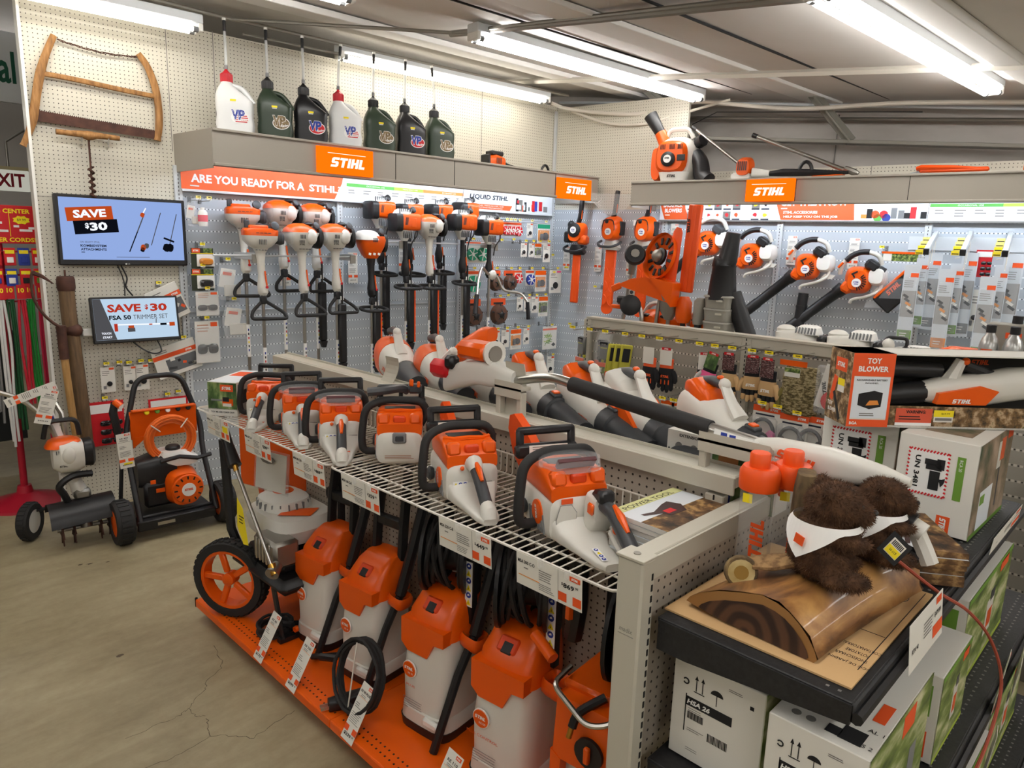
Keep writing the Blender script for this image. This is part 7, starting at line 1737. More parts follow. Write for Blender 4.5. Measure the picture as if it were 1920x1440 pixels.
def deck_tag(label,y,price,title,low=0):
    up0=Vector((.1,-.012,.19)).normalized();t=thing('deck_price_card',label,'price card',Vector((1.21,y,.088-low))+up0*.102,0,'slanted price cards on the base deck')
    d=-up0;r=Vector((0,-1,0));r=(r-d*r.dot(d)).normalized();n=d.cross(r)*-1
    w,h=.072,.205
    if n.x>0:n=-n
    b=MB();b.box((0,0,0),(w,h,.0012),CARD,0,Matrix((r,-d,n)).transposed());b.build('card',t,smooth=False)
    b=MB();o=n*.0014;up=-d
    q=lambda x,yy,ww,hh,m,k=0:b.box(o+r*x+up*yy+n*k,(ww,hh,.0006),m,0,Matrix((r,up,n)).transposed())
    q(.018,.092,.024,.011,PORANGE);b.text('',PWHITE,o+r*.018+up*.092+n*.001,r,up,h=.005,logo=True);b.text(title,INK,o+up*.072,r,up,h=.009,w=min(.058,.008*len(title)),bold=.02);b.lines(INKG,o-r*.02+up*.062,r,up,.04,2,.005,.002);q(0,.052,.06,.001,FOCH);b.lines(INKG,o-r*.03+up*.03,r,up,.035,3,.007,.0025,2);b.lines(INKG,o-r*.03+up*-.005,r,up,.06,6,.0065,.002,3)
    q(-.024,-.062,.024,.02,PORANGE);q(.024,-.062,.024,.02,PORANGE);b.text('$'+price,INK,o+up*-.082-r*.006,r,up,h=.012,w=.042,bold=.03);b.text('99',INK,o+up*-.079+r*.025,r,up,h=.006,bold=.02);b.build('print',t,smooth=False)
deck_tag('slanted price card in front of the petrol washer, farthest on the deck',2.63,'179','RE 80');deck_tag('slanted price card between the first and second deck washers',2.355,'699','RB 200');deck_tag('slanted price card in front of the third washer on the deck',1.95,'239','RE 90 PLUS');deck_tag('slanted price card nearest the camera at the bottom edge',1.475,'299','RE 110')

# ================================================================== THE GONDOLA END
SHELFK=noise_mat('black_shelf_steel',[(0.4,(26,26,27)),(0.7,(38,38,39))],90,rough=.55,bump=.1);KRAFT=mat('brown_cardboard',(196,160,112),.8)
t=thing('gondola_end','beige end frame with slotted posts closing the saw gondola','shelving',(1.7,.79,0))
F=Matrix.Translation((-1.7,-.79,0))
for i,x in enumerate((1.212,2.80)):
    b=MB(F);b.box((x,.79,.597),(.05,.066,1.194),PAINTW,.005);b.box((x,.79,1.196),(.056,.072,.006),PAINTW,.001)
    for k in range(44):b.box((x+.013*(1-2*i),.7565,.06+k*.0254),(.006,.001,.015),SLOT)
    if i==0:b.text('madix',PAINTG,(1.1864,.79,1.03),(0,-1,0),ZD,h=.011,w=.035,bold=.02,shear=.2);b.box((1.1865,.79,1.018),(.0006,.04,.002),PAINTG);b.cyl((1.212,.79,1.199),(1.212,.79,1.201),.008,PAINTG,n=12);b.cyl((1.225,.756,1.10),(1.225,.7555,1.10),.003,SLOT,n=8)
    b.build('post',t,smooth=False)
b=MB(F);b.box((2.0,.80,.6),(1.54,.02,1.15),GPEGX);b.build('end_panel',t,smooth=False)
b=MB(F);b.box((2.0,.795,1.175),(1.54,.05,.036),PAINTW,.003);b.box((2.0,.766,1.165),(1.54,.006,.05),PAINTW);b.build('end_rail',t,smooth=False)
def black_shelf(z,y1,label,x1=2.78):
    t=thing('steel_shelf',label,'shelf',(2.0,.56,z));L=x1-1.255;d=.755-y1;cx=(x1+1.255)/2-2.0;cy=(.755+y1)/2-.56
    b=MB();b.box((cx,cy,-.008),(L,d,.014),SHELFK,.002)
    for k in range(60):
        for r in range(2):b.box((cx-L/2+.02+L*k/61,y1-.56+.03+.022*r,-.0006),(.006,.006,.0008),INKG)
    b.build('deck',t,smooth=False)
    for q in (-1,1):b=MB();b.yz([(.19,-.005),(.19,-.075),(.12,-.075),(y1-.56,-.045),(y1-.56,-.005)],cx+q*L/2-.004,cx+q*L/2+.004,SHELFK);b.build('side_bracket',t,smooth=False)
    b=MB();b.box((cx,y1-.56,-.022),(L,.012,.04),SHELFK,.004);b.tube([(cx-L/2,y1-.57,-.03),(cx+L/2,y1-.57,-.03)],.012,BLACK,8);b.build('front_lip',t)
black_shelf(1.052,.345,'upper black steel shelf of the gondola end, carrying the log and white boxes');black_shelf(.70,.26,'lower black steel shelf of the gondola end, carrying white boxes',2.9);black_shelf(.33,.2,'lowest black steel shelf of the gondola end near the floor',2.9)
t=thing('cardboard_sheet','flat brown cardboard sheet lying under the half log','cardboard',(1.285,.36,1.0545))
b=MB();b.box((.27,.2,0),(.53,.40,.004),KRAFT);b.build('sheet',t,smooth=False)
b=MB()
for k,s_ in enumerate(('SCIE DE JARDIN','SNOEISCHAAR','POTATORE','CORTAMATORRALES')):b.text(s_,INK,(.09+.024*k,.035+.004*(k%2),.0026),(0,1,0),(-1,0,0),h=.011,w=.0055*len(s_))
b.box((.3,.013,.0026),(.45,.0015,.0006),INK);b.box((.24,.06,.0026),(.0012,.09,.0006),INK);b.tube([(.46+.025*cos(a*.4),.05+.018*sin(a*.4),.0022) for a in range(16)],.0008,INK,4,True);b.build('print',t,smooth=False)
LOGW=noise_mat('log_polished',[(0.28,(48,30,22)),(0.42,(92,60,36)),(0.55,(146,102,56)),(0.72,(192,148,88))],4.2,(1,2.2,2.2),.45,.1,5,.9,coat=.12)
def log_end():
    m=mat('log_end_grain',(62,42,32),.6);t=NT(m);co=t.coords()
    w=t.new('ShaderNodeTexWave',wave_type='RINGS');w.rings_direction='X';w.inputs['Scale'].default_value=9;w.inputs['Distortion'].default_value=3;t.link(co,w.inputs['Vector'])
    t.link(t.ramp(w.outputs['Fac'],[(.2,(48,32,26)),(.8,(86,58,42))]),t.b.inputs['Base Color']);return m
def half_log():
    t=thing('half_log','polished half log lying on the cardboard with its dark end towards the camera','log',(1.33,.585,1.057),-.04)
    poly=[(.146,.014),(.138,.026),(.115,.045),(.072,.066),(.021,.083),(-.027,.096),(-.06,.092),(-.085,.083),(-.108,.067),(-.128,.047),(-.143,.026),(-.150,.008),(-.144,.0),(-.085,.0),(-.005,.004),(.064,.004),(.111,.009)]
    N=len(poly);b=MB();vs=[];X_=[0,.06,.15,.25,.34,.43,.49]
    for j,x in enumerate(X_):
        k=(1,1.02,1.06,1.08,1.06,1.0,.9)[j];sh=-.09*(x/.49)**1.3
        vs+=[(x+.004*sin(i*2.3)+(.02*cos(i*2.1) if j==6 else 0),p[0]*(1-.12*x/.49)+sh*.6,p[1]*k) for i,p in enumerate(poly)]
    b.add(vs,[(j*N+i,j*N+(i+1)%N,(j+1)*N+(i+1)%N,(j+1)*N+i) for j in range(len(X_)-1) for i in range(N)],LOGW);b.add(vs[-N:],[tuple(range(N))],LOGW);b.build('trunk',t,angle=60)
    fan=lambda P,x:([(x,-.01,.042)]+[(x,p[0],p[1]) for p in P],[(0,1+i,1+(i+1)%len(P)) for i in range(len(P))])
    b=MB();b.add(*fan([(v[1],v[2]) for v in vs[:N]],-.005),mat('log_sapwood',(150,108,60),.6));b.add(*fan([(p[0]*.84-.008,max(p[1]*.8,.001)) for p in poly],-.0065),log_end());b.build('cut_end',t,smooth=False)
half_log()
BARK=noise_mat('bark',[(0.3,(66,52,36)),(0.6,(112,92,62)),(0.75,(150,128,88))],30,(1,1,.4),.9,.5);PITH=noise_mat('cut_wood',[(0.35,(150,124,66)),(0.6,(208,190,140))],8,rough=.7)
t=thing('wood_slice','small round slice of branch with bark standing on the half log','wood slice',(1.405,.645,1.118),.55,rx=0,ry=.15)
b=MB();o=(0,0,.028);b.lathe([(.034,-.01),(.037,0),(.034,.01)],BARK,o,(1,0,0),18);b.build('bark',t)
b=MB();b.lathe([(.029,-.0112),(.029,-.0106)],PITH,o,(1,0,0),18);b.lathe([(.016,-.0118),(.016,-.0112)],mat('heartwood',(140,108,44),.7),o,(1,0,0),14);b.build('cut_face',t,smooth=False)
t=thing('bark_slab','rough upright slab of bark behind the plush beaver','wood slab',(1.60,.60,1.205),.4)
b=MB();b.loft([(-.06,0,0,.10,.05,3),(.03,.005,0,.11,.055,3),(.1,0,.0,.10,.05,3),(.14,0,0,.07,.04,3)],BARK,16,'z');b.build('bark',t)
b=MB();b.loft([(-.05,0,-.024,.07,.02,3),(.1,0,-.024,.07,.02,3)],mat('dark_heartwood',(84,54,36),.6),12,'z');b.build('cut_face',t)
def bottle(label,x,y,rz):
    t=thing('water_bottle',label,'water bottle',(x,y,1.054),rz,'clear water bottles with orange lids')
    b=MB();b.lathe([(.037,0),(.040,.004),(.041,.09),(.039,.11),(.039,.15),(.041,.17),(.0415,.235)],CLEARP,n=24);b.build('body',t)
    b=MB();b.lathe([(.046,.232),(.047,.238),(.047,.275),(.04,.287)],ORANGE2,n=24);b.lathe([(.024,.285),(.024,.318),(.021,.322)],ORANGE2,(-.005,0,0),n=20);b.build('lid',t)
    b=MB();b.tube(round_path([(.045,0,.285),(.075,0,.275),(.085,0,.24),(.05,-.03,.215)],.03),.008,ORANGE2,8);b.build('carry_loop',t)
    b=MB();b.tube([(.0,-.0,.30),(.06,0,.295)],.012,CLEARP,8,flat=.4);b.build('hinge',t)
    b=MB();b.text('',PORANGE,(-.032,-.0265,.105),(0,0,1),(-.64,.77,0),h=.03,w=.135,logo=True);b.build('lettering',t,smooth=False)
    b=MB();b.box((-.0415,-.0,.215),(.001,.022,.022),YELLOW,0,Euler((0,0,.3)).to_matrix());b.build('price_sticker',t,smooth=False)
bottle('clear water bottle with a yellow sticker and tall orange lettering, front one of two',1.575,.70,-.15);bottle('clear water bottle with an orange lid, partly behind the front bottle',1.655,.655,.1)
FUR=noise_mat('brown_fur',[(0.3,(52,34,22)),(0.6,(88,60,40)),(0.78,(112,80,54))],40,rough=.95)
def beaver(label,x,y,z,rz,s,extra=True):
    t=thing('plush_beaver',label,'plush toy',(x,y,z),rz,'plush beavers');t.scale=(s,s,s)
    b=MB()   # faces local +X
    for c,r in (((0,0,.055),(.062,.06,.06)),((.0,0,.10),(.052,.05,.06)),((.015,0,.165),(.056,.052,.048)),((.055,0,.15),(.036,.036,.03)),((.04,.05,.022),(.05,.026,.022)),((.04,-.05,.022),(.05,.026,.022)),((.04,.04,.10),(.045,.018,.018)),((.04,-.04,.10),(.045,.018,.018)),((-.005,.045,.2),(.012,.014,.014)),((-.005,-.045,.2),(.012,.014,.014))):b.ball(c,r,FUR,18,12)
    o=b.build('tmp');md=o.modifiers.new('r','REMESH');md.mode='VOXEL';md.voxel_size=.0055;md.use_smooth_shade=True
    sm=o.modifiers.new('s','SMOOTH');sm.iterations=4
    dg=bpy.context.evaluated_depsgraph_get();me=bpy.data.meshes.new_from_object(o.evaluated_get(dg));bpy.data.objects.remove(o,do_unlink=True)
    rnd=random.Random(3);vs=[v.co.copy() for v in me.vertices];fs=[tuple(p.vertices) for p in me.polygons];V=list(vs);Fc=list(fs)
    for p in me.polygons:
        for q in range(2):
            ids=p.vertices;c=sum((vs[i]*w for i,w in zip(ids,[rnd.random()+.1 for _ in ids])),Vector());tw=0
            c=p.center+Vector([rnd.uniform(-.003,.003) for _ in range(3)]);nrm=(p.normal+Vector((rnd.uniform(-.5,.5),rnd.uniform(-.5,.5),rnd.uniform(-.9,.1)))).normalized();sd=nrm.orthogonal().normalized()*.0011
            k=len(V);V+=[c-sd-p.normal*.001,c+sd-p.normal*.001,c+nrm*rnd.uniform(.005,.010)];Fc.append((k,k+1,k+2))
    m2=bpy.data.meshes.new('body');m2.from_pydata([tuple(v) for v in V],[],Fc);m2.materials.append(FUR);m2.shade_smooth();bo=bpy.data.objects.new('body',m2);COL.objects.link(bo);bo.parent=t
    b=MB();b.loft([(-.05,0,.03,.05,.022,3),(-.09,0,.02,.075,.018,3),(-.13,0,.012,.06,.014,3),(-.145,0,.01,.03,.01,3)],noise_mat('quilted_brown',[(0.4,(110,82,52)),(0.6,(150,118,78))],60,rough=.9),14,'x');b.build('tail',t)
    b=MB()
    for q in (-1,1):b.ball((.062,q*.024,.172),(.005,.005,.005),BLACK,8,6)
    b.build('eyes',t)
    b=MB();b.ball((.092,0,.156),(.007,.009,.006),BLACK,8,6);b.build('nose',t)
    b=MB();n=26;pr=[]
    for k in range(n+1):
        th=radians(100+250*k/n);dr=.012+.062*max(0,1-abs(math.degrees(th)-225)/62)**1.0
        pr.append(((.066*cos(th)+.004,.064*sin(th),.134),((.071+dr*.12)*cos(th)+.002,(.069+dr*.1)*sin(th),.134-dr)))
    b.add([q for p in pr for q in p],[(2*k,2*k+1,2*k+3,2*k+2) for k in range(n)],PWHITE);b.box((-.052,-.056,.100),(.002,.022,.02),PORANGE,0,Euler((.2,0,.78)).to_matrix());b.build('neckerchief',t,smooth=False)
    return t
beaver('brown plush beaver with a white neckerchief sitting on the half log, front one',1.50,.515,1.150,radians(-62),1.03)
beaver('smaller looking brown plush beaver, behind the front one on the half log',1.70,.475,1.148,radians(-58),.92)
t=thing('swing_tag','black diamond shaped tag with a yellow price label by the plush beavers','price tag',(1.60,.40,1.225),-.9,rx=-.2,ry=.75)
b=MB();b.box((0,0,0),(.055,.002,.055),INK);b.build('card',t,smooth=False)
b=MB();b.box((0,-.0015,0),(.036,.0008,.036),CARD);b.box((0,-.0022,-.008),(.034,.0006,.018),YELLOW);b.text('$27.95',INK,(0,-.003,-.007),(-1,0,0),(0,0,-1),h=.006)
for k in range(8):b.box((-.013+.0037*k,-.0022,.009),(.002,.0005,.012),INK)
b.build('print',t,smooth=False)
pipe('hanging_cord','thin red cord hanging from the upper black shelf past the price cards','cord',spline([(1.63,.40,1.19),(1.74,.335,1.10),(1.85,.29,1.03),(1.95,.25,.93),(1.98,.22,.82),(1.90,.215,.72),(1.72,.22,.66)],6),.004,mat('dull_red_cord',(160,72,54),.6),6)
def magazine_stack(lab,x,y,z,rz,n,th,w,l,dark):
    edge=mat('page_edges',(206,204,198),.8);BR=noise_mat('brush_photo',[(0.35,(40,28,20)),(0.55,(104,74,44)),(0.68,(176,140,90))],30,(1,1,1))
    for k in range(n):
        rr=random.Random(k);t=thing('magazine',('topmost ' if k==n-1 else ORD[k]+' from the bottom ')+lab,'magazine',(x+rr.uniform(-.004,.004),y+rr.uniform(-.004,.004),z+th*k),rz+rr.uniform(-.02,.02))
        b=MB();b.box((0,0,th/2),(l,w,th*.94),edge,.001);b.build('pages',t,smooth=False)
        b=MB();b.box((0,0,th-.0008),(l,w,.0008),FWH)
        if dark:b.box((-l/2,0,th/2),(.0012,w,th*.96),BR);b.box((0,-w/2,th/2),(l,.0012,th*.96),BR);b.text('',PWHITE,(-l*.15,-w/2-.001,th/2),XD,ZD,h=th*.4,logo=True)
        if k==n-1:
            b.box((l*.0,-w*.25,th),(l,w*.5,.0006),BR);b.box((0,w*.42,th+.0002),(l,w*.16,.0006),mat('cover_yellow',(222,224,160),.5));b.text('POWER TOOL',INK,(0,w*.40,th+.0008),XD,(0,1,0),h=.018,w=l*.75)
            b.prism([(-.04,-.03),(.02,-.035),(.045,0),(.03,.035),(.0,.03),(-.03,.02),(-.06,.01),(-.1,.02),(-.1,.01),(-.05,-.01)],.0004,mat('worker_dark',(66,46,44),.6),Matrix.Translation((0,.01,th+.0006)));b.box((-.02,-.0,th+.0014),(.035,.02,.0004),REDP)
        b.build('cover',t,smooth=False)
magazine_stack('magazine in the pale edged stack behind the end post',1.545,.90,1.06,-.03,9,.0135,.2,.28,False)
magazine_stack('magazine in the dark edged stack beside the log',1.97,.475,1.056,radians(34),6,.0145,.20,.27,True)

# boxes
PATIO=noise_mat('patio_photo',[(0.35,(60,74,48)),(0.52,(128,112,92)),(0.68,(170,148,128))],9)
GREENPH=noise_mat('garden_photo',[(0.3,(50,66,30)),(0.5,(112,130,62)),(0.66,(190,190,150)),(0.8,(220,216,196))],12,(.6,1,1.6))
def carton(label,x,y,z,d,w,h,kind,rz=0.0,top=None):
    """x,y: front left corner; front faces -X; length d along X, width w along -Y"""
    t=thing('carton',label,'box',(x,y,z),rz)
    b=MB();b.box((d/2,-w/2,h/2),(d,w,h),CARD,.002);b.build('box',t,smooth=False)
    b=MB();e=.0007;FX,UP,LX=(0,-1,0),(0,0,1),-e
    f=lambda a,c,ww,hh,m,k=0:b.box((-e-k,-a,c),(.0005,ww,hh),m)
    if kind=='rca':
        f(w*.40,h*.62,w*.5,h*.46,PWHITE)
        for k in range(12):
            for c in (h*.85,h*.39):b.box((-e-.0006,-(w*.17+w*.46*k/11),c),(.0005,w*.022,h*.03),REDP,0,Euler((.6,0,0)).to_matrix())
            for a in (w*.15,w*.65):b.box((-e-.0006,-a,h*.4+h*.45*k/11),(.0005,w*.03,h*.018),REDP,0,Euler((.6,0,0)).to_matrix())
        b.text('UN 3481',INK,(-e-.0012,-w*.27,h*.62),(0,0,-1),(0,-1,0),h=w*.07,w=h*.34,bold=.03)
        for a,c,ww,hh in ((.46,.74,.2,.06),(.48,.69,.2,.06),(.56,.73,.1,.11),(.5,.55,.13,.2)):b.box((-e-.0012,-w*a,h*c),(.0005,w*ww,h*hh),INK)
        b.prism([(.012*cos(k*.9)*(1 if k%2 else .5),.016*sin(k*.9)*(1 if k%2 else .5)) for k in range(7)],.0004,INK,Matrix(((0,0,-1,-e-.0012),(-1,0,0,-w*.6),(0,1,0,h*.55),(0,0,0,1))))
        f(w*.8,h*.62,w*.1,h*.46,GREENP);b.text('RCA 20',PWHITE,(-e-.001,-w*.8,h*.76),(0,0,-1),(0,-1,0),h=w*.04,w=h*.12);f(w*.68,h*.1,w*.17,h*.2,PORANGE);b.text('',PWHITE,(-e-.001,-w*.68,h*.1),(0,0,-1),(0,-1,0),h=w*.08,w=h*.16,logo=True)
        b.box((d/2,-w-e,h/2),(d,.0005,h),PATIO);b.box((d*.35,-w-e-.0006,h*.25),(d*.35,.0005,h*.42),FWH);b.box((d*.25,-w-e-.0012,h*.36),(d*.12,.0005,h*.1),GREENP);b.box((d*.7,-w-e-.0006,h*.8),(d*.13,.0005,h*.25),ORANGE);b.box((d*.62,-w-e-.0005,h*.75),(d*.12,.0005,h*.3),WHITEP);b.tube([(d*.66,-w-e,h*.65),(d*.7,-w-e,h*.15)],.01,DARKG,6,flat=.06,up=(0,1,0));b.box((d*.9,-w-e-.0006,h*.93),(d*.16,.0005,h*.1),PORANGE);b.box((d/2,-w-e-.0006,h*.02),(d,.0005,h*.05),GREENP);b.box((d*.5,-w/2,h+e),(d*.6,w*.6,.0005),PATIO)
    elif kind=='hsa':
        b.text('HSA 26',PWHITE,(LX-.001,-w*.31,h*.595),(0,-1,-.0),UP,h=h*.05,w=w*.26,bold=.04,shear=.2);f(w*.42,h*.595,w*.52,h*.09,INK);f(w*.165,h*.47,w*.012,h*.38,INK)
        for k in range(3):b.lines(INKG,(LX,-w*.2,h*(.53-.2*k)),FX,UP,w*.2,2,h*.02,h*.006,k)
        for k in range(14):f(w*(.2+.013*k),h*.46,w*(.006 if k%3 else .010),h*.07,INK);f(w*(.44+.016*k),h*.33,w*(.007 if k%4 else .012),h*.08,INK)
        for a in (.27,.34):f(w*a,h*.78,w*.01,h*.12,INK);b.add([(LX,-w*(a-.022),h*.83),(LX,-w*(a+.022),h*.83),(LX,-w*a,h*.875)],[(0,1,2)],INK)
        f(w*.305,h*.71,w*.12,h*.008,INK);b.tube(arc((LX,-w*.15,h*.78),w*.03,30,330,12,'x'),w*.008,INK,5);b.add([(LX,-w*(.5+.07*cos(k*.3927)),h*.77+.3*w*.2*sin(k*.3927)) for k in range(9)],[tuple(range(9))],INK);f(w*.5,h*.73,w*.008,h*.12,INK);b.lines(INKG,(LX,-w*.62,h*.9),FX,UP,w*.2,2,h*.016,h*.007);f(w*.87,h*.82,w*.04,h*.035,INK)
        b.box((d/2,-w-e,h/2),(d,.0005,h),GREENPH);b.box((d*.35,-w-e-.0006,h*.3),(d*.3,.0005,h*.35),mat('pale_green_print',(176,196,140),.6));b.box((d*.6,-w-e-.0006,h*.85),(d*.2,.0005,h*.2),PORANGE);b.box((d*.75,-w-e-.0006,h*.3),(d*.12,.0005,h*.4),GREYP)
        tp=h+e
        b.box((d*.12,-w*.75,tp),(d*.12,w*.22,.0005),INK);b.box((d*.1,-w*.58,tp),(d*.07,w*.14,.0005),INK);b.box((d*.45,-w*.4,tp),(d*.14,w*.2,.0005),DARKG);b.box((d*.5,-w*.44,tp+.0005),(d*.05,w*.08,.0005),REDP);b.box((d*.4,-w*.86,tp),(d*.18,w*.12,.0005),PORANGE);b.text('AS 2',INK,(d*.08,-w*.88,tp),(0,-1,0),(1,0,0),h=w*.06);b.text('AL 1',INK,(d*.22,-w*.9,tp),(0,-1,0),(1,0,0),h=w*.06)
        for a in (.2,.35):b.lathe([(w*.05,0),(w*.05,.0006)],INKG,(d*.1,-w*a,tp-.0003),n=14)
    else:
        f(w*.7,h*.7,w*.4,h*.35,GREENP);f(w*.7,h*.2,w*.4,h*.3,PORANGE);b.text('',PWHITE,(-e-.001,-w*.7,h*.2),UP,(0,1,0),h=w*.2,w=h*.26,logo=True)
        b.box((d/2,-w-e,h/2),(d,.0005,h),GREENPH);b.box((d*.55,-w-e-.0006,h*.45),(d*.16,.0005,h*.4),WHITEP);b.box((d*.56,-w-e-.0012,h*.42),(d*.1,.0005,h*.2),ORANGE);b.box((d*.58,-w-e-.0008,h*.68),(d*.1,.0005,h*.12),DARKG);b.box((d*.8,-w-e-.0006,h*.9),(d*.2,.0005,h*.12),PORANGE);b.box((d/2,-w-e-.0006,h*.97),(d,.0005,h*.06),GREENP);b.box((d/2,-w-e-.0006,h*.03),(d,.0005,h*.05),FLIME)
    b.build('print',t,smooth=False)
carton('white box with a red striped battery label, right of the pair under the toy blower',2.255,.59,1.056,.40,.205,.278,'rca',-.02);carton('white box with a red striped battery label, left of the pair under the toy blower',2.33,.84,1.056,.40,.225,.278,'rca')
carton('white box with an umbrella mark, left one on the lower black shelf',1.31,.735,.704,.38,.215,.245,'hsa');carton('white box with an umbrella mark, right one on the lower black shelf',1.265,.495,.704,.40,.19,.245,'hsa')
carton('box with a garden photograph behind the right umbrella box on the lower shelf',1.70,.46,.704,.26,.17,.22,'gar');carton('box with a green label on its end, farther along the lower black shelf',2.04,.52,.704,.55,.2,.27,'gar');carton('box with a garden photograph on the lowest black shelf',1.60,.45,.334,.6,.2,.22,'gar');carton('second box with a garden photograph on the lowest black shelf',2.25,.46,.334,.5,.2,.24,'gar')
def toy_blower_box():
    t=thing('toy_blower_box','long open window box with a toy blower on top of the two white boxes','toy box',(2.175,.72,1.336),radians(-44.5))
    L,D,Hh=.78,.14,.222;LV=noise_mat('leaf_litter_photo',[(0.35,(56,44,26)),(0.5,(120,92,56)),(0.62,(186,160,128)),(0.72,(92,92,48))],42)
    b=MB();b.box((.0625,D/2,Hh/2),(.125,D,Hh),CARD);b.box((L/2,D-.003,Hh/2),(L,.006,Hh),mat('dark_leaf_photo',(34,32,26),.6));b.box((L/2,D/2,.003),(L,D,.006),CARD);b.box((L/2,D/2,Hh-.002),(L,D,.004),CARD);b.box((L/2+.06,.002,.033),(L-.12,.004,.066),LV);b.box((L-.003,D/2,Hh/2),(.006,D,Hh),CARD);b.build('box',t,smooth=False)
    b=MB();y=-.0007
    f=lambda x,z,w,h,m,k=0:b.box((x,y-k,z),(w,.0005,h),m)
    f(.0625,Hh*.845,.125,Hh*.31,PORANGE);f(.0625,Hh*.4,.108,Hh*.56,FWH,.0002);f(.0625,Hh*.05,.125,Hh*.1,PORANGE);f(.004,Hh*.4,.008,Hh*.6,PORANGE);f(.121,Hh*.4,.008,Hh*.6,PORANGE)
    b.text('TOY',PWHITE,(.0625,y-.001,Hh*.90),XD,ZD,h=.017,w=.042,bold=.03);b.text('BLOWER',PWHITE,(.0625,y-.001,Hh*.79),XD,ZD,h=.017,w=.09,bold=.03);b.text('RECHARGEABLE BATTERY',INK,(.0625,y-.001,Hh*.64),XD,ZD,h=.0055,w=.092,bold=.02);b.text('INCLUDED.',INK,(.0625,y-.001,Hh*.60),XD,ZD,h=.005,w=.04,bold=.02);b.text('BGA',PWHITE,(.02,y-.001,Hh*.05),XD,ZD,h=.009,bold=.03)
    b.prism([(-.036,-.018),(.0,-.03),(.034,-.022),(.036,.02),(.01,.026),(-.036,.016)],.0004,BLACK,frame((.0625,y-.001,Hh*.38),0,pi/2));b.prism([(-.014,-.02),(.026,-.017),(.02,-.004),(-.004,-.005)],.0004,FOCH,frame((.0645,y-.0018,Hh*.385),0,pi/2));b.lines(INKG,(.035,y-.001,Hh*.19),XD,ZD,.06,2,.006,.003)
    f(.2,.034,.11,.052,mat('warning_red',(206,84,56),.6),.002);b.text('WARNING:',INK,(.205,y-.003,.05),XD,ZD,h=.010,w=.06,bold=.03);b.lines(INK,(.155,y-.003,.037),XD,ZD,.09,2,.008,.003);f(.2,.012,.11,.009,PWHITE,.0025);f(.29,.046,.06,.02,YELLOW,.002);f(.29,.028,.058,.016,CARD,.002);b.text('$69.99',INK,(.295,y-.003,.046),XD,ZD,h=.006,w=.026);f(.29,.029,.05,.008,INKG,.003)
    b.box((-.0007,D/2,Hh/2),(.0005,D,Hh),LV);b.box((-.0013,.065,Hh*.8),(.0005,.07,.04),PORANGE);b.text('',PWHITE,(-.002,.065,Hh*.8),(0,-1,0),ZD,h=.014,w=.05,logo=True);b.box((-.0013,.055,Hh*.56),(.0005,.04,.022),YELLOW);b.box((-.0013,.055,Hh*.47),(.0005,.04,.02),CARD);b.box((-.0013,.1,Hh*.45),(.0005,.022,.08),PORANGE,0,Euler((.25,0,0)).to_matrix());b.tube([(-.0013,.095,Hh*.4),(-.0013,.045,.01)],.008,INK,6,flat=.06,up=(1,0,0));b.text('TOY',PWHITE,(-.002,.11,.05),(0,-1,0),ZD,h=.012,bold=.03);b.text('BLOWER',PWHITE,(-.002,.095,.032),(0,-1,0),ZD,h=.012,w=.05,bold=.03);b.build('print',t,smooth=False)
    b=MB();b.text('',PORANGE,(.47,D-.007,Hh*.83),XD,ZD,h=.016,w=.06,logo=True);b.build('back_lettering',t,smooth=False)
    t2=thing('toy_blower','orange and white toy blower with a black tube lying in the window box','toy blower',t.location,t.rotation_euler[2])
    b=MB();b.loft([(.24,.06,.10,.06,.055,3),(.30,.06,.105,.08,.08,3),(.44,.06,.115,.09,.10,3),(.52,.06,.13,.1,.1,3),(.62,.06,.14,.09,.09,3)],WHITEP,18,'x');b.build('housing',t2)
    b=MB();b.xz([(.27,.072),(.275,.105),(.40,.13),(.455,.115),(.42,.072)],.008,.03,ORANGE);b.text('',PWHITE,(.345,.0065,.083),XD,ZD,h=.013,w=.06,logo=True);b.build('side_panel',t2,smooth=False)
    b=MB();b.tube([(.33,.06,.13),(.345,.06,.165),(.36,.06,.20)],.02,WHITEP,8,radii=[.028,.02,.016]);b.ball((.368,.05,.198),(.012,.012,.012),ORANGE,8,5);b.build('handle_post',t2)
    b=MB();b.tube([(.37,.06,.185),(.46,.06,.155)],.016,BLACK,8);b.build('grip',t2)
    b=MB();b.cyl((.13,.055,.09),(.25,.06,.10),.034,BLACK,.034,14);b.cyl((.13,.08,.165),(.31,.08,.165),.03,BLACK,.022,14);b.build('tube',t2)
toy_blower_box()
def edge_card(label,x,y,z,w,h,tall,rz,rx=.1):
    if tall:return price_card(lambda l,c,n,u,d,zz,g=None,r=0,q=0,p=0:thing(n,l,c,(x,y,z),rz,g,rx),label,0,0,0,w,h,int(x*50),group='price cards on the black shelf edges',price='$139.99',yellow=True)
    t=thing('shelf_price_card',label,'price card',(x,y,z),rz,'price cards on the black shelf edges',rx);b=MB();b.box((0,0,0),(w,.001,h),CARD);b.build('card',t,smooth=False)
    b=MB();q=-.0012;b.text('RTA 40',INK,(-w*.34,q,-h*.1),XD,ZD,h=h*.1,bold=.02);b.lines(INKG,(-w*.1,q,h*.2),XD,ZD,w*.3,5,h*.07,h*.025,3);b.text('$479.99',INK,(w*.33,q,h*.12),XD,ZD,h=h*.12,w=w*.2,bold=.03);b.box((w*.36,q,h*.38),(w*.16,.0005,h*.14),PORANGE);b.box((w*.33,q,-h*.22),(w*.3,.0005,h*.25),PORANGE);b.build('print',t,smooth=False)
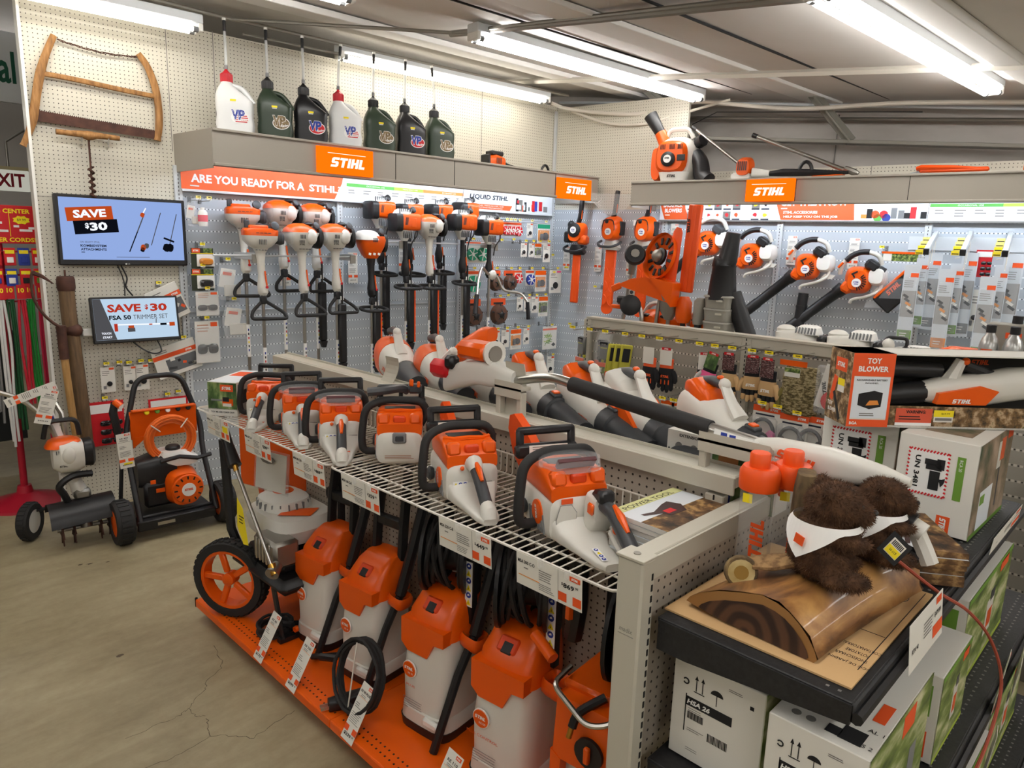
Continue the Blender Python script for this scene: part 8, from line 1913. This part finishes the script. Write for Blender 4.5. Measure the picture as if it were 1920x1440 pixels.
edge_card('white price card on the front lip of the upper black shelf',1.61,.32,1.065,.24,.105,False,.0,-.1);edge_card('tall white price card hanging from the lower black shelf beside the red cord',2.10,.235,.745,.055,.20,True,.1);edge_card('white price card tilted on the lower black shelf edge at the right border',2.32,.225,.70,.15,.10,False,.1);edge_card('tall white price card at the lower right corner of the picture',1.93,.215,.62,.055,.2,True,.15)
edge_card('curled white price card high on the upper black shelf lip at the right border',2.45,.325,1.06,.4,.05,False,0)

# ================================================================== MACHINES ON THE FLOOR AT THE LEFT
def wheel(t,c,ax,r,w,rim,hubm,name='wheel'):
    b=MB();b.lathe([(r*.62,-w/2),(r*.92,-w/2),(r,-w*.3),(r,w*.3),(r*.92,w/2),(r*.62,w/2),(r*.62,-w/2)],RUBBER,c,ax,26,caps=False)
    a=Vector(ax).normalized();u=a.orthogonal().normalized();v=a.cross(u)
    for k in range(26):
        e=u*cos(k*2*pi/26)+v*sin(k*2*pi/26);b.box(Vector(c)+e*r,(.006,r*.16,w*.62),RUBBER,.001,Matrix((e,a.cross(e),a)).transposed())
    o=b.build(name,t);b=MB();b.lathe([(r*.64,-w*.42),(r*.5,-w*.3),(r*.2,-w*.35),(r*.2,w*.35),(r*.5,w*.3),(r*.64,w*.42)],rim,c,ax,22);b.build('rim',o);return o
def frame_washer():
    t=thing('petrol_pressure_washer','petrol pressure washer with a tall black frame and coiled orange hose by the pegboard','pressure washer',(1.56,4.6,0),RA)
    for s in (-1,1):wheel(t,(s*.30,-.17,.135),(1,0,0),.135,.095,ORANGE,CHROME)
    b=MB();b.box((0,-.02,.115),(.46,.40,.03),BLACK,.006);b.box((0,-.225,.10),(.46,.02,.06),BLACK,.005);b.box((-.07,-.237,.10),(.1,.001,.02),CHROME);b.cyl((-.3,-.17,.135),(.3,-.17,.135),.012,BLACK);b.build('platform',t)
    b=MB()
    b.tube(round_path([(-.21,-.22,.11),(-.20,-.0,.48),(-.19,.06,.62),(-.10,.1,.955),(.16,.1,.955),(.26,.06,.62),(.24,.0,.48),(.24,-.22,.11)],.08,5),.017,BLACK,10);b.build('frame',t)
    b=MB();b.box((.035,.06,.66),(.40,.014,.18),ORANGE,.004);b.box((.035,.04,.755),(.38,.04,.012),ORANGE,.003);b.prism([(-.19,0),(-.1,0),(-.19,-.07)],.012,ORANGE,frame((.035,.062,.585),0,pi/2));b.build('console',t)
    for k,m in enumerate((YELLOW,GREENP,PWHITE,BLACK,BLACK)):b=MB();b.lathe([(.014,0),(.016,.006),(.012,.012)],m,(-.07+.062*k,.035,.74),(0,-1,.15),12);b.build('nozzle',t)
    b=MB();HO=mat('bright_orange_hose',(226,104,34),.4)
    for k in range(6):b.tube([((.145-.013*(k%4))*cos(a*.2618),-.0-.018*(k // 2),(.145-.013*(k%4))*sin(a*.2618)) for a in range(24)],.0085,HO,7,True)
    for a in (.9,2.4,4.0,4.6):b.tube([(.09*cos(a),-.05,.09*sin(a)),(.16*cos(a),-.05,.16*sin(a))],.004,WIRE,5)
    o=b.build('orange_hose',t,loc=(.04,-.02,.57))
    b=MB();b.loft([(-.17,0,.37,.15,.17,4),(-.06,0,.37,.22,.22,4),(.05,0,.36,.2,.2,4)],BLACK,18,'x');b.box((-.05,-.01,.24),(.2,.2,.16),BLACK,.02);b.box((-.1,-.118,.33),(.03,.004,.025),ORANGE);b.box((-.06,-.118,.27),(.05,.004,.025),ORANGE);b.build('engine_block',t)
    b=MB();b.loft([(-.19,.07,.27,.17,.2,3),(-.06,.07,.27,.22,.24,3)],ORANGE,20,'y');b.build('fan_housing',t)
    b=MB();b.lathe([(.10,0),(.09,.02),(.05,.028)],ORANGE,(.08,-.18,.27),(0,-1,0),22)
    for k in range(12):a=k*pi/6;b.box((.08+.07*cos(a),-.203,.27+.07*sin(a)),(.03,.004,.009),BLACK,0,Euler((0,-a,0)).to_matrix())
    b.lathe([(.042,.025),(.042,.032)],PWHITE,(.08,-.18,.27),(0,-1,0),20);b.text('',PORANGE,(.08,-.2135,.273),XD,ZD,h=.014,w=.055,logo=True);b.build('recoil_cover',t)
    b=MB();b.loft([(.40,.07,.0,.24,.2,4),(.44,.07,0,.25,.21,4),(.49,.05,0,.15,.17,3)],WHITE2,18,'z');b.build('fuel_tank',t)
    b=MB();b.lathe([(.045,.48),(.045,.505),(.035,.515)],BLACK,(.06,-.0,0),n=16);b.build('fuel_cap',t)
    b=MB();b.tube([(-.05,-.12,.455),(.06,-.13,.47),(.17,-.12,.44),(.26,-.1,.445)],.014,BLACK,8);b.build('lance',t)
    b=MB();b.tube([(-.255,-.02,.84),(-.27,-.03,.78),(-.255,-.02,.68),(-.24,-.02,.5),(-.27,0,.1)],.02,BLACK,8,radii=[.02,.024,.022,.012,.012]);b.cyl((-.262,-.045,.85),(-.235,-.07,.82),.02,ORANGE);b.lathe([(.018,0),(.018,.006)],PWHITE,(-.235,-.07,.82),(.6,-.7,-.3),12);b.build('spray_gun',t)
frame_washer()
price_card(lambda l,c,n,u,d,z,g=None,r=0,q=0,p=0:thing(n,l,c,(1.285,4.40,.585),RA,g,0,-.06),'tall white price card hanging from the spray gun of the petrol washer by the pegboard',0,0,0,.078,.21,77,title='RB 400',price='$999.99',yellow=True)
def tiller():
    t=thing('cultivator','white and orange petrol cultivator with spiked tines standing left of the framed washer','cultivator',(1.06,4.68,0),-.1)
    b=MB();b.loft([(-.085,0,.54,.12,.14,2.6),(-.05,0,.54,.2,.2,2.6),(.02,0,.54,.22,.21,2.6),(.07,0,.54,.17,.17,2.6)],WHITEP,20,'x');b.ball((-.01,-.1,.56),(.035,.02,.05),WHITEP,12,7);vents(b,-.07,-.085,.58,4,.012,.004,.022,DARKG);b.text('',INK,(-.04,-.098,.50),XD,ZD,h=.012,w=.045,logo=True);b.build('engine_housing',t)
    b=MB();b.loft([(.60,-.02,.0,.2,.17,3),(.635,-.02,0,.16,.13,3),(.65,-.02,0,.1,.08,3)],ORANGE,18,'z');b.build('top_cover',t)
    b=MB();b.loft([(.075,0,.545,.15,.16,3),(.115,0,.545,.15,.17,3),(.13,0,.545,.11,.13,3)],BLACK,16,'x');b.build('filter_cover',t)
    b=MB();b.tube([(-.0,0,.44),(.02,0,.37),(.04,-.02,.3)],.04,WHITEP,12,radii=[.055,.035,.045]);b.box((.045,-.02,.3),(.09,.09,.06),STEEL,.015);b.build('neck',t)
    b=MB();b.tube(spline([(.10,-.05,.42),(.0,-.08,.43),(-.07,-.08,.38),(-.05,-.07,.32),(-.03,-.05,.26)],5),.02,BLACK,8);b.tube(round_path([(-.12,-.02,.66),(-.1,-.03,.76),(.05,-.03,.76),(.06,-.02,.66)],.04),.014,BLACK,8);b.build('carry_handle',t)
    b=MB();b.add([(x,-.05+.135*cos(a),.14+.02*(x>0)+.125*sin(a)) for x in (-.14,.2) for a in [radians(20+14*k) for k in range(12)]],[(k,k+1,13+k,12+k) for k in range(11)],BLACK);b.build('hood',t)
    b=MB();b.tube([(.04,-.03,.28),(.05,-.05,.16),(.05,-.05,.1)],.025,STEEL,10,radii=[.022,.028,.036]);b.cyl((-.1,-.05,.1),(.2,-.05,.1),.012,STEEL);b.build('gear_case',t)
    for x in (-.08,-.02,.12,.17):
        b=MB();P=[]
        for k in range(16):a=k*pi/8+x*9;r=.098 if k%2==0 else .05;P.append((r*cos(a+(.25 if k%2==0 else 0)),r*sin(a+(.25 if k%2==0 else 0))))
        b.prism(P,.007,RUST,Matrix(((0,0,1,x),(1,0,0,-.05),(0,1,0,.1),(0,0,0,1))));b.build('tine',t,smooth=False)
    b=MB();b.tube(round_path([(-.04,.04,.60),(-.08,.05,.75),(-.20,.08,.89),(-.5,.15,1.02)],.05),.014,CHROME,8);b.tube([(-.0,.05,.62),(-.01,.06,.78),(-.06,.1,.9)],.014,CHROME,8);b.box((-.05,.045,.72),(.04,.006,.18),PWHITE,0,Euler((0,-.25,0)).to_matrix());b.box((-.06,.041,.76),(.02,.002,.06),BLUEP,0,Euler((0,-.25,0)).to_matrix());b.build('handlebar',t)
    b=MB();b.tube([(-.2,.22,.16),(.0,.1,.2),(.05,.0,.28)],.018,BLACK,8,flat=.6);b.build('wheel_arm',t)
    wheel(t,(-.21,.17,.115),(.8,-.5,0),.115,.06,WHITEP,CHROME)
tiller()
price_card(lambda l,c,n,u,d,z,g=None,r=0,q=0,p=0:thing(n,l,c,(.955,4.60,.86),RA,g,0,.3),'tall white price card tied to the handlebar of the cultivator',0,0,0,.08,.20,78,title='MM 56',price='$449.99')
price_card(lambda l,c,n,u,d,z,g=None,r=0,q=0,p=0:thing(n,l,c,(.90,4.66,.93),RA,g,0,1.25),'white price card lying sideways behind the cultivator handlebar',0,0,0,.05,.26,79)

# ------------------------------------------------------------------ behind the left wall edge
CRED=mat('crimson_paint',(168,22,44),.4)
t=thing('cord_stand','crimson floor stand with a round foot holding the charging cords','stand',(.985,5.58,0))
b=MB();b.lathe([(.24,0),(.235,.015),(.12,.05),(.05,.08),(.04,.13)],CRED,n=30);b.build('foot',t)
b=MB();b.cyl((0,0,.1),(0,0,1.75),.022,CRED);b.build('pole',t)
for z in (1.38,1.55,1.70):
    b=MB();b.box((0,-.02,z),(.5,.012,.012),CRED)
    for k in range(5):b.tube([(-.2+.1*k,-.02,z),(-.2+.1*k,-.14,z+.01)],.003,CHROME,5)
    b.build('peg_bar',t)
b=MB();b.box((.0,-.03,1.87),(.42,.012,.24),REDP,.003);b.build('sign_board',t,smooth=False)
b=MB();y=-.0372;b.text('CHARGING CENTER',YELLOW,(-.0,y,1.955),XD,ZD,h=.028,w=.36,bold=.03);b.text('CHARGER CORDS!',YELLOW,(.03,y,1.775),XD,ZD,h=.028,w=.34,bold=.03);b.prism([(.05*cos(k*.393)*(1 if k%2 else .8),.028*sin(k*.393)*(1 if k%2 else .8)) for k in range(16)],.001,YELLOW,frame((.13,y,1.90),0,pi/2));b.text('$9.99',INK,(.13,y-.0016,1.90),XD,ZD,h=.018)
b.box((.065,y,1.87),(.003,.001,.15),YELLOW)
for x,z,w in ((.1,1.86,.03),(.15,1.835,.07),(.0,1.88,.05),(.02,1.83,.07),(.19,1.85,.05)):b.box((x,y,z),(w,.001,.014),PWHITE)
b.build('sign_print',t,smooth=False)
rnd=random.Random(11)
_cc=(('green',(38,150,60)),('crimson',(176,24,60)),('black and white',(130,130,130)),('white',(214,214,214)),('dark green',(30,84,48)),('red',(190,30,50)))
for i in range(9):
    cn,c=_cc[i%6];x=.775+.055*i;y=5.46-.03*(i%2)
    t=thing('charging_cord','hanging %s braided charging cord, %s from the left on the crimson stand'%(cn,ORD[i]),'cord',(x,y,1.40),0,'braided cords on the crimson stand')
    m=mat('braid_'+cn.replace(' ','_'),c,.7);l=rnd.uniform(.75,1.15)
    for k in range(3):
        b=MB();q=(k-1)*.014;b.tube(spline([(q,.0,0),(q*1.4+rnd.uniform(-.01,.01),0,-l*.3),(q*1.2,.0,-l*.65),(q*.8+rnd.uniform(-.01,.01),0,-l*rnd.uniform(.88,1))],5),.008,m,6);b.build('strand',t)
    b=MB();b.box((0,-.01,.05),(.05,.004,.09),REDP);b.text('10',YELLOW,(0,-.0125,.06),XD,ZD,h=.03,bold=.03);b.build('card',t,smooth=False)
for i in range(14):
    x=.79+.075*(i%7);z=1.72-.13*(i // 7);lab=('upper','lower')[i // 7]
    t=thing('charger_packet','%s charger packet, %s from left, %s row of the crimson stand'%(('red','blue','yellow topped red')[i%3],ORD[i%7],lab),'packet',(x,5.45,z),0,'charger packets on the crimson stand')
    b=MB();b.box((0,0,-.05),(.062,.01,.11),(REDP,BLUEP,REDP)[i%3],.002);b.build('card',t,smooth=False)
    b=MB();b.box((0,-.006,-.02),(.05,.001,.022),YELLOW);b.box((0,-.008,-.07),(.035,.006,.035),(PWHITE,INK,GREENP,PWHITE,BLUEP)[i%5],.002);b.build('print',t,smooth=False)
b=MB();b.box((0,0,0),(1.2,.06,.42),mat('green_shelf_goods',(46,92,66),.7));b.box((0,0,-.6),(1.2,.4,.8),mat('dark_bay',(30,34,34),.8))
tag(b.build('shelf_bay',loc=(.55,6.4,1.3)),'dark shelf bay with green goods behind the charging cords','shelf bay')
b=MB();b.box((0,0,0),(1.4,.05,.56),FWH);o=b.build('hanging_sign',loc=(.96,7.5,3.17),smooth=False);tag(o,'white hanging sign with green lettering, cut by the left edge of the picture','sign')
b=MB();b.text('Seasonal',mat('sign_dark_green',(20,92,72),.5),(.25,-.027,.0),XD,ZD,h=.26,w=.72,bold=.02);b.build('lettering',o,smooth=False)
t=thing('exit_sign','white exit sign with red letters at the left edge of the picture','exit sign',(1.52,8.0,2.28))
b=MB();b.box((0,0,0),(.36,.06,.19),emit_mat('dim_lit_exit_face',(228,226,210),.45),.004);b.box((0,0,.105),(.36,.08,.03),mat('aged_cream',(190,180,140),.6));b.build('housing',t,smooth=False)
b=MB();b.text('EXIT',mat('exit_red',(150,18,40),.5),(.01,-.0315,.0),XD,ZD,h=.12,w=.27,bold=.03);b.build('lettering',t,smooth=False)
pipe('lamp_bracket','bent grey pipe above the exit sign','pipe',[(1.55,8.0,2.4),(1.55,8.0,2.62),(1.72,8.0,2.75),(2.1,8.0,2.75)],.012,STEEL)
t=thing('floor_shelf','dark low shelf with red goods at the right border of the picture','shelf',(4.3,.05,0))
b=MB();b.box((0,0,.12),(1.6,.5,.24),BLACK,.01);b.box((0,0,.5),(1.6,.5,.03),SHELFK);b.box((0,.24,.5),(1.6,.03,1.0),SHELFK);b.build('frame',t,smooth=False)
for k in range(4):b=MB();b.loft([(0,-.5+.26*k,-.05,.16,.18,4),(.16,-.5+.26*k,-.05,.14,.16,3)],REDP,14,'z');tag(b.build('red_can',loc=(4.3,.05,.516)),'red container, %s from the left on the dark low shelf at the right border'%ORD[k],'container','red containers on the low shelf')

# ------------------------------------------------------------------ small pieces ride on the part that carries them
_ON={'trigger':('rear_grip','grip','handle_frame','spray_lance'),'badge':('starter_grille','starter','body','recoil_cover'),'print':('card','box','banner_board','body','cover'),'label':('body',),'price_sticker':('body',),'emblem':('body',),'switch':('top_cover',),'battery_slot':('top_cover',),'fuel_cap':('fuel_tank','engine_housing'),'safety_label':('body',),'screen_print':('screen',),'hose_end':('hose',),'finger_stripe':('palm',),'strand_tip':('strand',),'sign_print':('sign_board',),'inlet':('body',),'knob':('front_cover',),'nozzle_mark':('nozzle',),'clip':('card',),'bolt_pad':('housing',),'engine_badge':('fan_cover',)}
def _base(o):return o.name.split('.')[0]
for o in list(COL.objects):
    p=o.parent
    if p is None or p.parent is not None or _base(o) not in _ON or o.children:continue
    for want in _ON[_base(o)]:
        c=[q for q in p.children if _base(q)==want and q is not o and q.matrix_basis==Matrix.Identity(4)]
        if c:o.parent=c[0];break
